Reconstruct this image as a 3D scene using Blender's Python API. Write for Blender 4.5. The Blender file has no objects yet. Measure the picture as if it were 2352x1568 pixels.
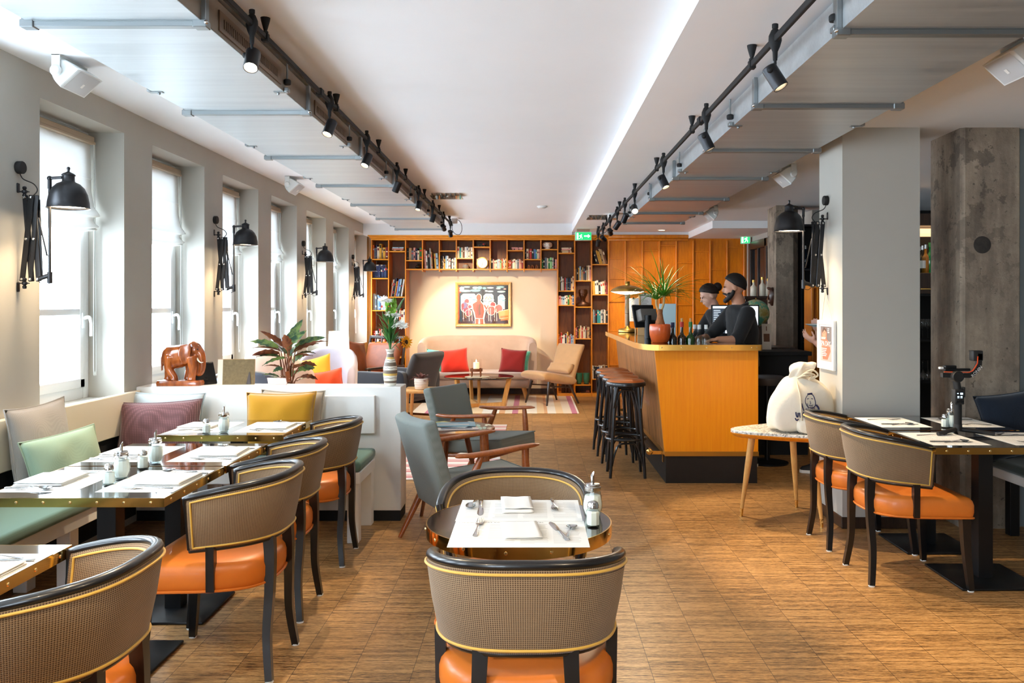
import bpy, bmesh, math, random
from mathutils import Vector, Matrix, Euler, Quaternion
R = math.radians; PI = math.pi; sin = math.sin; cos = math.cos
rnd = random.Random(11)
sc = bpy.context.scene; COL = sc.collection
# the camera stands at x = y = 0, eye height H, looking along +y with a shifted (architecture) lens
F = 1930.0; U0 = 1222.0; V0 = 700.0; H = 1.45
def X(u, y): return (u - U0) * y / F
def Z(v, y): return H - (v - V0) * y / F
def YF(v, z=0.0): return (H - z) * F / (v - V0)
def W(u, v, y): return Vector((X(u, y), y, Z(v, y)))
def lin(c): 
    return tuple((((x/255.)/12.92) if x/255. <= .04045 else ((x/255.+.055)/1.055)**2.4) for x in c[:3])

# ---------------------------------------------------------------- geometry collector
class G:
    def __init__(s): s.v = []; s.f = []; s.m = []; s.uv = {}; s.mi = 0; s.col = None; s.fc = []
    def add(s, vs, fs, uv=None):
        b = len(s.v); s.v += [Vector(p) for p in vs]
        for f in fs:
            s.f.append([b+i for i in f]); s.m.append(s.mi); s.fc.append(s.col)
        if uv:
            for i, t in enumerate(uv): s.uv[b+i] = t
        return s
    def box(s, x0, x1, y0, y1, z0, z1, M=None):
        vs = [Vector((x, y, z)) for z in (z0, z1) for y in (y0, y1) for x in (x0, x1)]
        if M: vs = [M @ p for p in vs]
        return s.add(vs, [(0,2,3,1),(4,5,7,6),(0,1,5,4),(2,6,7,3),(0,4,6,2),(1,3,7,5)])
    def bm(s, b, M=None):
        b.verts.index_update()
        s.add([(M @ v.co if M else v.co.copy()) for v in b.verts], [[v.index for v in f.verts] for f in b.faces]); b.free(); return s
    def rbox(s, x0, x1, y0, y1, z0, z1, r=.01, seg=2, M=None):
        b = bmesh.new(); g = G().box(x0, x1, y0, y1, z0, z1)
        vs = [b.verts.new(p) for p in g.v]
        for f in g.f: b.faces.new([vs[i] for i in f])
        r = min(r, .49*min(x1-x0, y1-y0, z1-z0))
        bmesh.ops.bevel(b, geom=b.edges[:], offset=r, segments=seg, profile=.5, affect='EDGES')
        return s.bm(b, M)
    def tube(s, pts, r, n=10, cap=True, closed=False, flat=1.0, up=None, M=None):
        pts = [Vector(p) for p in pts]; k = len(pts)
        rr = list(r) if isinstance(r, (list, tuple)) else [r]*k
        T = []
        for i in range(k):
            a = pts[(i-1) % k] if (closed or i > 0) else pts[0]
            c = pts[(i+1) % k] if (closed or i < k-1) else pts[-1]
            d = (c-a); T.append(d.normalized() if d.length > 1e-9 else Vector((0,0,1)))
        ref = Vector(up) if up else (Vector((0,0,1)) if abs(T[0].z) < .9 else Vector((1,0,0)))
        N = (ref - T[0]*ref.dot(T[0])).normalized(); rings = []
        for i in range(k):
            if i:
                q = T[i-1].rotation_difference(T[i]); N = q @ N
                if up: N = Vector(up); 
                N = (N - T[i]*N.dot(T[i])).normalized()
            B = T[i].cross(N)
            rings.append([pts[i] + N*cos(2*PI*j/n)*rr[i] + B*sin(2*PI*j/n)*rr[i]*flat for j in range(n)])
        return s.loft(rings, cap=cap and not closed, closed=closed, M=M)
    def loft(s, rings, cap=True, closed=False, M=None, wrap=True):
        n = len(rings[0]); k = len(rings); vs = [p for r in rings for p in r]
        if M: vs = [M @ Vector(p) for p in vs]
        fs = []
        for i in range(k if closed else k-1):
            a = i*n; b = ((i+1) % k)*n
            for j in range(n if wrap else n-1):
                j2 = (j+1) % n; fs.append((a+j, a+j2, b+j2, b+j))
        if cap: fs.append(list(range(n))[::-1]); fs.append([(k-1)*n+j for j in range(n)])
        return s.add(vs, fs)
    def lathe(s, prof, n=24, M=None, c=(0,0,0)):
        c = Vector(c); rings = []
        for r, z in prof:
            r = max(r, 1e-5)
            rings.append([c + Vector((r*cos(2*PI*j/n), r*sin(2*PI*j/n), z)) for j in range(n)])
        return s.loft(rings, cap=False, M=M)
    def ball(s, c, r, n=14, m=10, M=None):
        r = r if isinstance(r, (tuple, list)) else (r, r, r); c = Vector(c); rings = []
        for i in range(m+1):
            t = -PI/2 + PI*i/m; q = max(cos(t), 1e-4)
            rings.append([Vector((r[0]*q*cos(2*PI*j/n), r[1]*q*sin(2*PI*j/n), r[2]*sin(t))) for j in range(n)])
        if M: rings = [[M @ p for p in ring] for ring in rings]
        return s.loft([[p + c for p in ring] for ring in rings], cap=False)
    def prism(s, poly, z0, z1, M=None):
        n = len(poly); vs = [Vector((p[0], p[1], z)) for z in (z0, z1) for p in poly]
        if M: vs = [M @ p for p in vs]
        return s.add(vs, [list(range(n))[::-1], [n+i for i in range(n)]] + [(i, (i+1) % n, n+(i+1) % n, n+i) for i in range(n)])
    def grid(s, fn, nu, nv, wu=False, wv=False, uvfn=None, M=None):
        vs = []; uv = []
        for i in range(nu if wu else nu+1):
            for j in range(nv if wv else nv+1):
                p = Vector(fn(i/nu, j/nv)); vs.append(M @ p if M else p)
                if uvfn: uv.append(uvfn(i/nu, j/nv))
        w = nv if wv else nv+1; h = nu if wu else nu+1; fs = []
        for i in range(nu):
            for j in range(nv):
                a = (i % h); b = ((i+1) % h); c = (j % w); d = ((j+1) % w)
                fs.append((a*w+c, b*w+c, b*w+d, a*w+d))
        return s.add(vs, fs, uv if uvfn else None)
    def mesh(s, name, mats, smooth=True, ang=38, fix=True, weld=False):
        me = bpy.data.meshes.new(name); me.from_pydata([tuple(p) for p in s.v], [], s.f)
        for m in (mats if isinstance(mats, (list, tuple)) else [mats]): me.materials.append(m)
        me.polygons.foreach_set('material_index', s.m)
        if s.uv:
            l = me.uv_layers.new(name='UVMap')
            for lp in me.loops: l.data[lp.index].uv = s.uv.get(lp.vertex_index, (0, 0))
        if any(c is not None for c in s.fc):
            ca = me.color_attributes.new('Col', 'FLOAT_COLOR', 'CORNER')
            for p in me.polygons:
                c = s.fc[p.index] or (1, 1, 1)
                for li in p.loop_indices: ca.data[li].color = (*c, 1)
        if fix or weld:
            b = bmesh.new(); b.from_mesh(me)
            if weld: bmesh.ops.remove_doubles(b, verts=b.verts[:], dist=1e-5)
            if fix: bmesh.ops.recalc_face_normals(b, faces=b.faces[:])
            b.to_mesh(me); b.free()
        if smooth:
            me.polygons.foreach_set('use_smooth', [True]*len(me.polygons)); me.set_sharp_from_angle(angle=R(ang))
        return me
    def obj(s, name, mats, parent=None, smooth=True, ang=38, fix=True, loc=None, rot=None, weld=False):
        o = bpy.data.objects.new(name, s.mesh(name, mats, smooth, ang, fix, weld)); COL.objects.link(o)
        if parent: o.parent = parent
        if loc is not None: o.location = loc
        if rot is not None: o.rotation_euler = rot
        return o

def tag(o, label=None, cat=None, group=None, kind=None):
    if label: o['label'] = label
    if cat: o['category'] = cat
    if group: o['group'] = group
    if kind: o['kind'] = kind
    return o
def thing(name, label, cat, loc=(0,0,0), rotz=0, group=None):
    o = bpy.data.objects.new(name, None); COL.objects.link(o); o.empty_display_size = .05
    o.location = loc; o.rotation_euler = (0, 0, rotz)
    return tag(o, label, cat, group)
def struct(o): o['kind'] = 'structure'; return o
def dup(o, parent=None):
    c = o.copy(); COL.objects.link(c)
    if parent: c.parent = parent
    for ch in list(o.children): dup(ch, c)
    return c
def place(proto, state, loc, rotz, label, group=None):
    """the first time moves the prototype itself, then copies it with its parts"""
    o = proto if not state.get(proto.name) else dup(proto)
    state[proto.name] = 1
    o.location = loc; o.rotation_euler = (0, 0, rotz); o['label'] = label
    if group: o['group'] = group
    return o
USED = {}
def mod(o, kind, **kw):
    m = o.modifiers.new(kind.lower(), kind)
    for k, v in kw.items(): setattr(m, k, v)
    return o
def text_mesh(name, body, size, mat, M, parent=None, ext=.0006, align='CENTER', sx=1.0):
    cu = bpy.data.curves.new(name, 'FONT'); cu.body = body; cu.size = size; cu.extrude = ext; cu.align_x = align; cu.align_y = 'CENTER'
    cu.resolution_u = 2
    t = bpy.data.objects.new(name+'_c', cu); COL.objects.link(t)
    dg = bpy.context.evaluated_depsgraph_get(); me = bpy.data.meshes.new_from_object(t.evaluated_get(dg))
    bpy.data.objects.remove(t); me.transform(M @ Matrix.Diagonal((sx, 1, 1, 1))); me.materials.clear(); me.materials.append(mat)
    o = bpy.data.objects.new(name, me); COL.objects.link(o)
    if parent: o.parent = parent
    return o
def spline(pts, n=8, closed=False):
    """Catmull-Rom through pts"""
    P = [Vector(p) for p in pts]; k = len(P); out = []
    for i in range(k if closed else k-1):
        if closed: a, b, c, d = P[(i-1) % k], P[i], P[(i+1) % k], P[(i+2) % k]
        else: a, b, c, d = P[max(i-1, 0)], P[i], P[i+1], P[min(i+2, k-1)]
        for j in range(n):
            t = j/n; out.append(.5*((2*b) + (c-a)*t + (2*a-5*b+4*c-d)*t*t + (-a+3*b-3*c+d)*t**3))
    if not closed: out.append(P[-1].copy())
    return out
def interp(xs, x):
    for (a, p), (b, q) in zip(xs, xs[1:]):
        if x <= b: 
            t = 0 if b == a else max(0, (x-a)/(b-a)); return p+(q-p)*t
    return xs[-1][1]
def rotz(a): return Matrix.Rotation(a, 4, 'Z')
def rotx(a): return Matrix.Rotation(a, 4, 'X')
def roty(a): return Matrix.Rotation(a, 4, 'Y')
def tr(x, y, z): return Matrix.Translation((x, y, z))

# ---------------------------------------------------------------- materials
class NT:
    def __init__(s, name):
        m = bpy.data.materials.new(name); m.use_nodes = True; s.m = m; s.t = m.node_tree; s.b = s.t.nodes['Principled BSDF']; s.out = s.t.nodes['Material Output']
    def n(s, typ, **kw):
        d = s.t.nodes.new(typ)
        for k, v in kw.items():
            if k.startswith('i_'): d.inputs[k[2:].replace('_', ' ')].default_value = v
            else: setattr(d, k, v)
        return d
    def l(s, a, b): s.t.links.new(a, b)
    def coords(s, scale=(1,1,1), src='Object', rot=(0,0,0)):
        tc = s.n('ShaderNodeTexCoord'); mp = s.n('ShaderNodeMapping'); mp.inputs['Scale'].default_value = scale; mp.inputs['Rotation'].default_value = rot
        s.l(tc.outputs[src], mp.inputs['Vector']); return mp.outputs['Vector']
    def noise(s, vec, scale, detail=4, rough=.6):
        d = s.n('ShaderNodeTexNoise'); d.inputs['Scale'].default_value = scale; d.inputs['Detail'].default_value = detail; d.inputs['Roughness'].default_value = rough
        s.l(vec, d.inputs['Vector']); return d.outputs['Fac']
    def ramp(s, fac, stops):
        r = s.n('ShaderNodeValToRGB'); e = r.color_ramp.elements
        while len(e) < len(stops): e.new(.5)
        for el, (p, c) in zip(e, stops): el.position = p; el.color = (*c, 1) if len(c) == 3 else c
        s.l(fac, r.inputs['Fac']); return r.outputs['Color']
    def mix(s, a, b, fac, typ='MIX'):
        m = s.n('ShaderNodeMix', data_type='RGBA', blend_type=typ)
        for sock, v in ((m.inputs[0], fac), (m.inputs[6], a), (m.inputs[7], b)):
            if hasattr(v, 'links'): s.l(v, sock)
            elif isinstance(v, (int, float)): sock.default_value = v
            else: sock.default_value = (*v, 1)
        return m.outputs[2]
    def math(s, op, a, b=0.0):
        m = s.n('ShaderNodeMath', operation=op)
        for sock, v in ((m.inputs[0], a), (m.inputs[1], b)):
            if hasattr(v, 'links'): s.l(v, sock)
            else: sock.default_value = v
        return m.outputs[0]
    def bump(s, h, strength=.3, dist=.01):
        b = s.n('ShaderNodeBump'); b.inputs['Strength'].default_value = strength; b.inputs['Distance'].default_value = dist
        s.l(h, b.inputs['Height']); s.l(b.outputs['Normal'], s.b.inputs['Normal'])
    def set(s, **kw):
        for k, v in kw.items():
            k = k.replace('_', ' ')
            if hasattr(v, 'links'): s.l(v, s.b.inputs[k])
            else: s.b.inputs[k].default_value = (*v, 1) if isinstance(v, tuple) and len(v) == 3 and s.b.inputs[k].type == 'RGBA' else v
        return s
def mat(name, col, rough=.5, metal=0.0, var=.0, vs=8.0, bump=0.0, bs=60.0, bd=.004, coat=0.0, sheen=0.0, spec=.5, trans=0.0, emit=None, es=1.0, sss=0.0, alpha=1.0, ior=1.45):
    t = NT(name); c = lin(col)
    t.set(Roughness=rough, Metallic=metal, Coat_Weight=coat, Sheen_Weight=sheen, Specular_IOR_Level=spec, Transmission_Weight=trans, Alpha=alpha, IOR=ior)
    if coat: t.set(Coat_Roughness=.06)
    if var:
        v = t.coords(); f = t.noise(v, vs, 5)
        a = tuple(x*(1-var) for x in c); b = tuple(min(1, x*(1+var)) for x in c)
        t.set(Base_Color=t.ramp(f, [(.3, a), (.7, b)]))
    else: t.set(Base_Color=c)
    if bump: t.bump(t.noise(t.coords(), bs, 3), bump, bd)
    if emit is not None: t.set(Emission_Color=lin(emit), Emission_Strength=es)
    if sss: t.set(Subsurface_Weight=sss, Subsurface_Radius=(.02, .008, .004), Subsurface_Scale=.5)
    return t.m
def wood(name, a, b, scale=(1,1,1), rough=.35, coat=.25, grain=9.0, bump=.05):
    """grain runs along the axis with the smallest scale"""
    t = NT(name); v = t.coords(scale); f1 = t.noise(v, grain, 6, .65); f2 = t.noise(v, grain*6, 3, .5)
    f = t.math('ADD', t.math('MULTIPLY', f1, .75), t.math('MULTIPLY', f2, .25))
    t.set(Base_Color=t.ramp(f, [(.33, lin(a)), (.66, lin(b))]), Roughness=rough, Coat_Weight=coat, Coat_Roughness=.12)
    t.bump(f, bump, .003); return t.m
def fabric(name, col, dark=.55, scale=420, div=2.2, rough=.95, sheen=.25, var=.12, bump=.35, diag=False, src='Object'):
    """fine woven cloth"""
    t = NT(name); c = lin(col); v = t.coords((1,1,1), src)
    w = []
    for d in ('X', 'Y', 'Z')[:2 if src == 'UV' else 3]:
        wv = t.n('ShaderNodeTexWave', bands_direction=d, wave_profile='SIN'); wv.inputs['Scale'].default_value = scale/div; wv.inputs['Distortion'].default_value = .4
        wv.inputs['Detail'].default_value = 0
        t.l(v, wv.inputs['Vector']); w.append(wv.outputs['Fac'])
    h = w[0]
    for q in w[1:]: h = t.math('MULTIPLY', h, t.math('ADD', t.math('MULTIPLY', q, .7), .3))
    big = t.noise(v, 5, 4)
    base = t.mix(tuple(x*(1-var) for x in c), tuple(min(1, x*(1+var)) for x in c), big)
    t.set(Base_Color=t.mix(t.mix(base, (0,0,0), 1-dark), base, h), Roughness=rough, Sheen_Weight=sheen, Specular_IOR_Level=.2)
    t.bump(h, bump, .002); return t.m
def vcol(name, rough=.6, coat=0, bump=0):
    t = NT(name); a = t.n('ShaderNodeVertexColor'); a.layer_name = 'Col'
    t.set(Base_Color=a.outputs['Color'], Roughness=rough, Coat_Weight=coat)
    if bump: t.bump(t.noise(t.coords(), 90, 4), bump, .003)
    return t.m
def glassmat(name, tint=(255,255,255), rough=.0, fres=1.45, mixw=.9):
    """thin clear glass: see-through with mirror reflections at grazing angles"""
    m = bpy.data.materials.new(name); m.use_nodes = True; t = m.node_tree; t.nodes.clear()
    o = t.nodes.new('ShaderNodeOutputMaterial'); tr_ = t.nodes.new('ShaderNodeBsdfTransparent'); gl = t.nodes.new('ShaderNodeBsdfGlossy'); mx = t.nodes.new('ShaderNodeMixShader'); fr = t.nodes.new('ShaderNodeFresnel')
    ge = t.nodes.new('ShaderNodeNewGeometry'); mr = t.nodes.new('ShaderNodeMapRange'); mr.inputs[3].default_value = fres; mr.inputs[4].default_value = 1/fres
    t.links.new(ge.outputs['Backfacing'], mr.inputs[0]); t.links.new(mr.outputs[0], fr.inputs['IOR']); tr_.inputs['Color'].default_value = (*lin(tint), 1); gl.inputs['Roughness'].default_value = rough
    t.links.new(fr.outputs[0], mx.inputs[0]); t.links.new(tr_.outputs[0], mx.inputs[1]); t.links.new(gl.outputs[0], mx.inputs[2]); t.links.new(mx.outputs[0], o.inputs[0])
    return m

M = {}
M['wall'] = mat('wall_paint', (184,181,172), .9, var=.02, vs=3, bump=.06, bs=140, bd=.002)
M['wall_beige'] = mat('niche_paint', (226,214,192), .9, bump=.05, bs=140, bd=.002)
M['ceil'] = mat('ceiling_paint', (243,245,247), .92, var=.015, vs=1.5)
M['white'] = mat('white_lacquer', (238,236,230), .45, var=.01, bump=.02, bs=60)
M['whiteplastic'] = mat('white_plastic', (228,232,230), .4)
M['greyplastic'] = mat('speaker_grille', (196,198,198), .6, bump=.3, bs=600, bd=.001)
M['black'] = mat('black_metal', (24,25,27), .38, metal=.3)
M['blackwood'] = mat('black_lacquered_wood', (18,17,18), .32, coat=.3, bump=.03, bs=40)
M['blackmatt'] = mat('black_matt', (20,20,21), .7)
M['gunmetal'] = mat('lamp_black_steel', (52,52,54), .36, metal=.75, var=.12, vs=20)
M['steel'] = mat('polished_steel', (205,205,205), .16, metal=1)
M['brass'] = mat('polished_brass', (236,194,112), .12, metal=1, var=.06, vs=6, bump=.03, bs=7, bd=.01)
M['brassdull'] = mat('brushed_brass', (206,164,84), .3, metal=1)
M['screw'] = mat('pale_brass_screw', (250,226,170), .2, metal=1)
M['gold'] = mat('gold_piping', (200,158,64), .55, sheen=.2)
M['leather'] = mat('orange_leather', (204,112,38), .38, var=.10, vs=6, bump=.12, bs=160, bd=.0015, coat=.08)
M['leatherdark'] = mat('brown_leather', (150,78,40), .45, var=.2, vs=9, bump=.2, bs=80, bd=.003)
M['paper'] = mat('white_paper', (230,229,225), .9)
M['napkin'] = fabric('white_napkin_cloth', (226,224,219), .9, 500, var=.02, bump=.1)
M['porcelain'] = mat('white_ceramic', (236,230,220), .3, coat=.2)
M['glass'] = glassmat('clear_glass')
M['winglass'] = glassmat('window_glass')
M['salt'] = mat('white_salt', (248,246,240), .9)
M['opalw'] = mat('lamp_diffuser', (255,240,220), .5, emit=(255,228,190), es=22.0)
M['opal'] = mat('lamp_glow', (255,236,205), .5, emit=(255,226,180), es=9.0)
M['tableblack'] = mat('black_polished_tabletop', (20,18,18), .07, coat=.6, spec=.7)
M['oak'] = wood('honey_wood', (206,112,4), (232,142,18), (7,7,.9), .34, .2, 5)
M['oakh'] = wood('honey_wood_shelf', (222,134,24), (242,164,44), (.9,7,7), .34, .2, 5)
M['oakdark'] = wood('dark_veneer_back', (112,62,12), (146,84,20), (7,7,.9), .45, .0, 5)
M['oakbar'] = wood('bar_front_veneer', (238,136,4), (248,156,14), (14,14,.5), .36, .1, 4)
M['walnut'] = wood('walnut', (92,46,20), (140,74,34), (6,6,1), .35, .2, 8)
M['teak'] = wood('teak_armrest', (140,72,30), (178,98,46), (2,6,6), .32, .3, 8)
M['beech'] = wood('light_wood', (196,138,70), (224,170,98), (6,6,1), .4, .2, 8)
M['darkwood'] = wood('dark_brown_wood', (40,26,18), (66,44,30), (6,6,1), .4, .2, 8)
# ================================================================ THE ROOM
def floor_mat():
    t = NT('mosaic_parquet'); v = t.coords((1,1,1))
    sx = t.n('ShaderNodeSeparateXYZ'); t.l(v, sx.inputs[0])
    fx = t.math('ABSOLUTE', t.math('SUBTRACT', t.math('FRACT', t.math('MULTIPLY', sx.outputs['X'], 1/.236)), .5))
    fy = t.math('ABSOLUTE', t.math('SUBTRACT', t.math('FRACT', t.math('MULTIPLY', sx.outputs['Y'], 1/.472)), .5))
    jx = t.math('GREATER_THAN', fx, .4945); jy = t.math('MULTIPLY', t.math('GREATER_THAN', fy, .4965), .35); joint = t.math('MAXIMUM', jx, jy)
    cx = t.math('FLOOR', t.math('ADD', t.math('MULTIPLY', sx.outputs['X'], 1/.236), .0)); cy = t.math('FLOOR', t.math('MULTIPLY', sx.outputs['Y'], 1/.472))
    cb = t.n('ShaderNodeCombineXYZ'); t.l(cx, cb.inputs[0]); t.l(cy, cb.inputs[1]); wn_ = t.n('ShaderNodeTexWhiteNoise', noise_dimensions='2D'); t.l(cb.outputs[0], wn_.inputs['Vector'])
    # narrow strips across each tile, every strip its own tone
    st_ = t.n('ShaderNodeCombineXYZ'); t.l(t.math('FLOOR', t.math('MULTIPLY', sx.outputs['Y'], 1/.0105)), st_.inputs[1]); t.l(cx, st_.inputs[0]); ws = t.n('ShaderNodeTexWhiteNoise', noise_dimensions='2D'); t.l(st_.outputs[0], ws.inputs['Vector'])
    s1 = t.noise(t.coords((6.5, 95, 1)), 2.0, 6, .75); s2 = t.noise(t.coords((24, 300, 1)), 2.0, 3, .6); big = t.noise(v, .7, 3)
    k = t.math('ADD', t.math('ADD', t.math('MULTIPLY', s1, .56), t.math('MULTIPLY', s2, .26)), t.math('ADD', t.math('MULTIPLY', ws.outputs['Value'], .07), t.math('MULTIPLY', t.math('SUBTRACT', big, .5), .10)))
    base = t.ramp(k, [(.34, lin((52,34,18))), (.41, lin((124,88,48))), (.47, lin((186,140,84))), (.60, lin((214,172,116)))])
    base = t.mix(base, wn_.outputs['Value'], .06, 'OVERLAY')
    base = t.mix(base, lin((60,40,24)), t.math('MULTIPLY', joint, .8))
    t.set(Base_Color=base, Roughness=t.ramp(k, [(.35, (.5,)*3), (.6, (.34,)*3)]), Coat_Weight=.10, Coat_Roughness=.25, Specular_IOR_Level=.4)
    t.bump(t.math('SUBTRACT', k, t.math('MULTIPLY', joint, .5)), .12, .002)
    return t.m
M['floor'] = floor_mat()
XW = -2.66; XR = 5.2; YB = -2.6; YE = 13.72; ZC = 2.73; ZR = 2.60; XS = .631
struct(G().box(-3.1, XR, YB, YE+.2, -.1, 0).obj('floor', M['floor'], smooth=False))
g = G().box(-3.1, XS, YB, YE+.2, ZC, ZC+.1)
struct(g.obj('ceiling', M['ceil'], smooth=False))
g = G().box(XS, XR, YB, YE+.2, ZR, ZC+.1); g.box(2.47, XR, 11.5, YE, 2.50, ZR+.01)
struct(g.obj('ceiling_lower', M['ceil'], smooth=False))
# left wall with its row of deep windows
WN = [(k, 4.54+1.342*(k-1)) for k in range(-2, 8)]; WW = .94; WZ0, WZ1 = .85, 2.57
g = G(); y = YB
for k, y0 in WN:
    g.box(-3.05, XW, y, y0, 0, ZC); g.box(-3.05, XW, y0, y0+WW, 0, WZ0); g.box(-3.05, XW, y0, y0+WW, WZ1, ZC); y = y0+WW
g.box(-3.05, XW, y, YE, 0, ZC)
struct(g.obj('wall_left', M['wall'], smooth=False))
M['winframe'] = mat('white_window_frame', (240,242,242), .35)
for k, y0 in WN:
    y1 = y0+WW; xa, xb = -2.96, -2.89; f = .07
    g = G()
    g.rbox(xa, xb, y0, y0+f, WZ0-.02, WZ1, .006); g.rbox(xa, xb, y1-f, y1, WZ0-.02, WZ1, .006)
    g.rbox(xa, xb, y0+f, y1-f, WZ0-.02, WZ0+f, .006); g.rbox(xa, xb, y0+f, y1-f, WZ1-f, WZ1, .006)
    g.rbox(xa+.01, xb+.012, y0+f, y0+f+.055, WZ0+f, WZ1-f, .006); g.rbox(xa+.01, xb+.012, y1-f-.055, y1-f, WZ0+f, WZ1-f, .006)
    g.rbox(xa+.01, xb+.012, y0+f, y1-f, WZ0+f, WZ0+f+.06, .006); g.rbox(xa+.01, xb+.012, y0+f, y1-f, WZ1-f-.055, WZ1-f, .006)
    g.rbox(xa+.015, xb+.008, y0+f+.04, y1-f-.04, 1.385, 1.425, .005)
    w = struct(g.obj('window_%d' % max(k, 1) if k > 0 else 'window_%d' % (8-k), M['winframe'], ang=30))
    G().box(-2.935, -2.931, y0+f, y1-f, WZ0+f, WZ1-f).obj('pane', M['winglass'], w, smooth=False)
    if k >= 1:
        h = G().rbox(-2.878, -2.868, y1-f-.045, y1-f-.015, 1.30, 1.40, .004)
        h.tube(spline([(-2.87, y1-f-.03, 1.365), (-2.835, y1-f-.03, 1.37), (-2.825, y1-f-.025, 1.33), (-2.828, y1-f-.02, 1.25)], 5), [.011]*15+[.009], 8)
        h.obj('handle', M['whiteplastic'], w)
    L = bpy.data.lights.new('window_portal', 'AREA'); L.shape = 'RECTANGLE'; L.size = WZ1-WZ0; L.size_y = WW; L.cycles.is_portal = True
    o = bpy.data.objects.new('window_portal', L); COL.objects.link(o); o.location = (-3.0, (y0+y1)/2, (WZ0+WZ1)/2); o.rotation_euler = (0, -PI/2, 0)
# unseen wall behind the camera, with a window added for daylight fill
g = G().box(-3.05, XR, YB-.15, YB, 2.5, ZC+.1); g.box(-3.05, XR, YB-.15, YB, -.1, .35)
g.box(-3.05, -2.6, YB-.15, YB, .35, 2.5); g.box(-.9, XR, YB-.15, YB, .35, 2.5)
struct(g.obj('wall_front', M['wall'], smooth=False))
x0, x1 = -2.6, -.9; g = G()
for a, b_, c, d in ((x0, x1, .35, .42), (x0, x1, 2.43, 2.5), (x0, x0+.07, .42, 2.43), (x1-.07, x1, .42, 2.43), ((x0+x1)/2-.03, (x0+x1)/2+.03, .42, 2.43)): g.box(a, b_, YB-.12, YB-.05, c, d)
w = struct(g.obj('window_20', M['winframe'], smooth=False))
G().box(x0, x1, YB-.09, YB-.085, .4, 2.45).obj('pane', M['winglass'], w, smooth=False)
L = bpy.data.lights.new('window_portal', 'AREA'); L.shape = 'RECTANGLE'; L.size = x1-x0; L.size_y = 2.15; L.cycles.is_portal = True
o = bpy.data.objects.new('window_portal', L); COL.objects.link(o); o.location = ((x0+x1)/2, YB-.16, 1.42); o.rotation_euler = (R(90), 0, 0)
# back wall
struct(G().box(-3.05, 3.6, YE-.02, YE+.2, 0, ZC).obj('wall_back', M['wall_beige'], smooth=False))
g = G().box(-2.66, XS, 13.24, YE, 2.552, ZC+.02); g.box(XS, 2.47, 13.28, YE, 2.556, ZR+.02)
struct(g.obj('wall_back_bulkhead', M['ceil'], smooth=False))
g = G().box(-2.9, 1.21, YE-.04, YE-.018, 0, .09)
struct(g.obj('baseboard_back', M['darkwood'], smooth=False))
# right-hand walls
struct(G().box(3.6, XR+.2, 10.25, 10.4, 0, ZC+.1).obj('wall_back_bar', M['blackmatt'], smooth=False))
struct(G().box(XR-.01, XR+.2, YB, 10.3, 0, ZC+.1).obj('wall_right', M['wall'], smooth=False))
# honey coloured wall panelling
YP = 13.30
g = G().box(1.21, 3.42, YP+.012, YE-.03, 0, 2.50)
cols = [1.213+.268*i for i in range(9)]
for x in cols: g.rbox(x-.013, x+.013, YP-.022, YP+.015, .05, 2.47, .006, 1)
rails = [(593,640,692,838,760),(612,700,760),(575,655,745),(564,668,765),(604,700,800),(578,640,720),(619,720),(568,690)]
for i, rr in enumerate(rails):
    for v in rr:
        z = Z(v, YP); g.rbox(cols[i]+.012, (cols[i+1] if i < 8 else 3.4)-.012, YP-.012, YP+.014, z-.010, z+.010, .003, 1)
g.rbox(1.21, 3.42, YP-.01, YP+.02, 0, .08, .004, 1)
g.rbox(1.2, 2.47, YP-.03, YP+.02, 2.46, 2.50, .006, 2); g.rbox(1.2, 2.47, YP-.06, YP+.02, 2.50, 2.556, .012, 2)
struct(g.obj('wall_back_panelling', M['oak'], ang=30))
# wall at the far right with a glazed dark door
xd = 3.40
g = G().box(xd, xd+.2, 10.2, 11.2, 0, 2.6); g.box(xd, xd+.2, 11.2, 13.1, 2.42, 2.6); g.box(xd, xd+.2, 13.1, YE, 0, 2.6)
struct(g.obj('wall_right_far', M['wall'], smooth=False))
g = G()
for a, b_ in ((11.2, 11.3), (12.1, 12.2), (13.0, 13.1)): g.rbox(xd-.03, xd+.06, a, b_, 0, 2.42, .006, 1)
g.rbox(xd-.03, xd+.06, 11.3, 13.0, 2.30, 2.42, .006, 1); g.rbox(xd-.02, xd+.05, 11.3, 13.0, 0, .25, .006, 1)
for a in (11.75, 12.65): g.rbox(xd-.01, xd+.03, a-.025, a+.025, .25, 2.30, .004, 1)
d = struct(g.obj('door_1', M['darkwood'], ang=30))
G().box(xd+.01, xd+.016, 11.3, 13.0, .25, 2.3).obj('pane', mat('dark_door_glass', (14,16,20), .06), d, smooth=False)
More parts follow.
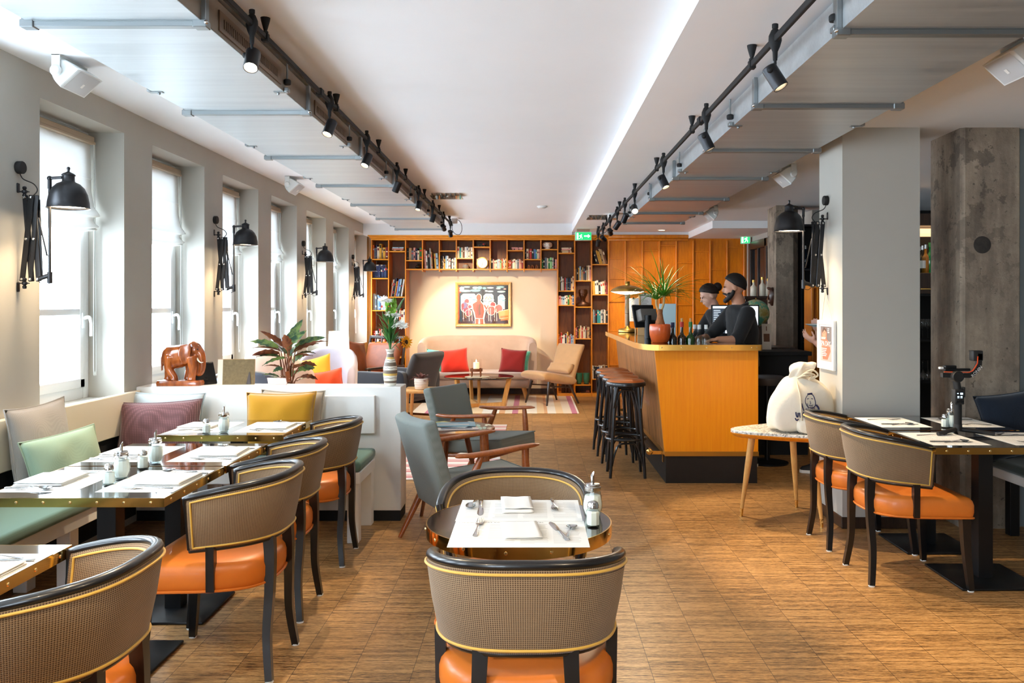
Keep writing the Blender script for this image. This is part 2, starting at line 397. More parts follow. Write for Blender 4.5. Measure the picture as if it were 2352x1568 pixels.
# pillars
M['concrete'] = None
def concrete():
    t = NT('raw_concrete'); v = t.coords(); n1 = t.noise(v, 2.2, 8, .7); n2 = t.noise(v, 26, 4, .65); n3 = t.noise(t.coords((1,1,.15)), 9, 3, .6)
    base = t.ramp(t.math('ADD', t.math('MULTIPLY', n1, .55), t.math('MULTIPLY', n3, .45)), [(.36, lin((104,92,80))), (.5, lin((138,124,108))), (.64, lin((172,156,136)))])
    spots = t.ramp(n2, [(.30, (0,0,0)), (.36, (1,1,1)), (.66, (1,1,1)), (.72, (1.35,1.35,1.35))])
    base = t.mix(base, spots, .55, 'MULTIPLY')
    vo = t.n('ShaderNodeTexVoronoi'); vo.inputs['Scale'].default_value = 38; t.l(v, vo.inputs['Vector'])
    chips = t.ramp(vo.outputs['Distance'], [(.05, (1,1,1)), (.11, (0,0,0))])
    keep = t.ramp(t.noise(v, 3.1, 3), [(.47, (0,0,0)), (.56, (1,1,1))])
    base = t.mix(base, lin((190,180,164)), t.math('MULTIPLY', t.math('MULTIPLY', chips, keep), .7))
    patch = t.ramp(t.noise(v, 4.3, 6, .7), [(.535, (0,0,0)), (.56, (1,1,1))])
    hz = t.n('ShaderNodeSeparateXYZ'); t.l(v, hz.inputs[0])
    top = t.ramp(t.math('MULTIPLY', hz.outputs['Z'], .3846), [(.5, (.25,.25,.25)), (.85, (1,1,1))])
    base = t.mix(base, lin((58,50,44)), t.math('MULTIPLY', t.math('MULTIPLY', patch, top), .5))
    t.set(Base_Color=base, Roughness=.9); t.bump(t.math('ADD', n2, t.math('MULTIPLY', n1, .7)), .5, .012); return t.m
M['concrete'] = concrete()
p = struct(G().box(2.013, 2.516, 5.45, 5.886, 0, ZR).obj('pillar_right', M['wall'], smooth=False))
struct(G().rbox(2.006, 2.523, 5.443, 5.893, 0, .075, .004, 1).obj('baseboard_pillar', M['darkwood'], ang=30))
g = G().prism([(2.785,5.47),(2.81,5.45),(3.16,5.45),(3.175,5.47),(3.175,5.9),(2.80,5.9)], 0, ZR)
c_ = struct(g.obj('column_near', M['concrete'], ang=30))
G().lathe([(.0,.004),(.052,.004),(.056,.003),(.056,.0)], 28, M=tr(X(2256,5.45),5.451,Z(562,5.45)) @ rotx(PI/2)).obj('plug', mat('dark_concrete_plug', (58,54,50), .95, var=.2, vs=30), c_)
struct(G().box(3.176, 3.30, 5.5, 5.9, 0, ZR).obj('trim_1', mat('blue_grey_trim', (120,130,134), .6), smooth=False))
g = G().prism([(2.82,9.71),(3.02,9.71),(3.10,9.80),(3.10,10.13),(2.84,10.13)], 0, ZR)
struct(g.obj('column_far', M['concrete'], ang=30))
# half-height partition behind the dining tables
wp = struct(G().rbox(XW+.002, -.88, 5.64, 5.876, .07, .90, .004, 1).obj('wall_partition', M['white'], ang=30))
G().box(XW+.004, -.885, 5.645, 5.872, 0, .07).obj('baseboard_partition', M['blackmatt'], wp, smooth=False)
# outside world: a plain bright overcast sky
w = bpy.data.worlds.new('sky'); sc.world = w; w.use_nodes = True
bg = w.node_tree.nodes['Background']; bg.inputs[0].default_value = (.72, .86, 1.0, 1); bg.inputs[1].default_value = 15.0
# camera
cam = bpy.data.cameras.new('camera'); co = bpy.data.objects.new('camera', cam); COL.objects.link(co); sc.camera = co
co.location = (0, 0, H); co.rotation_euler = (R(90), 0, 0); cam.sensor_width = 36; cam.sensor_fit = 'HORIZONTAL'
cam.lens = F/2352*36; cam.shift_x = -(U0-1176)/2352; cam.shift_y = -(784-V0)/2352; cam.clip_start = .05; cam.clip_end = 200
vs_ = sc.view_settings; vs_.view_transform = 'Standard'; vs_.look = 'None'; vs_.gamma = 1; vs_.use_curve_mapping = False; vs_.exposure = 0.48
try: sc.cycles.use_denoising = True; sc.cycles.max_bounces = 7; sc.cycles.caustics_reflective = False; sc.cycles.caustics_refractive = False; sc.cycles.diffuse_bounces = 4; sc.cycles.glossy_bounces = 3; sc.cycles.adaptive_threshold = .03; sc.cycles.transparent_max_bounces = 16; sc.cycles.sample_clamp_indirect = 8
except Exception: pass
# ================================================================ DINING CHAIRS
def woven():
    t = NT('woven_upholstery'); v = t.coords((1,1,1), 'UV')
    s = t.n('ShaderNodeSeparateXYZ'); t.l(v, s.inputs[0])
    P = 2*PI/.0078
    a = t.math('SINE', t.math('MULTIPLY', t.math('ADD', s.outputs['X'], s.outputs['Y']), P*.72)); b = t.math('SINE', t.math('MULTIPLY', t.math('SUBTRACT', s.outputs['X'], s.outputs['Y']), P*.72))
    h = t.math('ADD', t.math('MULTIPLY', t.math('MULTIPLY', a, b), .5), .5)
    big = t.noise(t.coords(), 7, 3)
    base = t.mix(lin((128,106,80)), lin((154,130,100)), big)
    t.set(Base_Color=t.mix(lin((72,52,36)), base, t.ramp(h, [(.30, (0,0,0)), (.52, (1,1,1))])), Roughness=.85, Sheen_Weight=.15, Specular_IOR_Level=.25)
    t.bump(h, .5, .0016); return t.m
M['woven'] = woven()
def resample(pts, n):
    L = [0]
    for a, b in zip(pts, pts[1:]): L.append(L[-1]+(b-a).length)
    out = []
    for i in range(n+1):
        d = L[-1]*i/n; j = 0
        while j < len(L)-2 and L[j+1] < d: j += 1
        t = (d-L[j])/max(1e-9, L[j+1]-L[j]); out.append(pts[j].lerp(pts[j+1], min(1, t)))
    return out, L[-1]
def backplan(h, off, n):
    hw, d = .232+.036*h+off, .292+.04*h+off; e = 2/2.7; P = []
    for i in range(161):
        a = -PI/2+PI*i/160; P.append(Vector((hw*math.copysign(abs(sin(a))**e, sin(a)), -d*max(0, cos(a))**e, 0)))
    return resample(P, n)
NB = 40
def bpt(t, h, off=0.0):
    """t -1..1 round the back, h 0..1 bottom to top"""
    key = (round(h, 4), round(off, 4))
    if key not in USED: USED[key] = backplan(h, off, 120)[0]
    P = USED[key]; f = (t+1)*60; i = min(119, int(f)); p = P[i].lerp(P[i+1], f-i)
    zt = .782-.060*abs(t)**2.2; zb = .545-.025*t*t
    return Vector((p.x, p.y, zb+(zt-zb)*h))
def chair_proto():
    c = thing('dining_chair', 'x', 'chair')
    g = G(); hs = [(0,.0),(.01,.013),(.08,.019),(.5,.022),(.92,.019),(.99,.013),(1,.0),(.99,-.013),(.92,-.017),(.5,-.019),(.08,-.017),(.01,-.013)]
    vs = []; uv = []; m = len(hs)
    for i in range(NB+1):
        t = -1+2*i/NB
        for h, o in hs: vs.append(bpt(t*.985, h, o)); uv.append((t*.44, h*.235))
    fs = [(i*m+j, i*m+(j+1) % m, (i+1)*m+(j+1) % m, (i+1)*m+j) for i in range(NB) for j in range(m)]
    fs += [list(range(m))[::-1], [NB*m+j for j in range(m)]]
    g.add(vs, fs, uv); g.obj('backrest', M['woven'], c, ang=60)
    top = [bpt(-1+2*i/48, 1, .002)+Vector((0,0,.004)) for i in range(49)]
    end = lambda t: [bpt(t, 1-.97*k/6, .002) for k in range(1, 7)]
    g = G(); path = end(-1)[::-1]+top+end(1); rad = [.010]*5+[.013]+[.017]*49+[.013]+[.010]*5
    g.tube(path, rad, 10, flat=.8).obj('top_rail', M['blackwood'], c, ang=50)
    g = G(); g.tube([bpt(-1+2*i/40, 0, .002) for i in range(41)], .0105, 8).obj('bottom_rail', M['blackwood'], c, ang=50)
    for off, nm in ((.0215, 'piping'), (-.0195, 'piping')):
        lo = [bpt(-.955+1.91*i/44, .935, off) for i in range(45)]+[bpt(.955, .935-.87*i/6, off) for i in range(1, 7)]
        lo += [bpt(.955-1.91*i/44, .065, off) for i in range(1, 45)]+[bpt(-.955, .065+.87*i/6, off) for i in range(0, 6)]
        G().tube(lo, .0042, 6, closed=True).obj(nm, M['gold'], c, ang=80)
    # seat cushion
    rr_ = [(.258,.2),(.265,.19),(.265,.15),(.258,.04),(.252,-.05),(.236,-.13),(.205,-.205),(.155,-.25),(.08,-.272),(0,-.277)]
    ol = spline([Vector((x,y,0)) for x,y in rr_]+[Vector((-x,y,0)) for x,y in rr_[-2::-1]], 4)
    ol += [Vector((-.258+.516*i/10, .2+.004*sin(PI*i/10), 0)) for i in range(1,10)]
    g = G(); rings = []
    for z, k, dz in ((.362,.955,0),(.368,.985,0),(.40,1.008,0),(.435,1.008,0),(.456,.985,.0),(.467,.94,.003),(.472,.8,.006),(.474,.5,.008),(.475,.05,.009)):
        rings.append([Vector((p.x*k, (p.y+.03)*k-.03, z+dz)) for p in ol])
    g.loft(rings); g.obj('seat', M['leather'], c, ang=70)
    g = G().tube([Vector((p.x*1.003, (p.y+.03)*1.003-.03, .372)) for p in ol], .005, 6, closed=True); g.obj('seat_seam', M['leather'], c)
    def leg(path, w0, w1, feet=True):
        g = G(); pts = spline(path, 5); k = len(pts)
        rr = [w0+(w1-w0)*i/(k-1) for i in range(k)]; g.tube(pts, rr, 4, up=(.7,.7,0)); o = g.obj('leg', M['blackwood'], c, ang=30)
        f = path[-1]; G().lathe([(0,0),(w1*.85,0),(w1*.85,.006),(0,.006)], 10, c=(f[0], f[1], 0)).obj('glide', M['whiteplastic'], o)
    for s in (-1, 1):
        leg([(s*.118,-.266,.556),(s*.122,-.272,.46),(s*.130,-.272,.33),(s*.150,-.268,.17),(s*.180,-.285,.006)], .030, .019)
        leg([(s*.238,.165,.365),(s*.243,.17,.2),(s*.258,.185,.006)], .032, .019)
        G().tube([(s*.243,-.085,.54),(s*.240,-.085,.37)], .022, 4, up=(.7,.7,0)).obj('arm_support', M['blackwood'], c, ang=30)
    return c
chair = chair_proto(); CH = {}
CG = 'woven-back dining chairs'
for x, y, a, lb in (
    (-.017, 2.475, 0, 'woven-back dining chair at the near side of the small round table, its back to us'),
    (-.062, 3.04, PI, 'woven-back dining chair at the far side of the small round table, facing us'),
    (-1.395, 1.50, PI/2, 'woven-back dining chair mostly cut off at the bottom left corner'),
    (-1.355, 2.20, PI/2, 'large cropped dining chair at the lower left, beside the cut-off table corner'),
    (-1.295, 3.41, PI/2, 'dining chair fully seen at the left, at the table with the mint cushion behind'),
    (-1.345, 4.02, PI/2, 'dining chair at the middle window-side table, second of the three behind one another'),
    (-1.335, 4.83, PI/2, 'dining chair nearest the white half wall, at the table before the mustard cushion'),
    (2.035, 4.51, -PI/2, 'dining chair at the right front table with the tripod, showing all its orange seat'),
    (2.035, 5.13, -PI/2, 'dining chair at the right rear table, beside the pillar and the white bag')):
    place(chair, CH, (x, y, 0), a, lb, CG)

# ================================================================ TABLES
TT = .739
def screws(root, pts):
    me = None
    for p, n in pts:
        q = Vector(n).to_track_quat('Z', 'Y').to_matrix().to_4x4()
        if me is None:
            g = G().lathe([(.0055,0),(.0055,.0012),(.0042,.0026),(.0018,.003),(.0,.003)], 10); me = g.mesh('screw', M['screw'])
        o = bpy.data.objects.new('screw', me); COL.objects.link(o); o.parent = root; o.matrix_local = Matrix.Translation(p) @ q
def table(x0, x1, y0, y1, label):
    cx, cy = (x0+x1)/2, (y0+y1)/2; a, b = (x1-x0)/2, (y1-y0)/2
    t = thing('dining_table', label, 'table', (cx, cy, 0), 0, 'brass-edged black dining tables')
    G().rbox(-a+.003, a-.003, -b+.003, b-.003, TT-.03, TT, .0015, 1).obj('tabletop', M['tableblack'], t, ang=30)
    g = G(); k = .0025
    g.loft([[Vector((sx*(a-o), sy*(b-o), z)) for sx, sy in ((-1,-1),(1,-1),(1,1),(-1,1))] for o, z in ((.003,TT-.034),(0,TT-.034),(0,TT-.0005),(.003,TT-.0005))], cap=False, closed=True)
    e = g.obj('edge_band', M['brass'], t, smooth=False)
    S = []
    n = 7
    for i in range(n):
        f = -1+2*(i+.5)/n; 
        S.append(((f*a, -b, TT-.017), (0,-1,0)))
    for i in range(5):
        f = -1+2*(i+.5)/5; S.append(((a if cx < 0 else -a, f*b, TT-.017), (1 if cx < 0 else -1,0,0)))
    screws(e, S)
    G().box(-.0375, .0375, -.0375, .0375, .012, TT-.03).obj('column', M['black'], t, smooth=False)
    G().rbox(-.21, .21, -.21, .21, 0, .014, .006, 2).obj('base_plate', M['black'], t, ang=40)
    return t
table(-2.05, -1.365, 1.885, 2.493, 'black brass-edged table cut off at the lower left corner of the room')
table(-2.05, -1.355, 3.095, 3.70, 'black brass-edged table at the left before the mint green cushion')
table(-2.05, -1.352, 3.715, 4.315, 'black brass-edged table in the middle of the left row of three')
table(-2.05, -1.36, 4.585, 5.20, 'black brass-edged table at the left nearest the white half wall')
table(2.012, 2.77, 4.185, 4.745, 'black brass-edged table at the right with the camera tripod on it')
table(2.010, 2.77, 4.775, 5.40, 'black brass-edged table at the right, the one against the grey pillar')
rt = thing('round_table', 'small round black table with a brass edge in the middle foreground', 'table', (-.043, 2.775, 0))
rr = .305
G().lathe([(0,TT-.03),(rr-.004,TT-.03),(rr-.0025,TT-.028),(rr-.0025,TT-.001),(rr-.004,TT),(0,TT)], 72).obj('tabletop', M['tableblack'], rt, ang=30)
e = G().lathe([(rr-.004,TT-.04),(rr,TT-.04),(rr+.0008,TT-.02),(rr,TT+.0005),(rr-.004,TT+.0005)], 96).obj('edge_band', M['brass'], rt, ang=50)
screws(e, [((rr*1.0025*cos(2*PI*(i+.25)/14), rr*1.0025*sin(2*PI*(i+.25)/14), TT-.02), (cos(2*PI*(i+.25)/14), sin(2*PI*(i+.25)/14), 0)) for i in range(14)])
G().box(-.0375, .0375, -.0375, .0375, .012, TT-.03).obj('column', M['black'], rt, smooth=False)
G().rbox(-.19, .19, -.19, .19, 0, .014, .006, 2).obj('base_plate', M['black'], rt, ang=40)

# ================================================================ PLACE SETTINGS
def fork_mesh():
    g = G(); L = .20
    st = [(-.100,.0062,.0012,.001),(-.096,.0078,.0014,.001),(-.06,.0056,.0016,.002),(-.02,.0030,.0017,.004),(.012,.0026,.0017,.006),(.028,.0075,.0012,.004),(.040,.0118,.0011,.0025),(.052,.0122,.0011,.002)]
    g.loft([[Vector((x, w*cos(a), z+h*sin(a)+h)) for a in [2*PI*j/10 for j in range(10)]] for x, w, h, z in st])
    for i in range(4):
        y = -.0096+.0064*i; g.tube([(.050,y,.003),(.075,y,.0042),(.098,y*.95,.0075)], [.0018,.0017,.0010], 6)
    return g.mesh('fork', M['steel'])
def knife_mesh():
    g = G(); st = [(-.112,.0060,.002),(-.108,.0088,.0028),(-.07,.0070,.0030),(-.02,.0052,.0030),(-.008,.0062,.0030),(0,.0060,.0018),(.01,.0085,.0010),(.06,.0105,.0009),(.09,.0100,.0008),(.106,.0060,.0006),(.112,.0015,.0005)]
    g.loft([[Vector((x, w*cos(a)+(.002 if x > 0 else 0), h+h*sin(a))) for a in [2*PI*j/10 for j in range(10)]] for x, w, h in st])
    return g.mesh('knife', M['steel'])
def spoon_mesh(L=.14):
    g = G(); k = L/.2; st = [(-.100,.0062,.0012,.001),(-.096,.0078,.0014,.001),(-.06,.0054,.0016,.002),(-.01,.0032,.0018,.006),(.030,.0030,.0018,.008)]
    g.loft([[Vector((x*k, w*k*1.2*cos(a), z+h*sin(a)+h)) for a in [2*PI*j/10 for j in range(10)]] for x, w, h, z in st])
    def bowl(a, r):
        r = r; th = 2*PI*a; x = .060+.036*r*cos(th)*(1.0-.06*cos(th)); y = .0205*r*sin(th); return (x*k, y*k*1.15, .0115-.0085*(1-r*r)-.003*(x-.06)/.036*r)
    g.grid(bowl, 24, 6, wu=True)
    g.grid(lambda a, r: Vector(bowl(a, r))-Vector((0,0,.0012)), 24, 6, wu=True)
    return g.mesh('spoon', M['steel'])
MEF, MEK, MES = fork_mesh(), knife_mesh(), spoon_mesh(.15)
MES.transform(tr(0,0,0))
def napkin_mesh(w, d, layers=3):
    g = G(); th = .0028; path = []; x0, x1 = -w/2, w/2; z = .0
    for l in range(layers):
        a, b = (x0, x1) if l % 2 == 0 else (x1, x0); zz = .002+l*.0052
        for i in range(9): path.append(Vector((a+(b-a)*i/8*(1-.0*l), 0, zz)))
        if l < layers-1:
            s = 1 if b > a else -1
            for q in (.25,.5,.75): path.append(Vector((b+s*.0045*sin(PI*q), 0, zz+.0026*(1-cos(PI*q)))))
    r2 = random.Random(5); ph = r2.random()*6
    def fn(u, v):
        f = u*(len(path)-1); i = min(int(f), len(path)-2); p = path[i].lerp(path[i+1], f-i)
        return (p.x+.002*sin(v*5+ph), -d/2+d*v, p.z+.0008*sin(v*9+u*4+ph)*(u))
    g.grid(fn, len(path)*2, 10); return g
MEN = napkin_mesh(.205,.19).mesh('napkin', M['napkin'], fix=False)
def inst(name, me, loc, rz, label, cat, group=None, rx=0, rot=None):
    o = bpy.data.objects.new(name, me); COL.objects.link(o); o.location = loc; o.rotation_euler = rot or (rx, 0, rz); tag(o, label, cat, group); return o
def nap(loc, rz, label):
    o = inst('napkin', MEN, loc, rz, label, 'napkin', 'folded white napkins'); mod(o, 'SOLIDIFY', thickness=.0024, offset=0); return o
inkm = mat('grey_print', (176,174,170), .9)
def place_mat(cx, cy, rz, label, txt=False):
    p = tag(G().rbox(-.21, .21, -.1485, .1485, 0, .0008, .0003, 1).obj('placemat', M['paper'], loc=(cx, cy, TT), rot=(0,0,rz)), label, 'placemat', 'white paper placemats')
    g = G()
    r3 = random.Random(3)
    for k in range(4):
        x0 = -.195+.1*k
        for l in range(18):
            w = .085*(1 if (l+1) % 6 else .5)*(.9+.1*r3.random()); y = .105-.0125*l
            if abs(x0+.04) < .11 and -.1 < y < .1 and False: continue
            g.box(x0, x0+w, y, y+.0022, .0008, .00092)
    g.obj('printed_lines', inkm, p, smooth=False)
    if txt: text_mesh('heading', 'DAS KONTORHAUSVIERTEL', .0105, mat('dark_print', (110,106,102), .9), tr(-.02,.132,.0009), p, .0001, sx=1.5); text_mesh('heading', 'UFERN', .014, inkm, tr(-.165,.13,.0009), p, .0001, sx=1.6)
    return p
Z1 = TT+.0011
def setting(cx, cy, rz, where, napk=True, txt=False, loose=False, rs=random.Random(4)):
    """rz: direction the diner looks in, 0 = +y"""
    m_ = Matrix.Translation((cx, cy, 0)) @ rotz(rz); P = lambda x, y, z=Z1: m_ @ Vector((x, y, z))
    place_mat(cx, cy, rz, 'white paper placemat '+where, txt)
    j = lambda s: (rs.random()-.5)*s
    if napk:
        nap(P(.0+j(.02), -.035+j(.02)), rz+j(.12), 'folded white cloth napkin on the mat '+where)
        inst('fork', MEF, P(-.155+j(.01), -.03+j(.02)), rz+PI/2+j(.16), 'steel fork on the mat '+where, 'fork', 'steel forks')
        inst('knife', MEK, P(.135+j(.008), -.03+j(.02)), rz+PI/2+j(.12), 'steel knife on the mat '+where, 'knife', 'steel knives')
        inst('spoon', MES, P(.170+j(.008), -.02+j(.03)), rz+PI/2+j(.3), 'steel spoon on the mat '+where, 'spoon', 'steel spoons')
    else:
        inst('fork', MEF, P(-.11+j(.02), .0+j(.03), Z1), rz+PI/2+j(.3), 'steel fork on the mat '+where, 'fork', 'steel forks')
        inst('knife', MEK, P(.10+j(.02), .0+j(.02)), rz+PI/2+j(.06), 'steel knife on the mat '+where, 'knife', 'steel knives')
        inst('spoon', MES, P(.118, .02+j(.02), Z1+.0005), rz+PI/2+.22, 'steel spoon on the mat '+where, 'spoon', 'steel spoons')
HW = PI/2   # diner at +x end looks towards -x : rz=+90deg
setting(-1.515, 2.19, HW, 'of the cropped table at the lower left')
setting(-1.512, 3.40, HW, 'at the chair side of the left front table'); setting(-1.893, 3.40, -HW, 'at the bench side of the left front table')
setting(-1.510, 4.015, HW, 'at the chair side of the left middle table'); setting(-1.893, 4.015, -HW, 'at the bench side of the left middle table')
setting(-1.520, 4.89, HW, 'at the chair side of the left rear table'); setting(-1.893, 4.89, -HW, 'at the bench side of the left rear table')
setting(2.18, 4.465, -HW, 'at the chair side of the right front table', False); setting(2.60, 4.465, HW, 'at the bench side of the right front table', False)
setting(2.18, 5.09, -HW, 'at the chair side of the right rear table', False); setting(2.60, 5.09, HW, 'at the bench side of the right rear table', False)
# round table: two mats edge to edge
def rpos(u, v, z=TT): y = YF(v, z); return X(u, y), y
place_mat(-.043+.003, 2.612, 0, 'white paper placemat at the near side of the round table', True); place_mat(-.043, 2.912, PI, 'white paper placemat at the far side of the round table')
for nm, me, u, v, rz, lb in (('fork', MEF, 1098, 1213, R(88), 'steel fork left of the near napkin on the round table'), ('knife', MEK, 1284, 1220, R(102), 'steel knife right of the near napkin on the round table'),
    ('spoon', MES, 1308, 1224, R(78), 'steel spoon beside the near knife on the round table'), ('fork', MEF, 1271, 1160, R(-87), 'steel fork on the far mat of the round table, right'),
    ('knife', MEK, 1103, 1166, R(-88), 'steel knife on the far mat of the round table, left'), ('spoon', MES, 1086, 1160, R(-95), 'steel spoon beside the far knife on the round table')):
    x, y = rpos(u, v); inst(nm, me, (x, y, Z1), rz, lb, nm, {'fork':'steel forks','knife':'steel knives','spoon':'steel spoons'}[nm])
x, y = rpos(1196, 1222); nap((x, y, Z1), R(96), 'flat folded napkin at the near side of the round table').scale = (.85,.62,.8)
x, y = rpos(1187, 1166); nap((x, y, Z1), R(-90+4), 'loosely folded napkin at the far side of the round table').scale = (.8,.56,1.5)
# salt shakers and sugar dispensers
M['jar'] = glassmat('jar_glass', (236,242,240), fres=1.4)
def salt_proto():
    s = thing('salt_shaker', 'x', 'salt shaker')
    pr = [(.0,.0),(.021,.0),(.0235,.003),(.0235,.044),(.0225,.05),(.016,.058),(.0155,.064)]
    G().lathe(pr, 8).obj('jar', M['jar'], s, ang=30)
    G().lathe([(0,.006),(.0195,.006),(.0205,.009),(.0205,.046),(.018,.049),(0,.050)], 8).obj('salt', M['salt'], s, ang=30)
    G().lathe([(.0165,.058),(.0185,.059),(.0185,.069),(.0172,.071),(.0160,.077),(.009,.081),(0,.082)], 20).obj('cap', M['steel'], s); return s
def sugar_proto():
    s = thing('sugar_dispenser', 'x', 'sugar dispenser')
    G().lathe([(0,0),(.024,0),(.026,.004),(.034,.028),(.0345,.045),(.030,.070),(.0255,.088),(.0245,.096)], 12).obj('jar', M['jar'], s, ang=25)
    G().lathe([(0,.007),(.022,.007),(.0305,.029),(.031,.045),(.027,.068),(.0255,.073),(0,.076)], 12).obj('sugar', M['salt'], s, ang=25)
    G().lathe([(.025,.088),(.0275,.089),(.0285,.093),(.0285,.102),(.026,.104),(.026,.108),(.0235,.111),(.0,.113)], 24).obj('cap', M['steel'], s)
    g = G(); ring = lambda r, z, sl=0: [Vector((r*cos(2*PI*j/12), r*sin(2*PI*j/12), z+sl*cos(2*PI*j/12)*r)) for j in range(12)]
    g.loft([ring(.0062,.110), ring(.0062,.142,1.6), ring(.0048,.142,1.6), ring(.0048,.112)]); g.obj('spout', M['steel'], s); return s
sp, su = salt_proto(), sugar_proto(); ST = {}
for u, v, lb in ((250,1112,'salt shaker on the left front table, the nearest of the left row'), (328,1076,'salt shaker on the left middle table'), (474,995,'salt shaker on the left rear table'), (1362,1208,'salt shaker on the round table, in front of the sugar dispenser'), (2171,982,'salt shaker on the right tables beside the camera tripod')):
    x, y = rpos(u, v); place(sp, ST, (x, y, TT), rnd.random(), lb, 'glass salt shakers')
for u, v, lb in ((279,1098,'half-full sugar dispenser on the left front table'), (357,1062,'full sugar dispenser on the left middle table'), (514,992,'full sugar dispenser on the left rear table'), (1361,1186,'half-full sugar dispenser on the round table'), (2186,982,'sugar dispenser on the right tables behind the tripod post')):
    x, y = rpos(u, v); place(su, ST, (x, y, TT), rnd.random()*.5+PI*.1, lb, 'glass sugar dispensers')
# ================================================================ AIR DUCTS
def galv(name, a, b, rough):
    t = NT(name); v = t.coords((.6, 9, 9)); n = t.noise(v, 1.6, 5, .6); n2 = t.noise(t.coords((.4,60,60)), 1.5, 3)
    t.set(Base_Color=t.ramp(t.math('ADD', t.math('MULTIPLY', n, .7), t.math('MULTIPLY', n2, .3)), [(.35, lin(a)), (.65, lin(b))]), Metallic=.72, Roughness=t.ramp(n, [(.3, (rough-.07,)*3), (.7, (rough+.07,)*3)]))
    t.bump(n2, .05, .003); return t.m
M['galv'] = galv('galvanised_sheet', (186,192,196), (206,212,214), .42)
M['zinc'] = mat('zinc_profile', (150,156,158), .4, metal=.85)
M['galvbrown'] = mat('duct_side_sheet', (150,138,124), .5, metal=.5, var=.08, vs=6)
def duct(name, label, x0, x1, z0, z1, ya, yb, flanges, hang, side, vents):
    t = thing(name, label, 'air duct', ((x0+x1)/2, ya, ZC if x0 < 0 else ZR), 0)
    o = Vector(t.location); mv = tr(*(-o))
    b = G(); 
    b.box(x0, x1, ya, yb, z0, z1, mv); b.obj('duct_body', M['galv'], t, smooth=False)
    if side > 0: G().box(x1, x1+.002, ya, yb, z0+.004, z1, mv).obj('side_panel', M['galvbrown'], t, smooth=False)
    for y in flanges:
        g = G(); g.rbox(x0-.004, x1+.004, y-.018, y+.018, z0-.022, z0-.001, .002, 1, mv); g.box(x0, x1, y-.022, y+.022, z0-.003, z0-.0005, mv)
        for x in (x0, x1):
            s = 1 if x == x1 else -1
            g.rbox(min(x, x+s*.02), max(x, x+s*.02), y-.018, y+.018, z0-.02, z1+.005, .002, 1, mv); g.rbox(min(x-s*.03, x+s*.024), max(x-s*.03, x+s*.024), y-.024, y+.024, z0-.026, z0+.004, .003, 1, mv)
        f = g.obj('flange', M['zinc'], t, ang=30)
        G().ball(o*0+mv @ Vector(((x0 if side < 0 else x1)+side*.022, y-.02, z0-.008)), .009, 8, 6).obj('bolt', M['steel'], f)
    ceil = ZC if x0 < 0 else ZR
    for y in hang:
        for x, s in ((x1, 1), (x0, -1)):
            zr = z0+.045; xx = x+s*.016
            g = G().tube([mv @ Vector((xx, y, zr)), mv @ Vector((xx, y, ceil))], .005, 8); g.rbox(xx-.01, xx+.01, y-.02, y+.02, z0-.002, z0+.02, .002, 1, mv)
            h = g.obj('hanger_rod', M['zinc'], t)
            G().lathe([(0,-.012),(.018,-.012),(.02,-.004),(.02,.008),(.014,.014),(0,.014)], 12, M=mv @ tr(xx, y, zr+.005)).obj('rubber_mount', M['blackmatt'], h)
            g = G().box(x-s*.05, x+s*.02, y-.014, y+.014, z0-.004, z0-.001, mv); g.ball(mv @ Vector((x-s*.03, y, z0-.008)), .008, 8, 6); g.obj('angle_bracket', M['zinc'], t)
    for y in vents:
        x = x1+.002; a, b_ = z0+.02, z1-.035
        g = G(); g.loft([[mv @ Vector((x+d, y+.16+e if c == 0 else y+1.0-e, (a+f) if h == 0 else (b_-f))) for c, h in ((0,0),(1,0),(1,1),(0,1))] for d, e, f in ((0,0,0),(.006,0,0),(.008,.012,.008),(.004,.05,.022),(0,.05,.022))], cap=False)
        v = g.obj('vent_grille', mat('vent_brown', (132,112,96), .45, metal=.4) if 'vb' not in M else M['vb'], t, ang=25); M['vb'] = v.data.materials[0]
        G().box(x-.001, x+.001, y+.21, y+.95, a+.022, b_-.022, mv).obj('vent_slot', M['blackmatt'], v, smooth=False)
        g = G(); n = 34
        for i in range(n):
            yy = y+.215+.735*(i+.5)/n; g.box(x+.001, x+.0045, yy-.006, yy+.006, a+.022, b_-.022, mv)
        g.obj('vent_slats', M['vb'], v, smooth=False)
FL = [3.25,4.75,6.2,7.67,9.13,10.6,12.06]
duct('air_duct', 'galvanised air duct with side grilles hanging above the window side', -1.947, -1.275, 2.544, 2.682, -2.3, 12.1, [1.8]+FL, [1.45+1.47*i-.07 for i in range(1,8)], 1, [1.78]+FL[:-1])
duct('air_duct', 'galvanised air duct hanging along the bar side of the ceiling', 1.124, 1.83, 2.45, 2.578, -2.3, 10.25, [1.9,3.06,4.2,5.4,6.6,7.9,9.1,10.2], [1.46,3.08,4.70,6.32,7.94,9.56], -1, [])
# ================================================================ TRACK LIGHTS
SPOTE = 76.0
M['lens'] = mat('spot_lens', (255,240,220), .4, emit=(255,226,180), es=40.0)
def track(name, label, x, z, y0, y1, mounts, joints):
    zc = ZC if x < 0 else ZR
    t = thing(name, label, 'track', (x, y0, zc)); mv = tr(-x, -y0, -zc)
    G().rbox(x-.009, x+.009, y0, y1, z-.014, z+.014, .003, 1, mv).obj('rail', M['blackmatt'], t, ang=30)
    for y in mounts:
        g = G().lathe([(0,zc-z),(.022,zc-z),(.02,zc-z-.012),(.011,zc-z-.045),(.0095,zc-z-.05),(.0075,.03),(.013,.026),(.013,.0)], 12, M=mv @ tr(x, y, z)); g.rbox(x-.015, x+.015, y-.016, y+.016, z-.02, z+.018, .003, 1, mv)
        g.obj('ceiling_mount', M['blackmatt'], t)
    for y in joints: G().rbox(x-.017, x+.017, y-.03, y+.03, z-.022, z+.02, .004, 1, mv).obj('rail_joint', M['blackmatt'], t, ang=30)
    return t
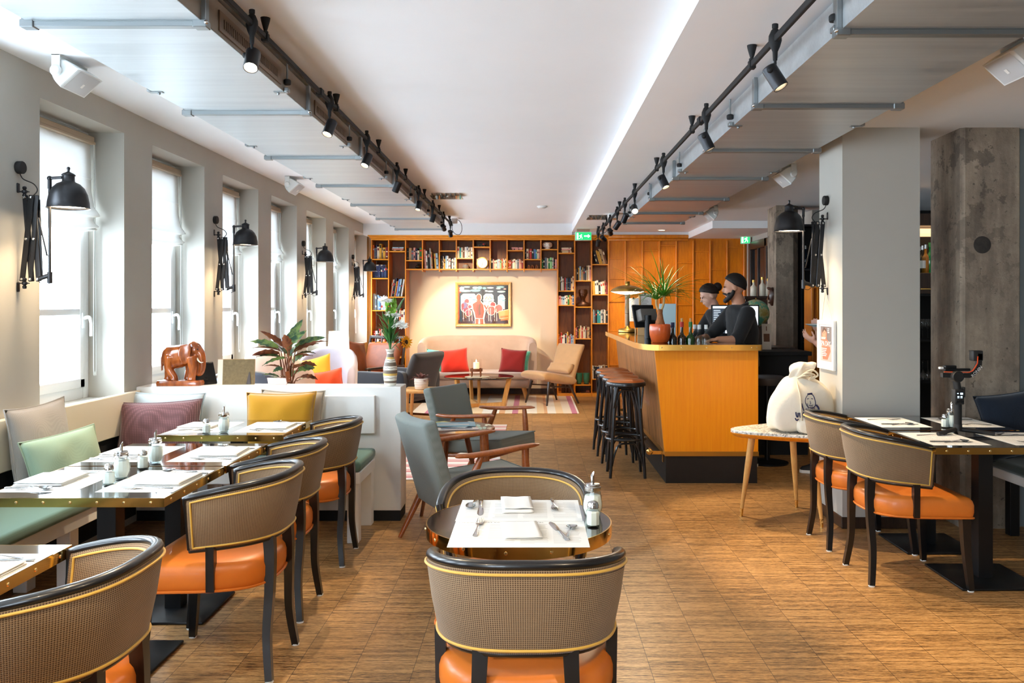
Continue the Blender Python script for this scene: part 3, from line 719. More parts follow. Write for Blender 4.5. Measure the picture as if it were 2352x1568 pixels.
track('lighting_track', 'black lighting track beside the left air duct', -1.19, 2.643, -2.0, 12.55, [2.35,3.75,5.11,6.52,7.91,9.3,10.78,12.1], [4.72,8.6,10.95])
track('lighting_track', 'black lighting track beside the right air duct', .975, 2.515, -2.0, 12.6, [2.3,3.726,5.12,6.57,7.97,9.36,10.97,12.3], [4.86,8.9,11.1])
def spot(x, y, z, target, label, power=1.0, size=58, glow=True):
    t = thing('track_spotlight', label, 'spotlight', (x, y, z), 0, 'black track spotlights')
    g = G(); k = 14
    g.loft([[Vector((w*cos(2*PI*j/k), w*.75*sin(2*PI*j/k), zz)) for j in range(k)] for w, zz in ((.010,.062),(.013,.060),(.013,.045),(.010,.042),(.016,.035),(.026,.012),(.027,-.006),(.020,-.03),(.011,-.05),(.009,-.085))])
    g.obj('clamp', M['blackmatt'], t)
    G().tube([(0,0,-.08),(.0,0,-.125)], .006, 8).obj('stem', M['blackmatt'], t)
    c = Vector((0,0,-.155)); d = (Vector(target)-Vector((x,y,z))-c).normalized(); q = (-d).to_track_quat('Z', 'Y').to_matrix().to_4x4(); m_ = tr(*c) @ q
    h = G().lathe([(0,.052),(.027,.052),(.031,.048),(.031,-.046),(.029,-.048),(.027,-.046),(.026,-.02)], 24, M=m_).obj('housing', M['gunmetal'], t)
    G().ball(m_ @ Vector((.031,0,.03)), .013, 10, 8).obj('swivel', M['blackmatt'], t)
    G().lathe([(0,-.030),(.026,-.030)], 20, M=m_).obj('lens', M['lens'], t)
    L = bpy.data.lights.new('spot_beam', 'SPOT'); L.energy = SPOTE*power; L.color = (1, .78, .52); L.spot_size = R(size); L.spot_blend = .35; L.shadow_soft_size = .018
    o = bpy.data.objects.new('spot_beam', L); COL.objects.link(o); p = Vector((x,y,z))+c+d*.056; o.matrix_world = tr(*p) @ q
    return t
ordn = ['nearest','second','third','fourth','fifth','sixth','seventh','eighth','ninth','tenth','eleventh','farthest']
for i, (y, tg, pw) in enumerate(((3.57,(-1.05,2.2,.4),1.2),(4.94,(-1.7,4.1,.6),1.2),(6.05,(-1.75,5.1,.6),1.2),(7.40,(-2.1,7.9,.5),1.0),(8.82,(-1.6,8.0,.3),1.0),(10.08,(-1.9,10.0,.3),1.0),(11.3,(-.75,13.6,1.1),2.2),(12.25,(-1.0,13.7,.8),1.6))):
    spot(-1.19, y, 2.643, tg, 'black spotlight on the left track, %s from the camera' % (ordn[i] if i < 7 else 'farthest'), pw)
for i, (y, tg, pw) in enumerate(((3.37,(1.95,2.9,.5),1.3),(4.70,(1.9,4.5,.4),1.4),(6.23,(1.7,5.6,.5),1.5),(7.99,(1.0,4.8,.2),1.2),(8.83,(.1,10.4,.0),1.2),(9.63,(-.5,11.7,.0),1.4),(10.5,(1.7,13.0,1.0),.7),(11.5,(2.3,13.2,1.3),.6),(12.4,(.9,13.4,1.0),.6))):
    spot(.975, y, 2.515, tg, 'black spotlight on the right track, %s from the camera' % (ordn[i] if i < 8 else 'farthest'), pw)
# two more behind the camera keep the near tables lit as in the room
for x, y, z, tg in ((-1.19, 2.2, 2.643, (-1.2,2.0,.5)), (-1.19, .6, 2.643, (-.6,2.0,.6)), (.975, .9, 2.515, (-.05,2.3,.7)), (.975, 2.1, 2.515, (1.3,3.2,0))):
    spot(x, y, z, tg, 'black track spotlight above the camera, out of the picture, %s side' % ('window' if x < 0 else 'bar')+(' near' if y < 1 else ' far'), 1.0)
def cordloop(name, label, pts, r=.004): return tag(G().tube(spline(pts, 8), r, 6).obj(name, M['blackmatt']), label, 'cable')
cordloop('power_cable', 'black power cable looping from the end of the left track', [W(1044,509,12.5),W(1052,505,12.5),W(1059,513,12.5),W(1061,527,12.5),W(1056,538,12.5),W(1046,537,12.5),W(1039,528,12.5),(-1.19,12.5,2.63)])
cordloop('power_cable', 'black power cable looping at the far end of the right track', [(.975,12.58,2.598),(.975,12.55,2.5),W(1391,533,12.5),W(1392,526,12.5),W(1388,524,12.5),W(1383,531,12.5),W(1386,545,12.5),W(1376,542,12.5),W(1366,549,12.5)])
tag(G().rbox(-1.19, -1.11, 12.44, 12.52, 2.66, ZC, .004, 1).obj('junction_box', mat('taupe_plastic', (176,162,152), .5), ang=30), 'taupe junction box on the ceiling at the end of the left track', 'junction box')
tag(G().rbox(X(1397,10.6), X(1418,10.6), 10.5, 10.7, 2.53, ZR, .006, 1).obj('junction_box', M['whiteplastic'], ang=30), 'white junction box on the lower ceiling beside the right track', 'junction box')
# ================================================================ SCISSOR WALL LAMPS
def wall_lamp(loc, flip, label):
    t = thing('wall_lamp', label, 'wall lamp', loc, PI if flip else 0, 'black scissor wall lamps')
    B = M['gunmetal']; zz = lambda z: z-1.53
    Q = G().lathe([(0,0),(.031,0),(.033,.003),(.033,.026),(.030,.030),(0,.030)], 24, M=tr(0,0,zz(2.16)) @ roty(PI/2)); Q.obj('junction_disc', M['blackmatt'], t)
    G().tube(spline([(.012,0,zz(2.128)),(.03,0,zz(2.10)),(.085,-.005,zz(2.075)),(.105,-.005,zz(2.045)),(.09,-.004,zz(2.02)),(.06,-.003,zz(2.0)),(.045,0,zz(1.99))], 6), .0028, 6).obj('cable', M['blackmatt'], t)
    for z, s in ((2.035, 1), (1.562, -1)):
        g = G().rbox(0, .006, -.012, .012, zz(z)-(.006 if s > 0 else .045), zz(z)+(.045 if s > 0 else .006), .003, 1); g.rbox(0, .058, -.011, .011, zz(z)-.003, zz(z)+.003, .002, 1)
        g.lathe([(0,-.03),(.009,-.028),(.011,-.018),(.007,-.010),(.013,-.006),(.013,.006),(.007,.010),(.011,.018),(.009,.026),(0,.03)], 12, M=tr(.036,0,zz(z)))
        g.obj('wall_bracket', B, t)
    top, mid, bot = zz(2.005), zz(1.79), zz(1.583)
    def bar(xa, za, xb, zb, y, w=.0115):
        d = Vector((xb-xa,0,zb-za)); L = d.length; m_ = tr(xa,y,za) @ Matrix.Rotation(math.atan2(d.x, d.z), 4, 'Y')
        G().rbox(-w*1.3, w*1.3, -.003, .003, -.012, L+.012, .0028, 1, m_).obj('scissor_arm', B, t, ang=30)
    xs = (.036, .072, .104)
    bar(.036, top, .068, bot, .006); bar(.072, top, .026, bot, -.002); bar(.072, top, .106, bot, .006); bar(.100, top, .068, bot, -.002, .009); bar(.102, top-.02, .116, bot+.03, .012, .006)
    for x, z in ((.048, mid), (.086, mid), (.026, bot), (.068, bot), (.106, bot), (.036, top), (.072, top)):
        G().lathe([(0,-.012),(.007,-.011),(.008,-.006),(.008,.010),(.006,.013),(0,.014)], 12, M=tr(x,0,z) @ rotx(PI/2)).obj('rivet', M['steel'], t)
    g = G().tube([(.106,0,bot),(.14,0,bot+.012),(.166,0,bot+.02)], .012, 10); g.obj('elbow', B, t)
    g = G().tube([(.166,0,zz(1.562)),(.166,0,zz(1.62))], .0125, 12); g.tube([(.166,0,zz(1.56)),(.166,0,zz(2.10))], .0068, 10); g.tube([(.166,0,zz(2.05)),(.166,0,zz(2.10))], .0095, 10); g.obj('lamp_rod', B, t)
    G().tube([(.108,.0,zz(1.90)),(.152,0,zz(1.705)),(.166,0,zz(1.705))], .0042, 8).obj('tension_rod', B, t)
    G().tube(spline([(.11,0,bot-.012),(.135,0,bot-.03),(.166,0,zz(1.562))], 5), .002, 5).obj('cable', M['blackmatt'], t)
    g = G().ball((.166,0,zz(2.104)), .013, 12, 8); g.tube([(.166,0,zz(2.104)),(.23,0,zz(2.108))], .0078, 10); g.obj('shade_arm', B, t)
    c = tr(.263,0,zz(1.948))
    s = G().lathe([(.0,.216),(.006,.214),(.0085,.207),(.006,.199),(.0055,.192),(.010,.188),(.026,.180),(.033,.174),(.033,.170),(.029,.168),(.030,.140),(.034,.136),(.055,.126),(.075,.105),(.090,.072),(.098,.030),(.100,.006),(.104,.001),(.103,0),(.098,.003),(.094,.032),(.085,.072),(.07,.10),(.05,.12),(.0,.128)], 32, M=c).obj('shade', B, t, ang=50)
    G().lathe([(0,.014),(.096,.012)], 28, M=c).obj('diffuser', M['opalw'], s)
    L = bpy.data.lights.new('lamp_light', 'SPOT'); L.energy = 26; L.color = (1,.74,.46); L.spot_size = R(125); L.spot_blend = .6; L.shadow_soft_size = .06
    o = bpy.data.objects.new('lamp_light', L); COL.objects.link(o); s_ = -1 if flip else 1; o.location = (loc[0]+s_*.263, loc[1], 1.945)

wall_lamp((XW, 4.345, 1.53), 0, 'black scissor wall lamp on the window wall nearest the camera')
wall_lamp((XW, 7.03, 1.53), 0, 'black scissor wall lamp on the window wall, second from the camera')
wall_lamp((XW, 9.73, 1.53), 0, 'black scissor wall lamp on the window wall, third from the camera')
wall_lamp((XW, 12.42, 1.53), 0, 'black scissor wall lamp on the window wall nearest the bookcase')
wall_lamp((2.013, 5.72, 1.53), 1, 'black scissor wall lamp on the grey pillar at the right')
# ================================================================ SPEAKERS AND CEILING FITTINGS
def speaker(x, y, zc, s, label):
    t = thing('ceiling_speaker', label, 'speaker', (x, y, zc), 0, 'white ceiling speakers')
    pr = [(.105,-.075),(.005,-.165),(-.03,-.125),(-.046,-.075),(-.035,-.035),(0,-.022),(.04,-.03)]
    pr = [(a*s, b) for a, b in pr]
    g = G(); rings = []
    sm = spline([Vector((a, b, 0)) for a, b in pr[1:]]+[Vector((pr[0][0], pr[0][1], 0))], 4)
    for yy, k in ((-.002,.90),(.006,1),(.230,1),(.238,.90)):
        cx, cz = .03*s, -.085; rings.append([Vector((cx+(p.x-cx)*k, yy, cz+(p.y-cz)*k)) for p in sm])
    g.loft(rings); g.obj('speaker_body', M['whiteplastic'], t, ang=40)
    a, b = Vector((.105*s,0,-.075)), Vector((.005*s,0,-.165)); n = Vector((.67*s,0,-.74))
    g = G(); g.grid(lambda u, v: a.lerp(b, .05+.9*v)+Vector((0,.018+.2*u,0))+n*(.002+.008*sin(PI*u)*sin(PI*v)), 10, 8); f = g.obj('grille', M['greyplastic'], t)
    g = G(); c = a.lerp(b, .55)+Vector((0,.118,0))+n*.011; d = (b-a).normalized()
    g.add([c+d*p+Vector((0,q,0)) for p, q in ((-.012,-.010),(.012,-.010),(.012,.010),(-.012,.010))], [(0,1,2,3)]); g.obj('badge', M['white'], f, smooth=False)
    w = .022; g = G(); z0 = -.003
    g.box(-.01*s-w, -.01*s+w, -.016, .252, -.006, 0)
    for yy in (-.016, .246): g.rbox(-.01*s-w, -.01*s+w, yy, yy+.006, -.085, 0, .002, 1)
    g.obj('bracket', M['whiteplastic'], t, ang=30)
    for yy, e in ((-.016,-1), (.252,1)): G().lathe([(0,0),(.030,0),(.028,.008),(.022,.016),(0,.018)], 16, M=tr(-.008*s,yy,-.085) @ rotx(PI/2*(1 if e < 0 else -1))).obj('knob', M['whiteplastic'], t)
speaker(-2.42, 4.30, ZC, 1, 'white ceiling speaker near the first window, at upper left')
speaker(-2.42, 8.35, ZC, 1, 'white ceiling speaker farther along the window wall')
speaker(2.12, 6.85, ZR, -1, 'white ceiling speaker beside the right duct, just past the pillar')
speaker(2.12, 9.75, ZR, -1, 'white ceiling speaker at the far end of the right duct')
speaker(2.13, 3.55, ZR, -1, 'white ceiling speaker at the top right edge of the picture')
sd = thing('smoke_detector', 'round white smoke detector on the higher ceiling', 'smoke detector', (X(1245,10.9), 10.9, ZC))
G().lathe([(0,-.03),(.035,-.03),(.05,-.024),(.055,-.016),(.066,-.014),(.068,0)], 24).obj('housing', M['whiteplastic'], sd)
G().lathe([(.048,-.022),(.0535,-.018)], 24).obj('vent_ring', M['blackmatt'], sd)
M['acryl'] = glassmat('acrylic', (225,222,215), fres=1.5)
for x0, y0, zc, w, d, lb in ((-1.17, 9.6, ZC, .36, .32, 'clear acrylic air diffuser on the ceiling beside the left track'), (X(1348,10.9), 10.75, ZR, .27, .28, 'clear acrylic air diffuser on the lower ceiling near the exit sign')):
    t = thing('air_diffuser', lb, 'air diffuser', (x0+w/2, y0+d/2, zc))
    G().rbox(-w/2, w/2, -d/2, d/2, -.035, -.028, .003, 1).obj('cover_plate', M['acryl'], t, ang=30)
    g = G()
    for i in range(7): g.box(-w/2+.02+i*(w-.04)/6-.002, -w/2+.02+i*(w-.04)/6+.002, -d/2+.02, d/2-.02, -.028, -.0)
    g.obj('baffle', M['zinc'], t, smooth=False)
dl = thing('downlight', 'round white recessed downlight in the lower ceiling before the panelling', 'downlight', (X(1520,12.9), 12.9, ZR))
G().lathe([(.05,0),(.052,-.006),(.07,-.006),(.072,0)], 24).obj('trim_ring', M['whiteplastic'], dl); G().lathe([(0,-.001),(.05,-.001)], 20).obj('lens', M['opal'], dl)
# emergency exit signs
M['exitgreen'] = mat('exit_green', (20,170,96), .4, emit=(30,190,110), es=.9); M['exitwhite'] = mat('exit_white', (250,255,250), .4, emit=(240,255,245), es=1.6)
def exit_sign(cx, cy, cz, w, h, rz, label, ztop, arrow=True):
    t = thing('exit_sign', label, 'exit sign', (cx, cy, ztop), rz); z = cz-ztop
    G().rbox(-w/2-.008, w/2+.008, 0, .05, z-h/2-.008, z+h/2+.008, .006, 2).obj('housing', M['whiteplastic'], t, ang=30)
    p = G().box(-w/2, w/2, -.003, .0, z-h/2, z+h/2).obj('panel', M['exitgreen'], t, smooth=False)
    k = h; g = G(); Y = -.006; q = lambda pts: g.prism([(a*k, b*k) for a, b in pts], 0, .002, tr(-w*.22 if arrow else 0, Y+.002, z) @ rotx(PI/2))
    q([(-.02,.10),(.10,.12),(.16,-.10),(.05,-.12)]); q([(.14,.20),(.20,.24),(.26,.20),(.24,.13),(.17,.13)]); q([(.0,.10),(-.14,.0),(-.11,-.04),(.04,.05)]); q([(.12,.1),(.26,.02),(.24,-.03),(.1,.05)])
    q([(.06,-.10),(.02,-.24),(-.14,-.36),(-.10,-.40),(.08,-.28),(.13,-.12)]); q([(.10,-.10),(.26,-.20),(.24,-.38),(.30,-.38),(.32,-.17),(.16,-.06)])
    q([(-.42,.40),(-.22,.40),(-.22,-.42),(-.42,-.42)])
    if arrow:
        r = lambda pts: g.prism([(a*k, b*k) for a, b in pts], 0, .002, tr(w*.24, Y+.002, z) @ rotx(PI/2))
        r([(-.4,.07),(.1,.07),(.1,.24),(.42,0),(.1,-.24),(.1,-.07),(-.4,-.07)])
    g.obj('pictogram', M['exitwhite'], p, smooth=False)
    G().box(-w/2+.02, w/2-.02, .012, .036, z+h/2+.006, 0).obj('ceiling_mount', M['acryl'], t, smooth=False)
exit_sign(X(1340,12.7), 12.7, Z(542,12.7), .235, .115, 0, 'lit green exit sign hanging in front of the bookcase', ZR)
exit_sign(3.30, 13.0, Z(549,13.0), .14, .13, R(-30), 'small green exit sign at the right end of the wood panelling', 2.5, False)
# ================================================================ BOOKCASE
YB0 = 13.30; YBK = 13.70
UU = [853.5+38.9*i for i in range(15)]; XU = [X(u, YB0) for u in UU]
ZT = Z(551, YB0); ZBASE = Z(903, YB0); ZMID = Z(617, YB0)
SH = {0:[594,638,712,785,840],1:[576,681,747,820],2:[597],3:[],4:[575],5:[592],6:[566],7:[],8:[574],9:[594.6],10:[571.5],11:[580,667,700,791.7],12:[643.6,704,777,883],13:[606,675.6,742,869.7]}
bc = thing('bookcase', 'honey-coloured wooden bookcase framing the sofa niche on the back wall', 'bookcase', (0, YB0, 0)); mb = tr(0, -YB0, 0)
th = .009
for i, x in enumerate(XU):
    full = i <= 2 or i >= 11
    zb = 0.0 if full else ZMID-.045
    G().rbox(x-th, x+th, YB0, YBK-.06 if not full or i not in (2, 11) else YBK-.03, zb, ZT+.01, .003, 1, mb).obj('upright', M['oak'], bc, ang=30)
for i in range(14):
    a, b = XU[i]+th, XU[i+1]-th; tall = i <= 1 or i >= 11
    zl = [Z(v, YB0) for v in SH[i]]+([ZBASE] if tall else [ZMID])
    for z in zl: G().rbox(a, b, YB0+.004, YBK-.05, z-.017, z, .003, 1, mb).obj('shelf', M['oakh'], bc, ang=30)
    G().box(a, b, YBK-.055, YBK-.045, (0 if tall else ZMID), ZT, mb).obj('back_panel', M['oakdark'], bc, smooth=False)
g = G(); x0, x1 = XU[0]-.012, XU[14]
for z0, z1, d in ((ZT, ZT+.03, .0), (ZT+.03, ZT+.055, .018), (ZT+.055, ZT+.076, .04)): g.rbox(x0-d, x1, YB0-.02-d, YBK-.05, z0, z1, .005, 2, mb)
g.obj('cornice', M['oakh'], bc, ang=30)
for a, b in ((XU[0], XU[2]), (XU[11], XU[14])): G().box(a, b, YB0+.006, YB0+.03, 0, ZBASE-.015, mb).obj('plinth', M['oakh'], bc, smooth=False)
# ---- books
PAL = {'o':('orange',(212,96,34)),'w':('white',(238,234,226)),'c':('cream',(230,214,182)),'k':('black',(30,28,28)),'n':('navy',(38,48,84)),'b':('blue',(84,124,178)),'s':('slate grey',(104,112,120)),'r':('red',(198,52,42)),'m':('maroon',(130,42,48)),'g':('green',(54,130,66)),'t':('teal',(60,156,158)),'y':('mustard yellow',(214,160,56)),'p':('pink',(224,158,146)),'u':('brown',(112,70,42)),'l':('pale blue',(164,196,214)),'a':('tan',(196,158,112)),'e':('pale grey',(200,200,194)),'q':('pale green',(150,206,140))}
PM = {k: mat('cover_'+n.replace(' ', '_'), c, .55, var=.06, vs=14) for k, (n, c) in PAL.items()}
M['pages'] = mat('book_pages', (226,214,188), .9)
def book_mesh(code, w, h, d):
    r = rnd; g = G(); t_ = .0025
    g.mi = 0
    # rounded spine at -y
    n = 6; sp_ = [Vector((-w/2+w*i/n, -.004*sin(PI*i/n), 0)) for i in range(n+1)]+[Vector((w/2, d, 0)), Vector((-w/2, d, 0))]
    g.loft([[p+Vector((0,0,z)) for p in sp_] for z in (0, h)])
    g.mi = 1; g.box(-w/2+t_, w/2-t_, .006, d+.0006, .003, h+.0006)
    k = r.random(); g.mi = 2
    if w > .012:
        for z0, z1 in ((.62+.2*r.random(), .0), (.12+.1*r.random(), 0))[:1+int(k > .5)]:
            zz = (.10+.28*r.random()) if k < .7 else .03; g.box(-w*.32, w*.32, -.0048, -.002, h*z0*.9, min(h*.97, h*(z0*.9+zz*.55)))
    ink = {'w':'k','c':'m','e':'n','p':'k','l':'n','q':'k','a':'k','y':'k'}.get(code, 'c')
    if r.random() < .25: ink = 'r' if code not in 'rom' else 'w'
    return g.mesh('book', [PM[code], M['pages'], PM[ink]], ang=30)
ORD = ['first','second','third','fourth','fifth','sixth','seventh','eighth','ninth','tenth','eleventh','twelfth','thirteenth','fourteenth','fifteenth']
def book(code, w, h, d, loc, rot, label, grp):
    o = bpy.data.objects.new('book', book_mesh(code, w, h, d)); COL.objects.link(o); o.location = loc; o.rotation_euler = rot; tag(o, label, 'book', grp)
def cell(col, row, codes, hmin, hmax, lean=0, fill=1.0, x_off=0, fixed=None):
    a, b = XU[col]+th+.003, XU[col+1]-th-.003; sh = SH[col]; tall = col <= 1 or col >= 11
    zs = [Z(v, YB0) for v in sh]+[ZBASE if tall else ZMID]; z = zs[row]
    n = len(codes); ws = [.6+rnd.random()*.8 for _ in codes]; W_ = (b-a)*fill; 
    if lean: W_ -= hmax*abs(sin(lean))*.85
    k = W_/sum(ws); ws = [w*k for w in ws]; x = a+x_off+(hmax*sin(-lean)*.85 if lean < 0 else 0)
    for i, (c_, w) in enumerate(zip(codes, ws)):
        h = hmin+(hmax-hmin)*rnd.random(); d = min(.2, .12+.05*rnd.random()+h*.08)
        wb = w-.0012; ca = cos(lean)
        lb = '' if c_ == '_' else '%s book, %s from left, %s shelf from top, %s bookcase column' % (PAL[c_][0], ORD[i], ORD[row], ORD[col])
        y = YB0+.035+.02*rnd.random()
        px = x+w/2
        zz = z+.0005+(abs(sin(lean))*wb/2)
        if c_ != '_': book(c_, wb*ca, h, d, (px, y, zz), (0, lean, 0), lb, 'books on the bookcase')
        x += w
def flat(col, row, codes, w, x_off=.0):
    a, b = XU[col]+th, XU[col+1]-th; sh = SH[col]; z = (([Z(v, YB0) for v in sh])+[ZBASE])[row]; cx = (a+b)/2+x_off
    for i, c_ in enumerate(codes):
        hh = .016+.012*rnd.random(); L = w*(.9+.15*rnd.random())
        lb = '%s flat-lying book, %s from bottom, %s shelf from top, %s bookcase column' % (PAL[c_][0], ORD[i], ORD[row], ORD[col])
        book(c_, hh-.001, L, .13, (cx-L/2+.01*rnd.random(), YB0+.04, z+hh/2+.0005), (0, PI/2, 0), lb, 'books on the bookcase'); z += hh
cell(0,0,'osncysym',.17,.24); cell(0,1,'nnnnnnnnnn',.165,.17); cell(0,2,'eslbwlwe',.20,.27); cell(0,3,'rwkrwp',.17,.22,-.15,.8)
flat(1,0,'upl',.18); cell(1,1,'owknyoblke',.24,.30,.16,.98); cell(1,2,'seekoce',.20,.27)
cell(2,0,'kaspncg',.15,.20); flat(2,1,'uk',.11,-.05)
cell(3,0,'pwkkea_yl',.24,.33,-.06,.98)
cell(4,1,'kkcylwewkwsw',.15,.21)
cell(5,0,'ctcuwewaw',.15,.18)
flat(6,0,'kk',.13,-.02)
cell(7,0,'kpccleqoeca',.13,.165)
flat(8,0,'pp',.17,.02); cell(8,1,'oruwcespam',.13,.155)
cell(9,0,'kcurkbtcp',.13,.17)
cell(10,1,'gkscgqwkp',.14,.185)
flat(11,0,'capc',.16); cell(11,1,'ykwckrsknac',.19,.235); cell(11,2,'pelwcgyab',.13,.16); cell(11,3,'oarwwkwycrlbe',.12,.20)
cell(12,0,'akylaaskeacp',.16,.24); cell(12,2,'prkycrcceuaak',.13,.20)
cell(13,0,'kkyyaau',.19,.26,-.28,1.0); cell(13,1,'ywwkwcpm',.19,.23,-.04); cell(13,2,'alskttwekwck',.17,.22); cell(13,3,'wkknewuak',.17,.22)
# flat pair on top of the dark set
z0 = Z(638, YB0)+.171
for i in range(2): book('n', .02, .17, .12, ((XU[0]+XU[1])/2-.095, YB0+.05, z0+.0105+.021*i), (0, PI/2, 0), 'navy book lying on the row of dark volumes, '+('lower' if i == 0 else 'upper'), 'books on the bookcase')
# ---- ornaments on the shelves
def cellc(col, v, y=13.40): return (X((UU[col]+UU[col+1])/2, YB0), y, Z(v, YB0)+.0005)
x, y, z = cellc(2, 615.7)
t = thing('black_vase', 'small round black vase in the lowest compartment of the third bookcase column', 'vase', (x+.05, y, Z(617,YB0)))
G().lathe([(0,0),(.025,0),(.042,.018),(.045,.035),(.034,.055),(.016,.066),(.013,.078),(.017,.086),(.012,.086),(.010,.078)], 20).obj('body', mat('black_glaze', (20,18,20), .15, coat=.5), t)
G().tube(spline([(.014,0,.08),(.034,0,.076),(.042,0,.05)], 5), .004, 6).obj('handle', M['blackmatt'], t)
x, y, z = cellc(5, 617)
t = thing('striped_bowl', 'black and white striped bowl below the white books on the bookcase', 'bowl', (x+.01, y, Z(617,YB0)))
tm = NT('striped_glaze'); vv = tm.coords(); gr = tm.n('ShaderNodeTexGradient', gradient_type='RADIAL'); tm.l(vv, gr.inputs[0])
tm.set(Base_Color=tm.ramp(tm.math('SINE', tm.math('MULTIPLY', gr.outputs['Fac'], 2*PI*16)), [(.45, lin((60,50,44))), (.55, lin((236,228,214)))]), Roughness=.3)
G().lathe([(0,0),(.028,0),(.048,.018),(.055,.04),(.046,.062),(.034,.075),(.030,.072),(.040,.058),(.048,.04),(.04,.02),(0,.008)], 28).obj('body', tm.m, t)
G().lathe([(.034,.074),(.036,.078),(.033,.084),(.030,.082)], 20).obj('rim', mat('brown_rim', (160,96,40), .4), t)
x, y, z = cellc(6, 617)
t = thing('table_clock', 'round white-faced clock in a brass ring on the bookcase', 'clock', (x+.01, 13.36, Z(617,YB0)))
mc = tr(0,-.02,.092) @ rotx(PI/2)
G().lathe([(.078,0),(.092,0),(.094,.01),(.092,.024),(.080,.026),(.078,.018)], 36, M=mc).obj('ring', M['brassdull'], t)
f = G().lathe([(0,.012),(.080,.012)], 32, M=mc).obj('dial', mat('clock_dial', (250,246,238), .4), t)
g = G().box(-.0022,.0022,-.001,.001,-.06,.012, tr(0,-.036,.092) @ roty(R(10))); g.obj('hand', M['black'], f, smooth=False)
g = G().rbox(-.10,.10,.004,.06,0,.17,.004,1); g.obj('case', M['walnut'], t, ang=30)
for i, dx in enumerate((-.055, .0, .07)):
    x, y, z = cellc(9, 617); t = thing('carved_figure', '%s of the three small carved figures on the bookcase' % ('leftmost','middle one','rightmost')[i] if i != 1 else 'middle one of the three small carved figures on the bookcase', 'figurine', (x+dx, 13.36, Z(617,YB0)), 0, 'small carved figures')
    G().tube(spline([(-.016,0,0),(-.014,0,.03),(0,0,.05),(.014,0,.034),(.012,0,0)], 5), [.008]*20+[.006], 8).obj('body', mat('carved_wood', (150,84,40), .35), t); G().ball((-.006,-.004,.052), .011, 10, 8).obj('head', mat('carved_wood_light', (176,108,58), .35), t)
x, y, z = cellc(10, 571.5)
t = thing('patterned_vase', 'white footed vase with brown rings high on the bookcase', 'vase', (x-.03, y, Z(571.5,YB0)))
G().lathe([(0,0),(.044,0),(.046,.01),(.040,.022),(.070,.040),(.078,.060),(.078,.082),(.062,.104),(.040,.110),(.036,.108),(.055,.098),(.07,.08),(.07,.06),(0,.03)], 28).obj('body', M['porcelain'], t)
for k in range(6):
    a = 2*PI*(k+.5)/6; m_ = rotz(a) @ tr(0,-.0775,.070) @ rotx(PI/2); G().tube([m_ @ Vector((.014*cos(q*PI/8), .018*sin(q*PI/8), 0)) for q in range(16)], .0038, 6, closed=True).obj('ring_pattern', mat('brown_glaze', (120,84,50), .35) if k == 0 else bpy.data.materials['brown_glaze'], t)
# bronze bust
M['bronze'] = mat('dark_bronze', (74,42,22), .3, metal=.5, var=.25, vs=24)
x, y, z = cellc(12, 704)
t = thing('bronze_bust', 'dark bronze bust of a man with a headcloth in the bookcase', 'bust', (x, 13.40, Z(704,YB0)))
g = G()
g.loft([[Vector((w*cos(2*PI*j/20), d*sin(2*PI*j/20)+yy, zz)) for j in range(20)] for w, d, zz, yy in ((.095,.045,0,0),(.112,.055,.02,0),(.112,.05,.045,0),(.085,.042,.064,0),(.045,.036,.078,-.002),(.034,.034,.10,-.006),(.034,.036,.125,-.01),(.048,.054,.15,-.012),(.057,.064,.185,-.01),(.059,.066,.215,-.004),(.055,.060,.245,0),(.034,.036,.268,.002),(.004,.004,.275,.002))])
g.obj('body', M['bronze'], t)
g = G().loft([[Vector((w*cos(2*PI*j/6), d*sin(2*PI*j/6)+yy, zz)) for j in range(6)] for w, d, zz, yy in ((.006,.004,.205,-.068),(.009,.008,.19,-.076),(.012,.012,.175,-.08),(.008,.006,.168,-.074))]); g.obj('nose', M['bronze'], t)
for s in (-1, 1):
    G().ball((s*.058,.004,.19), (.009,.014,.022), 8, 6).obj('ear', M['bronze'], t); G().ball((s*.022,-.064,.203), (.011,.006,.006), 8, 6).obj('eye', M['bronze'], t)
G().ball((0,-.066,.158), (.018,.008,.006), 8, 6).obj('mouth', M['bronze'], t)
g = G()
for k in range(5): g.tube([Vector(((.060+.004*sin(k))*cos(q*2*PI/20), (.068)*sin(q*2*PI/20)-.002, .215+.012*k)) for q in range(20)], .010, 6, closed=True)
g.obj('headcloth', M['bronze'], t)
M['greenglaze'] = mat('green_glaze', (52,112,84), .3, var=.2, vs=20, coat=.3)
for i, dx in enumerate((-.062, .055)):
    x, y, z = cellc(12, 883); t = thing('green_vase', '%s green glazed vase at the bottom of the bookcase' % ('left','right')[i], 'vase', (x+dx, 13.38, Z(883,YB0)), 0, 'pair of green glazed vases')
    G().lathe([(0,.012),(.030,.012),(.046,.04),(.052,.08),(.054,.15),(.055,.176),(.050,.178),(.048,.15),(.044,.07),(0,.03)], 24).obj('body', M['greenglaze'], t)
    G().lathe([(.036,.0),(.040,.004),(.034,.014),(.028,.014)], 20).obj('foot', M['blackmatt'], t)
x, y, z = cellc(13, 903); tag(G().rbox(-.045,.045,0,.09,0,.062,.005,1).obj('wooden_box', M['walnut'], loc=(x, 13.36, ZBASE)), 'small brown wooden box at the foot of the rightmost bookcase column', 'box')
x, y, z = cellc(11, 903); 
for i in range(3): tag(G().lathe([(0,0),(.025,0),(.027,.01),(.027,.12),(.012,.16),(.011,.2),(0,.2)], 14).obj('bottle', M['bronze'], loc=(x-.05+.05*i, 13.36, ZBASE)), 'dark bottle behind the beige chair in the bookcase, %s of three' % ('left','middle','right')[i], 'bottle', 'dark bottles low in the bookcase')
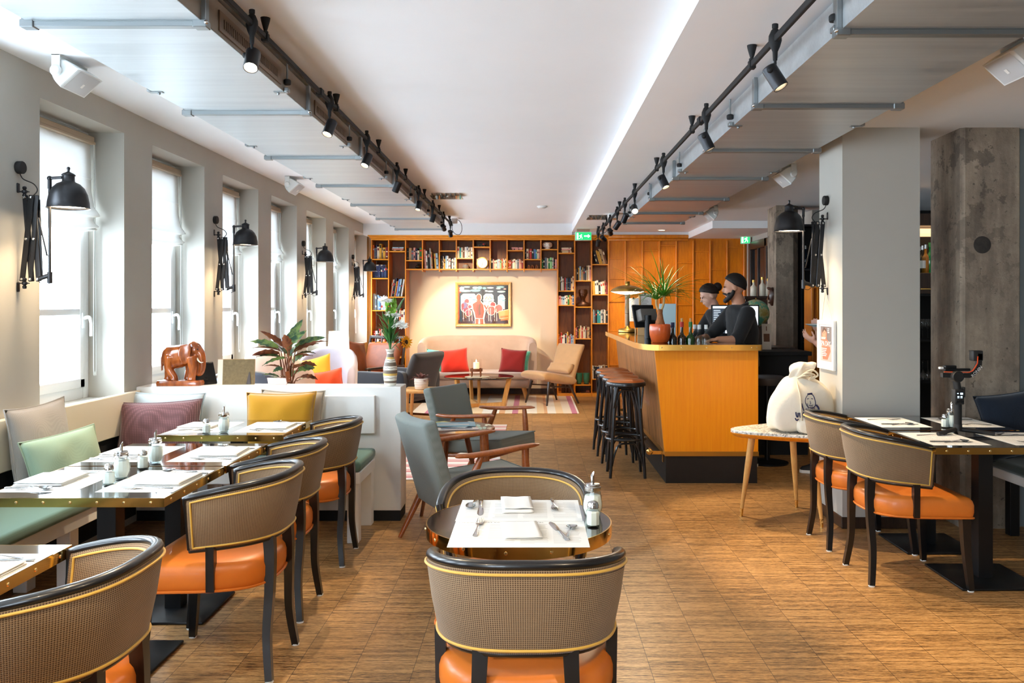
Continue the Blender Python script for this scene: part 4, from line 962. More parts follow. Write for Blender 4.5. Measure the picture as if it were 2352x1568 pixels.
for i in range(3): tag(G().rbox(-.03,.03,0,.08,0,.02+.01*i,.004,1).obj('wooden_block', M['bronze'] if i < 2 else M['walnut'], loc=(cellc(12,903)[0]-.075+.075*i, 13.36, ZBASE)), 'small dark block under the green vases, %s of three' % ('left','middle','right')[i], 'block', 'small blocks under the vases')

# ================================================================ PAINTING
pt = thing('framed_painting', 'framed painting of a red waiter carrying a tray in a cafe', 'painting', (X(1109.5,13.66), 13.68, Z(699,13.66)))
def wq(u, v): return (X(u,13.66)-pt.location.x, Z(v,13.66)-pt.location.z)
fx0, fz1 = wq(1046,648); fx1, fz0 = wq(1174,750)
g = G(); prof = ((0,0),(0,.03),(.012,.036),(.030,.030),(.045,.018),(.048,.008))
g.loft([[Vector((cx, -p[1], cz)) for cx, cz in ((fx0+p[0],fz0+p[0]),(fx1-p[0],fz0+p[0]),(fx1-p[0],fz1-p[0]),(fx0+p[0],fz1-p[0]))] for p in prof], cap=False)
g.obj('frame', wood('gilt_wood_frame', (196,150,84), (226,186,120), (5,5,5), .35, .2), pt, smooth=False)
M['paint'] = vcol('oil_paint', .45, .15, .25)
g = G(); cx0, cx1, cz0, cz1 = fx0+.046, fx1-.046, fz0+.046, fz1-.046
dp = [.008]
def pp(poly, col, dz=.0004):
    """poly in 0..1 canvas coordinates, y downwards"""
    g.col = lin(col); dp[0] += .00012; y = -dp[0]
    pts = [Vector((cx0+(cx1-cx0)*a, y, cz1-(cz1-cz0)*b)) for a, b in poly]; g.add(pts, [list(range(len(pts)))])
def blob(a, b, ra, rb, col, n=12, j=.15, rot=0):
    q = random.Random(int(a*997+b*131)); pp([(a+ra*cos(t)*(1+j*(q.random()-.5))*cos(rot)-rb*sin(t)*sin(rot), b+rb*sin(t)*(1+j*(q.random()-.5))+ra*cos(t)*sin(rot)) for t in [2*PI*k/n for k in range(n)]], col)
def stroke(pts, w, col):
    P = [Vector((a, b, 0)) for a, b in pts]; L = []; Rr = []
    for i, p in enumerate(P):
        d = (P[min(i+1, len(P)-1)]-P[max(i-1, 0)]).normalized(); nn = Vector((-d.y*.72, d.x, 0))*w; L.append((p.x+nn.x, p.y+nn.y)); Rr.append((p.x-nn.x, p.y-nn.y))
    for i in range(len(P)-1): pp([L[i], L[i+1], Rr[i+1], Rr[i]], col)
pp([(0,0),(1,0),(1,1),(0,1)], (34,38,46)); pp([(0,.62),(1,.62),(1,1),(0,1)], (74,44,40)); pp([(0,.05),(.05,.05),(.07,.9),(0,.9)], (190,74,52)); pp([(.02,.2),(.055,.2),(.08,.95),(.02,.95)], (38,56,72))
q = random.Random(2)
for a, b, ra, rb in ((.07,.09,.05,.05),(.17,.05,.07,.02),(.14,.15,.13,.03),(.34,.14,.11,.035),(.34,.07,.06,.03),(.43,.07,.05,.04),(.52,.08,.04,.03),(.64,.07,.07,.02),(.64,.16,.07,.02),(.56,.15,.03,.02),(.84,.05,.08,.025),(.80,.09,.05,.02),(.86,.17,.09,.025),(.93,.1,.03,.02)): blob(a, b, ra, rb, (q.choice([(150,196,196),(180,208,204),(120,170,176),(222,176,160),(206,214,206)])))
for a, b, c_, d in ((.05,.22,.36,.62),(.50,.22,.71,.62),(.79,.24,.93,.62)):
    pp([(a,b+.06),(a+.05,b),(c_-.04,b),(c_,b+.06),(c_,d),(a,d)], (200,218,220)); pp([(a+.015,b+.07),(a+.055,b+.02),(c_-.05,b+.02),(c_-.015,b+.07),(c_-.015,b+.18),(a+.015,b+.18)], (140,188,200)); pp([(a+.02,b+.21),(c_-.02,b+.21),(c_-.02,d-.02),(a+.02,d-.02)], (170,196,200))
for a, b in ((.1,.3),(.2,.27),(.15,.4),(.27,.33),(.58,.3),(.85,.35)): stroke([(a,b),(a+.09,b-.005)], .008, (236,240,236)); stroke([(a+.02,b+.05),(a+.1,b+.05)], .006, (88,140,160))
pp([(.70,.15),(.78,.15),(.79,.62),(.71,.62)], (36,40,44)); pp([(.46,.2),(.50,.2),(.50,.5),(.46,.5)], (48,52,54))
for a, b, s in ((.17,.42,.055),(.23,.56,.04),(.69,.5,.055),(.84,.45,.05)):
    blob(a, b, s*1.15, s*1.4, (238,226,214)); blob(a, b, s*.85, s*1.1, (172,72,72) if a < .8 else (226,206,190)); blob(a-.03, b+.16, s*1.7, s*2.4, (236,222,208)); blob(a-.03, b+.16, s*1.45, s*2.1, (150,70,84) if a < .6 else (196,96,84))
blob(.13,.52,.05,.08,(120,106,150)); blob(.09,.53,.03,.06,(176,60,60))
for a in (.10,.21,.27,.60,.64,.72,.76): stroke([(a,.56+.1*q.random()),(a+.005,.78),(a+.01,.93)], .007, (240,226,210))
for k in range(40):
    a, b = q.random(), .66+.3*q.random(); stroke([(a,b),(a+.03*(q.random()-.5),b+.05*q.random()),(a+.04*(q.random()-.5),b+.07)], .004+.004*q.random(), q.choice([(196,96,66),(120,60,60),(232,210,190),(90,52,48),(60,40,44),(214,140,90),(168,150,180)]))
pp([(.80,.68),(1,.63),(1,.84),(.82,.86)], (224,160,90)); pp([(.84,.8),(1,.78),(1,.9),(.85,.92)], (214,120,52)); stroke([(.8,.68),(1,.63)], .008, (246,220,180)); stroke([(.82,.87),(1,.84)], .006, (250,214,170))
pp([(.27,.47),(.35,.41),(.46,.41),(.52,.5),(.55,.68),(.52,.88),(.53,1),(.33,1),(.33,.86),(.30,.7),(.28,.62)], (246,226,208)); pp([(.29,.49),(.36,.43),(.45,.43),(.50,.51),(.52,.68),(.49,.86),(.35,.85),(.33,.7),(.30,.62)], (216,84,58))
pp([(.345,.87),(.41,.87),(.40,1),(.345,1)], (222,98,66)); pp([(.43,.87),(.50,.87),(.505,1),(.44,1)], (214,90,60)); pp([(.38,.5),(.46,.5),(.46,.76),(.40,.8),(.37,.65)], (140,72,44)); stroke([(.44,.48),(.42,.6),(.43,.76)], .01, (92,74,40)); stroke([(.39,.5),(.37,.62),(.39,.75)], .01, (176,62,40))
pp([(.50,.52),(.55,.64),(.58,.66),(.62,.52),(.59,.50),(.57,.56),(.53,.47)], (246,224,206)); pp([(.51,.53),(.555,.63),(.575,.63),(.605,.53),(.59,.52),(.57,.58),(.53,.5)], (214,84,60))
blob(.41,.32,.062,.10,(246,228,210),14,.08); blob(.41,.32,.046,.082,(226,84,46),14,.08); pp([(.38,.38),(.44,.38),(.45,.43),(.37,.43)], (222,90,60))
stroke([(.49,.385),(.60,.40),(.715,.385)], .016, (250,246,240)); stroke([(.54,.37),(.57,.3),(.60,.37),(.63,.29),(.66,.37)], .012, (236,160,130)); stroke([(.56,.37),(.60,.32),(.65,.37)], .007, (250,240,232)); stroke([(.60,.41),(.585,.5)], .014, (246,236,226))
g.col = lin((34,38,46)); g.add([Vector((a,-.004,b)) for a, b in ((cx0,cz0),(cx1,cz0),(cx1,cz1),(cx0,cz1))], [(0,1,2,3)])
g.obj('canvas', M['paint'], pt, smooth=False, fix=False)
# ================================================================ LOUNGE
def pillow_mesh(w, h, t, name='cushion', m=None, pinch=.08, seed=0, n=18):
    q = random.Random(seed); ph = [q.random()*6 for _ in range(4)]
    def fn(sgn):
        def f(u, v):
            a, b = 2*u-1, 2*v-1; k = pinch
            x = w/2*a*(1-k*(1-b*b)*abs(a)**2); z = h/2*b*(1-k*(1-a*a)*abs(b)**2)
            e = max(0, (1-abs(a)**2.6)*(1-abs(b)**2.6))**.55
            wr = 1+.06*sin(7*a+3*b+ph[0])+.05*sin(5*b-6*a+ph[1])
            return (x, sgn*t/2*e*wr, z)
        return f
    g = G(); uvf = lambda u, v: (u*w, v*h); g.grid(fn(-1), n, n, uvfn=uvf); g.grid(fn(1), n, n, uvfn=uvf)
    return g.mesh(name, m, ang=180, weld=True)
def pillow(name, label, cat, loc, rot, w, h, t, m, group=None, seed=0, piping=None, pinch=.08):
    o = bpy.data.objects.new(name, pillow_mesh(w, h, t, name, m, pinch, seed)); COL.objects.link(o); o.location = loc; o.rotation_euler = rot; tag(o, label, cat, group)
    k = pinch
    pts = []
    for i in range(24): a = -1+2*i/24; pts.append((w/2*a, 0, -h/2*(1-k*(1-a*a))))
    for i in range(24): b = -1+2*i/24; pts.append((w/2*(1-k*(1-b*b)), 0, h/2*b))
    for i in range(24): a = 1-2*i/24; pts.append((w/2*a, 0, h/2*(1-k*(1-a*a))))
    for i in range(24): b = 1-2*i/24; pts.append((-w/2*(1-k*(1-b*b)), 0, h/2*b))
    G().tube(pts, .0035, 6, closed=True).obj('seam', piping or m, o)
    return o
M['sofa'] = mat('taupe_velvet', (172,146,130), .8, var=.07, vs=5, sheen=.5, bump=.1, bs=50)
def shell(hw, d, z0, z1, t, e=2.6, top=None, n=40, lean=.05, wing=.0, tk=.0):
    """upholstered curved back: U plan, closed thickness"""
    g = G()
    def pl(off):
        P = []
        for i in range(121):
            a = -PI/2+PI*i/120; P.append(Vector(((hw+off)*math.copysign(abs(sin(a))**(2/e), sin(a)), (d+off)*max(0, cos(a))**(2/e), 0)))
        return resample(P, n)[0]
    O, I = pl(0), pl(-t); m = 14; vs = []
    for i in range(n+1):
        s = -1+2*i/n; zt = top(s) if top else z1
        ring = []
        for f, o in ((0,0),(.03,.0),(.5,0),(.9,0),(.97,.1),(1,.3),(1.01,.5),(1,.7),(.97,.9),(.9,1),(.5,1.08),(.2,1.06),(.03,1.0),(0,1)):
            p = O[i].lerp(I[i], o); z = z0+(zt-z0)*f; ring.append(Vector((p.x*(1+wing*f), p.y+lean*f, z)))
        vs += ring
    fs = [(i*m+j, i*m+(j+1) % m, (i+1)*m+(j+1) % m, (i+1)*m+j) for i in range(n) for j in range(m)]+[list(range(m))[::-1], [n*m+j for j in range(m)]]
    return g.add(vs, fs)
sx, sy = X(1095,13.0), 13.05
so = thing('sofa', 'long taupe velvet sofa with a curved wing back under the painting', 'sofa', (sx, sy, 0))
shell(.93, .48, .22, .95, .12, 4.5, lambda s: .955-.10*max(0, abs(s)-.45)**2*3.2).obj('backrest', M['sofa'], so, ang=60)
G().rbox(-.83, .83, -.42, .40, .20, .335, .05, 4).obj('seat_base', M['sofa'], so, ang=50)
G().rbox(-.82, .82, -.45, .36, .325, .425, .045, 4).obj('seat_cushion', M['sofa'], so, ang=50)
for x in (-.72, .72):
    for y in (-.33, .33): G().tube([(x,y,.21),(x*1.07,y*1.08,0)], [.028,.016], 10).obj('leg', M['beech'], so)
M['teal'] = mat('teal_velvet', (84,180,160), .75, var=.18, vs=14, sheen=.5, bump=.2, bs=30)
M['red'] = fabric('red_cloth', (222,52,34), .75, 300, var=.05); M['dred'] = fabric('dark_red_cloth', (140,34,34), .75, 300, var=.08)
def cush(u, v, y, w, h, rz, rx, ry, m, lb, name='cushion', seed=0, grp=None): return pillow(name, lb, 'cushion', (X(u,y), y, Z(v,y)), (rx, ry, rz), w, h, .15, m, grp, seed)
cush(1010, 831, 13.02, .42, .38, R(8), R(-14), R(4), M['teal'], 'teal velvet cushion at the left end of the sofa, behind the red one', seed=1)
cush(1043, 829, 12.86, .43, .37, R(4), R(-16), R(-6), M['red'], 'bright red cushion on the sofa', seed=2)
cush(1178, 829, 12.90, .40, .37, R(-6), R(-14), R(5), M['dred'], 'dark red cushion at the right end of the sofa', seed=3)
cush(1186, 830, 13.05, .40, .36, R(-10), R(-14), R(5), M['teal'], 'teal cushion almost hidden behind the dark red cushion', seed=4)
# rugs
def stripes(name, stops, axis, length):
    t = NT(name); v = t.coords(); s = t.n('ShaderNodeSeparateXYZ'); t.l(v, s.inputs[0])
    r = t.n('ShaderNodeValToRGB'); r.color_ramp.interpolation = 'CONSTANT'; e = r.color_ramp.elements
    while len(e) < len(stops): e.new(.5)
    for el, (p, c) in zip(e, stops): el.position = p; el.color = (*lin(c), 1)
    f = t.math('MULTIPLY', s.outputs[axis], 1/length)
    if name == 'red_striped_rug': f = t.math('FRACT', t.math('MULTIPLY', s.outputs[axis], 1/length))
    t.l(f, r.inputs[0]); n = t.noise(t.coords((60,60,60)), 3, 3)
    t.set(Base_Color=t.mix(r.outputs[0], (1,1,1), t.math('MULTIPLY', n, .12)), Roughness=.95, Sheen_Weight=.2); t.bump(n, .4, .004); return t.m
cr, ora, pk, yl, wh = (238,222,196), (226,164,92), (200,96,130), (240,206,150), (246,238,222)
st = [(0,cr),(.08,pk),(.12,cr),(.2,ora),(.26,cr),(.34,yl),(.42,wh),(.52,ora),(.555,cr),(.60,pk),(.635,yl),(.68,wh),(.75,yl),(.79,ora),(.81,wh),(.86,yl),(.905,cr),(.955,pk),(.985,wh)]
tag(G().rbox(0, 2.25, 0, 2.2, 0, .008, .003, 1).obj('rug', stripes('striped_wool_rug', st, 'X', 2.25), loc=(.63-2.25, 11.2, .0005)), 'large woven rug with pink, orange and cream stripes under the sofa table', 'rug')
tag(G().rbox(0, 1.2, 0, 3.2, 0, .007, .003, 1).obj('rug', stripes('red_striped_rug', [(0,(238,228,218)),(.3,(206,84,84)),(.52,(240,226,216)),(.66,(214,120,120)),(.8,(244,236,228))], 'Y', .24), loc=(-1.5, 6.95, .0005)), 'white rug with red stripes under the grey armchairs', 'rug')
# round smoked-glass coffee table
cx, cy = X(1100,11.95), 11.95
ct = thing('coffee_table', 'round smoked-glass coffee table on a light wood base before the sofa', 'coffee table', (cx, cy, 0))
M['smoke'] = glassmat('smoked_glass', (96,84,80), fres=1.6)
G().lathe([(0,.425),(.492,.425),(.496,.429),(.496,.435),(.492,.437),(0,.437)], 64).obj('glass_top', M['smoke'], ct, ang=30)
for a in (R(-10), R(110), R(230)):
    m_ = rotz(a); g = G()
    g.prism([(.0,0),(.36,0),(.385,.02),(.47,.40),(.47,.424),(.41,.424),(.335,.075),(.0,.05)], -.02, .02, m_ @ rotx(PI/2)); g.obj('leg', M['beech'], ct, ang=30)
G().tube([(0,0,.0),(0,0,.424)], .022, 10).obj('post', M['beech'], ct)
pm = tag(G().lathe([(0,0),(.172,0),(.175,.003),(.172,.006),(0,.006)], 32).obj('trivet', fabric('woven_mat', (226,206,160), .7, 160), loc=(X(1096,11.8), 11.8, .437)), 'round woven mat on the smoked-glass table', 'mat')
ch = thing('candle_holder', 'dark wood candle holder with a glass cylinder on the coffee table', 'candle holder', (X(1094,11.8), 11.8, .443))
G().lathe([(.070,.075),(.088,.075),(.088,.115),(.070,.115),(.07,.075)], 28).obj('ring', M['walnut'], ch, ang=30); G().lathe([(0,.085),(.071,.085),(.071,.092),(0,.092)], 24).obj('tray', M['walnut'], ch)
for k in range(4): a = PI/4+k*PI/2; G().tube([(.082*cos(a),.082*sin(a),.118),(.088*cos(a),.088*sin(a),0)], [.011,.007], 8).obj('leg', M['walnut'], ch)
G().lathe([(.066,.093),(.068,.093),(.068,.25),(.066,.25)], 28).obj('glass_cylinder', M['glass'], ch, ang=30)
cd = thing('candle', 'lit white pillar candle inside the glass cylinder', 'candle', (X(1094,11.8), 11.8, .5352))
G().lathe([(0,0),(.042,0),(.042,.105),(.036,.11),(.0,.104)], 24).obj('wax', mat('candle_wax', (250,240,220), .5, sss=.3, emit=(255,214,150), es=.5), cd)
G().lathe([(0,.106),(.006,.112),(.0085,.122),(.005,.138),(0,.15)], 10).obj('flame', mat('candle_flame', (255,220,150), .5, emit=(255,210,130), es=25), cd)
# beige lounge chair at the right
M['beige'] = mat('apricot_fabric', (212,164,112), .85, var=.05, vs=8, sheen=.3, bump=.12, bs=120)
bx, by = X(1268,12.35), 12.38
bcx = thing('lounge_chair', 'apricot upholstered lounge chair with dark tapered legs by the bookcase', 'lounge chair', (bx, by, 0), R(128))
def bent(w, prof, t, name, m, par, ripple=.0):
    """padded slab: side profile (y,z) pairs of the centre line swept over width w"""
    P = spline([Vector((0, a, b)) for a, b in prof], 6); n = len(P); rings = []
    for i, p in enumerate(P):
        d = (P[min(i+1,n-1)]-P[max(i-1,0)]).normalized(); nn = Vector((0,-d.z,d.y)); f = i/(n-1); k = min(1, .45+6*min(f,1-f))
        wi = w(f) if callable(w) else w; ring = []
        for q in range(20):
            a = 2*PI*q/20; ex = math.copysign(abs(cos(a))**.45, cos(a)); ey = math.copysign(abs(sin(a))**.6, sin(a))
            ring.append(p+Vector((wi/2*ex,0,0))+nn*(t/2*k*ey))
        rings.append(ring)
    return G().loft(rings).obj(name, m, par, ang=70)
bent(.56, [(.36,.405),(.30,.43),(.1,.40),(-.12,.35),(-.24,.335)], .13, 'seat', M['beige'], bcx)
bent(lambda f: .50+.08*f, [(-.20,.36),(-.245,.50),(-.30,.68),(-.38,.86)], .10, 'backrest', M['beige'], bcx)
bent(.50, [(-.11,.46),(-.17,.52),(-.20,.58)], .09, 'lumbar_cushion', M['beige'], bcx)
for s in (-1, 1):
    G().tube([(s*.20,.22,.34),(s*.25,.30,0)], [.022,.013], 8).obj('leg', M['darkwood'], bcx); G().tube([(s*.20,-.16,.30),(s*.25,-.30,0)], [.022,.013], 8).obj('leg', M['darkwood'], bcx)
    G().tube([(s*.205,.23,.28),(s*.205,-.18,.24)], .010, 8).obj('rail', M['darkwood'], bcx)
# grey armchairs with teak arms
M['greyfab'] = fabric('blue_grey_wool', (142,150,144), .72, 380, var=.06, sheen=.2)
def armchair():
    c = thing('armchair', 'x', 'armchair')
    b = bmesh.new(); bmesh.ops.create_cube(b, size=1)
    bmesh.ops.scale(b, vec=(.52,.085,.56), verts=b.verts[:]); bmesh.ops.bevel(b, geom=b.edges[:], offset=.022, segments=3, profile=.5, affect='EDGES')
    bmesh.ops.subdivide_edges(b, edges=[e for e in b.edges if abs(e.verts[0].co.x-e.verts[1].co.x) > .2], cuts=7)
    for v in b.verts: v.co.y -= .028*(1-(v.co.x/.26)**2)*(.3+.7*(v.co.z/.56+.5)); v.co.x *= .93+.07*(v.co.z/.56+.5)
    G().bm(b, tr(0,-.325,.515) @ rotx(R(16))).obj('backrest', M['greyfab'], c, ang=50)
    m_ = tr(0,.0,.355) @ rotx(R(4)); g = G().rbox(-.265,.265,-.26,.31,-.055,.055,.024,3,m_); g.obj('seat', M['greyfab'], c, ang=50)
    g = G(); e = [(-.262,.308,.05),(.262,.308,.05),(.262,-.25,.05),(-.262,-.25,.05)]; g.tube([m_ @ Vector(p) for p in e], .004, 6, closed=True); g.obj('piping', M['greyfab'], c)
    for s in (-1, 1):
        st = [(-.265,.583,.010,.008),(-.25,.585,.022,.012),(-.16,.582,.030,.014),(.0,.590,.033,.015),(.15,.604,.031,.015),(.24,.612,.022,.012),(.275,.612,.006,.005)]
        g = G(); g.loft([[Vector((s*.305+w*math.copysign(abs(cos(a))**.6,cos(a)), y, z+h*math.copysign(abs(sin(a))**.7,sin(a)))) for a in [2*PI*j/14 for j in range(14)]] for y, z, w, h in st]); g.obj('armrest', M['teak'], c, ang=50)
        G().tube(spline([(s*.300,.18,.595),(s*.298,.195,.40),(s*.292,.215,.0)], 5), [.017,.019,.021,.023,.024,.024,.023,.021,.018,.015,.013], 10).obj('leg', M['teak'], c)
        G().tube(spline([(s*.300,-.10,.575),(s*.290,-.20,.36),(s*.270,-.40,.0)], 5), [.017,.019,.021,.024,.025,.025,.024,.021,.018,.015,.013], 10).obj('leg', M['teak'], c)
        G().tube([(s*.285,.20,.30),(s*.285,-.23,.27)], .014, 8).obj('side_rail', M['teak'], c)
    for y, z in ((.2,.285),(-.22,.265)): G().tube([(-.285,y,z),(.285,y,z)], .014, 8).obj('cross_rail', M['teak'], c)
    return c
ac = armchair(); AC = {}
place(ac, AC, (-.345, 5.19, 0), -math.atan2(.88,.47), 'grey armchair with teak arms nearest us, seen from behind', 'grey teak-armed armchairs')
place(ac, AC, (-.37, 6.74, 0), -math.atan2(.86,-.5), 'grey armchair with teak arms farther back, facing right', 'grey teak-armed armchairs')
# round magazine table
mt = thing('side_table', 'round wooden side table with magazines between the grey armchairs', 'side table', (-.585, 5.95, 0))
G().lathe([(0,.555),(.30,.555),(.318,.562),(.322,.575),(.318,.585),(.0,.585)], 48).obj('tabletop', M['teak'], mt, ang=40); G().lathe([(0,.5852),(.306,.5852),(.306,.587),(0,.587)], 48).obj('glass_plate', M['glass'], mt, ang=30)
for k in range(3): a = R(225)+k*2*PI/3; G().tube([(.12*cos(a),.12*sin(a),.56),(.25*cos(a),.25*sin(a),0)], [.020,.012], 8).obj('leg', M['walnut'], mt)
for i, (dx, dy, rz, w, d, z, c_, lb) in enumerate(((.06,-.06,R(12),.29,.21,.5872,(224,208,196),'pale pink magazine at the bottom of the side-table pile'),(.02,.06,R(-20),.28,.20,.5912,(236,234,226),'white newspaper in the middle of the side-table pile'),(.03,.05,R(6),.30,.20,.5952,(110,164,182),'blue magazine on top of the side-table pile'),(-.1,.13,R(40),.24,.18,.5872,(210,196,92),'yellow brochure at the back of the side-table pile'))):
    o = tag(G().rbox(-w/2,w/2,-d/2,d/2,0,.0035,.001,1).obj('magazine', mat('magazine_cover_%d' % i, c_, .35, var=.15, vs=14), loc=(-.585+dx, 5.95+dy, z), rot=(0,0,rz)), lb, 'magazine', 'magazines on the side table')
    g = G(); g.box(-w*.4,w*.1,d*.2,d*.32,.0036,.0039); g.box(-w*.4,w*.35,-d*.3,d*.05,.0036,.0039); g.obj('cover_print', PM['e'] if i else PM['s'], o, smooth=False)
# dark tufted armchair
M['char'] = mat('charcoal_wool', (62,58,56), .9, var=.08, vs=8, sheen=.3, bump=.15, bs=150); M['charblue'] = mat('charcoal_blue_wool', (48,52,60), .9, sheen=.3, bump=.15, bs=150)
dk = thing('tufted_armchair', 'dark grey button-tufted armchair with rolled arms behind the half wall', 'armchair', (-1.60, 10.15, 0), R(66))
bent(.66, [(-.26,.36),(-.30,.55),(-.35,.72),(-.42,.88)], .13, 'backrest', M['char'], dk)
bent(.56, [(.40,.37),(.2,.41),(-.1,.39),(-.3,.37)], .15, 'seat', M['char'], dk)
for k in range(3):
    for j in range(2): G().ball((-.2+.2*k, -.262-.055*j, .62+.12*j), (.014,.010,.014), 10, 8).obj('button', M['char'], dk)
for s in (-1, 1):
    pr = [(.44,.20),(.46,.45),(.44,.60),(.38,.66),(.0,.66),(-.24,.68),(-.32,.60),(-.30,.25)]
    g = G(); ol = spline([Vector((0,a,b)) for a, b in pr], 5); rings = []
    for xx, k in ((-.06,.93),(-.045,1),(.045,1),(.06,.93)): rings.append([Vector((s*.36+xx, .07+(p.y-.07)*k, .45+(p.z-.45)*k)) for p in ol])
    g.loft(rings); g.obj('arm', M['charblue'], dk, ang=50)
    for y in (-.26,.36): G().tube([(s*.3,y,.26),(s*.32,y*1.1,0)], [.024,.014], 8).obj('leg', M['walnut'], dk)
    G().tube([(s*.31,-.3,.10),(s*.31,.4,.10)], .014, 8).obj('rail', M['walnut'], dk)
# low orange-wood table and succulent
ot = thing('low_table', 'low orange-toned wooden table carrying the small white plant pot', 'side table', (X(985,9.0), 9.0, 0))
G().rbox(-.26,.26,-.24,.24,.525,.552,.006,2).obj('tabletop', M['beech'], ot, ang=30)
for sx_ in (-1,1):
    for sy_ in (-1,1): G().tube([(sx_*.2,sy_*.18,.53),(sx_*.23,sy_*.21,0)], [.02,.013], 8).obj('leg', M['beech'], ot)
pot = thing('succulent_pot', 'small ridged white pot with a brown-leaved succulent on the low table', 'potted plant', (X(968,8.93), 8.92, .552))
G().lathe([(0,0),(.055,0),(.068,.012),(.070,.03),(.0725,.036),(.0705,.042),(.073,.056),(.0755,.062),(.073,.068),(.075,.082),(.077,.088),(.0745,.094),(.076,.118),(.072,.12),(.068,.11),(0,.105)], 28).obj('pot', M['porcelain'], pot)
def leafblade(g, base, d, L, w, bend=.3, twist=0, n=8, wavy=0, fold=.25):
    """leaf from base along d, drooping by bend"""
    base, d = Vector(base), Vector(d).normalized(); s = d.cross(Vector((0,0,1))); s = s.normalized() if s.length > .05 else Vector((1,0,0)); p = base.copy(); rows = []
    s = Matrix.Rotation(twist, 3, d) @ s
    for i in range(n+1):
        f = i/n; ww = w*sin(PI*min(1, f**.75))**.8+.0004; up = s.cross(d)
        k = 1+wavy*sin(f*26); off = up*wavy*.25*w*sin(f*30)
        rows.append((p-s*ww/2*k+up*fold*ww*.5+off, p.copy(), p+s*ww/2*k+up*fold*ww*.5-off)); d = (d+Vector((0,0,-bend/n))).normalized(); s = (s-d*s.dot(d)).normalized(); p = p+d*L/n
    vs = [q for r in rows for q in r]; g.add(vs, [(i*3+j, i*3+j+1, (i+1)*3+j+1, (i+1)*3+j) for i in range(n) for j in range(2)])
def foliage(parent, name, m, specs, fix=False):
    g = G()
    for sp_ in specs: leafblade(g, *sp_[:5], **(sp_[5] if len(sp_) > 5 else {}))
    return g.obj(name, m, parent, fix=False, ang=80)
q = random.Random(8); M['succ'] = mat('brown_leaf', (120,74,66), .55, var=.35, vs=40)
sp_ = []
for k in range(34): a = q.random()*2*PI; e = q.random(); sp_.append(((.03*cos(a)*e, .03*sin(a)*e, .10), (cos(a)*(.3+e), sin(a)*(.3+e), .9-.5*e), .075+.03*q.random(), .034, .9, {'wavy':.25}))
foliage(pot, 'leaves', M['succ'], sp_)
# table lamp on its small table by the window
tb = thing('lamp_table', 'light wooden side table under the white table lamp by the window', 'side table', (-2.27, 10.45, 0))
G().rbox(-.26,.26,-.25,.25,.475,.50,.008,2).obj('tabletop', M['beech'], tb, ang=30)
for sx_ in (-1,1):
    for sy_ in (-1,1): G().tube([(sx_*.2,sy_*.2,.48),(sx_*.23,sy_*.22,0)], [.02,.013], 8).obj('leg', M['beech'], tb)
tl = thing('table_lamp', 'table lamp with a glowing white drum shade and green ceramic base', 'table lamp', (X(778,10.5), 10.5, .50))
G().lathe([(0,0),(.045,0),(.050,.01),(.078,.08),(.080,.15),(.066,.215),(.03,.24),(.022,.26),(0,.26)], 24).obj('base', mat('green_ceramic', (66,88,72), .35, coat=.3, var=.15, vs=10), tl); G().tube([(0,0,.26),(0,0,.33)], .008, 8).obj('stem', M['brassdull'], tl)
sm = NT('lamp_shade_cloth'); sm.set(Base_Color=lin((250,244,232)), Roughness=.9, Emission_Color=lin((255,240,214)), Emission_Strength=1.6)
G().lathe([(.135,.285),(.120,.62)], 36).obj('shade', sm.m, tl, fix=False)
L = bpy.data.lights.new('lamp_light', 'POINT'); L.energy = 14; L.color = (1,.8,.55); L.shadow_soft_size = .06
o = bpy.data.objects.new('lamp_light', L); COL.objects.link(o); o.location = (X(778,10.5), 10.5, .97)
bxx = thing('card_box', 'small box, dark grey and tan, standing on the lamp table', 'box', (X(806,10.3), 10.32, .50), R(-20))
G().rbox(-.085,.0,-.03,.03,0,.15,.003,1).obj('dark_half', mat('dark_grey_card', (70,72,74), .7), bxx, ang=30); G().rbox(.0005,.085,-.03,.03,0,.155,.003,1).obj('tan_half', mat('tan_card', (226,168,84), .7), bxx, ang=30)
# wooden armchair with leather cushions
lw = thing('wooden_armchair', 'dark slatted wooden armchair with brown leather cushions by the bookcase', 'armchair', (X(838,11.6), 11.75, 0), R(150))
for s in (-1,1):
    G().tube([(s*.32,-.30,0),(s*.32,-.36,.55),(s*.32,-.46,1.0)], .022, 6).obj('leg', M['darkwood'], lw); G().tube([(s*.32,.32,0),(s*.32,.32,.58)], .022, 6).obj('leg', M['darkwood'], lw)
    G().rbox(s*.32-.03,s*.32+.03,-.40,.38,.57,.60,.008,2).obj('armrest', M['darkwood'], lw, ang=30)
G().tube([(-.32,-.455,.98),(.32,-.455,.98)], .024, 6).obj('top_slat', M['darkwood'], lw)
for k in range(5): x = -.22+.11*k; G().tube([(x,-.36,.45),(x,-.455,.97)], .013, 6).obj('back_slat', M['darkwood'], lw)
G().rbox(-.33,.33,-.34,.34,.36,.40,.006,1).obj('seat_frame', M['darkwood'], lw, ang=30)
bent(.58, [(.33,.44),(.1,.46),(-.2,.45),(-.3,.44)], .12, 'seat_cushion', M['leatherdark'], lw)
bent(.58, [(-.27,.50),(-.33,.68),(-.40,.90)], .13, 'back_cushion', M['leatherdark'], lw)
cushl = pillow('cushion', 'brown leather cushion leaning at the left side of the slatted armchair', 'cushion', (X(818,11.3), 11.30, .74), (R(-15),R(10),R(60)), .40, .46, .13, M['leatherdark'])
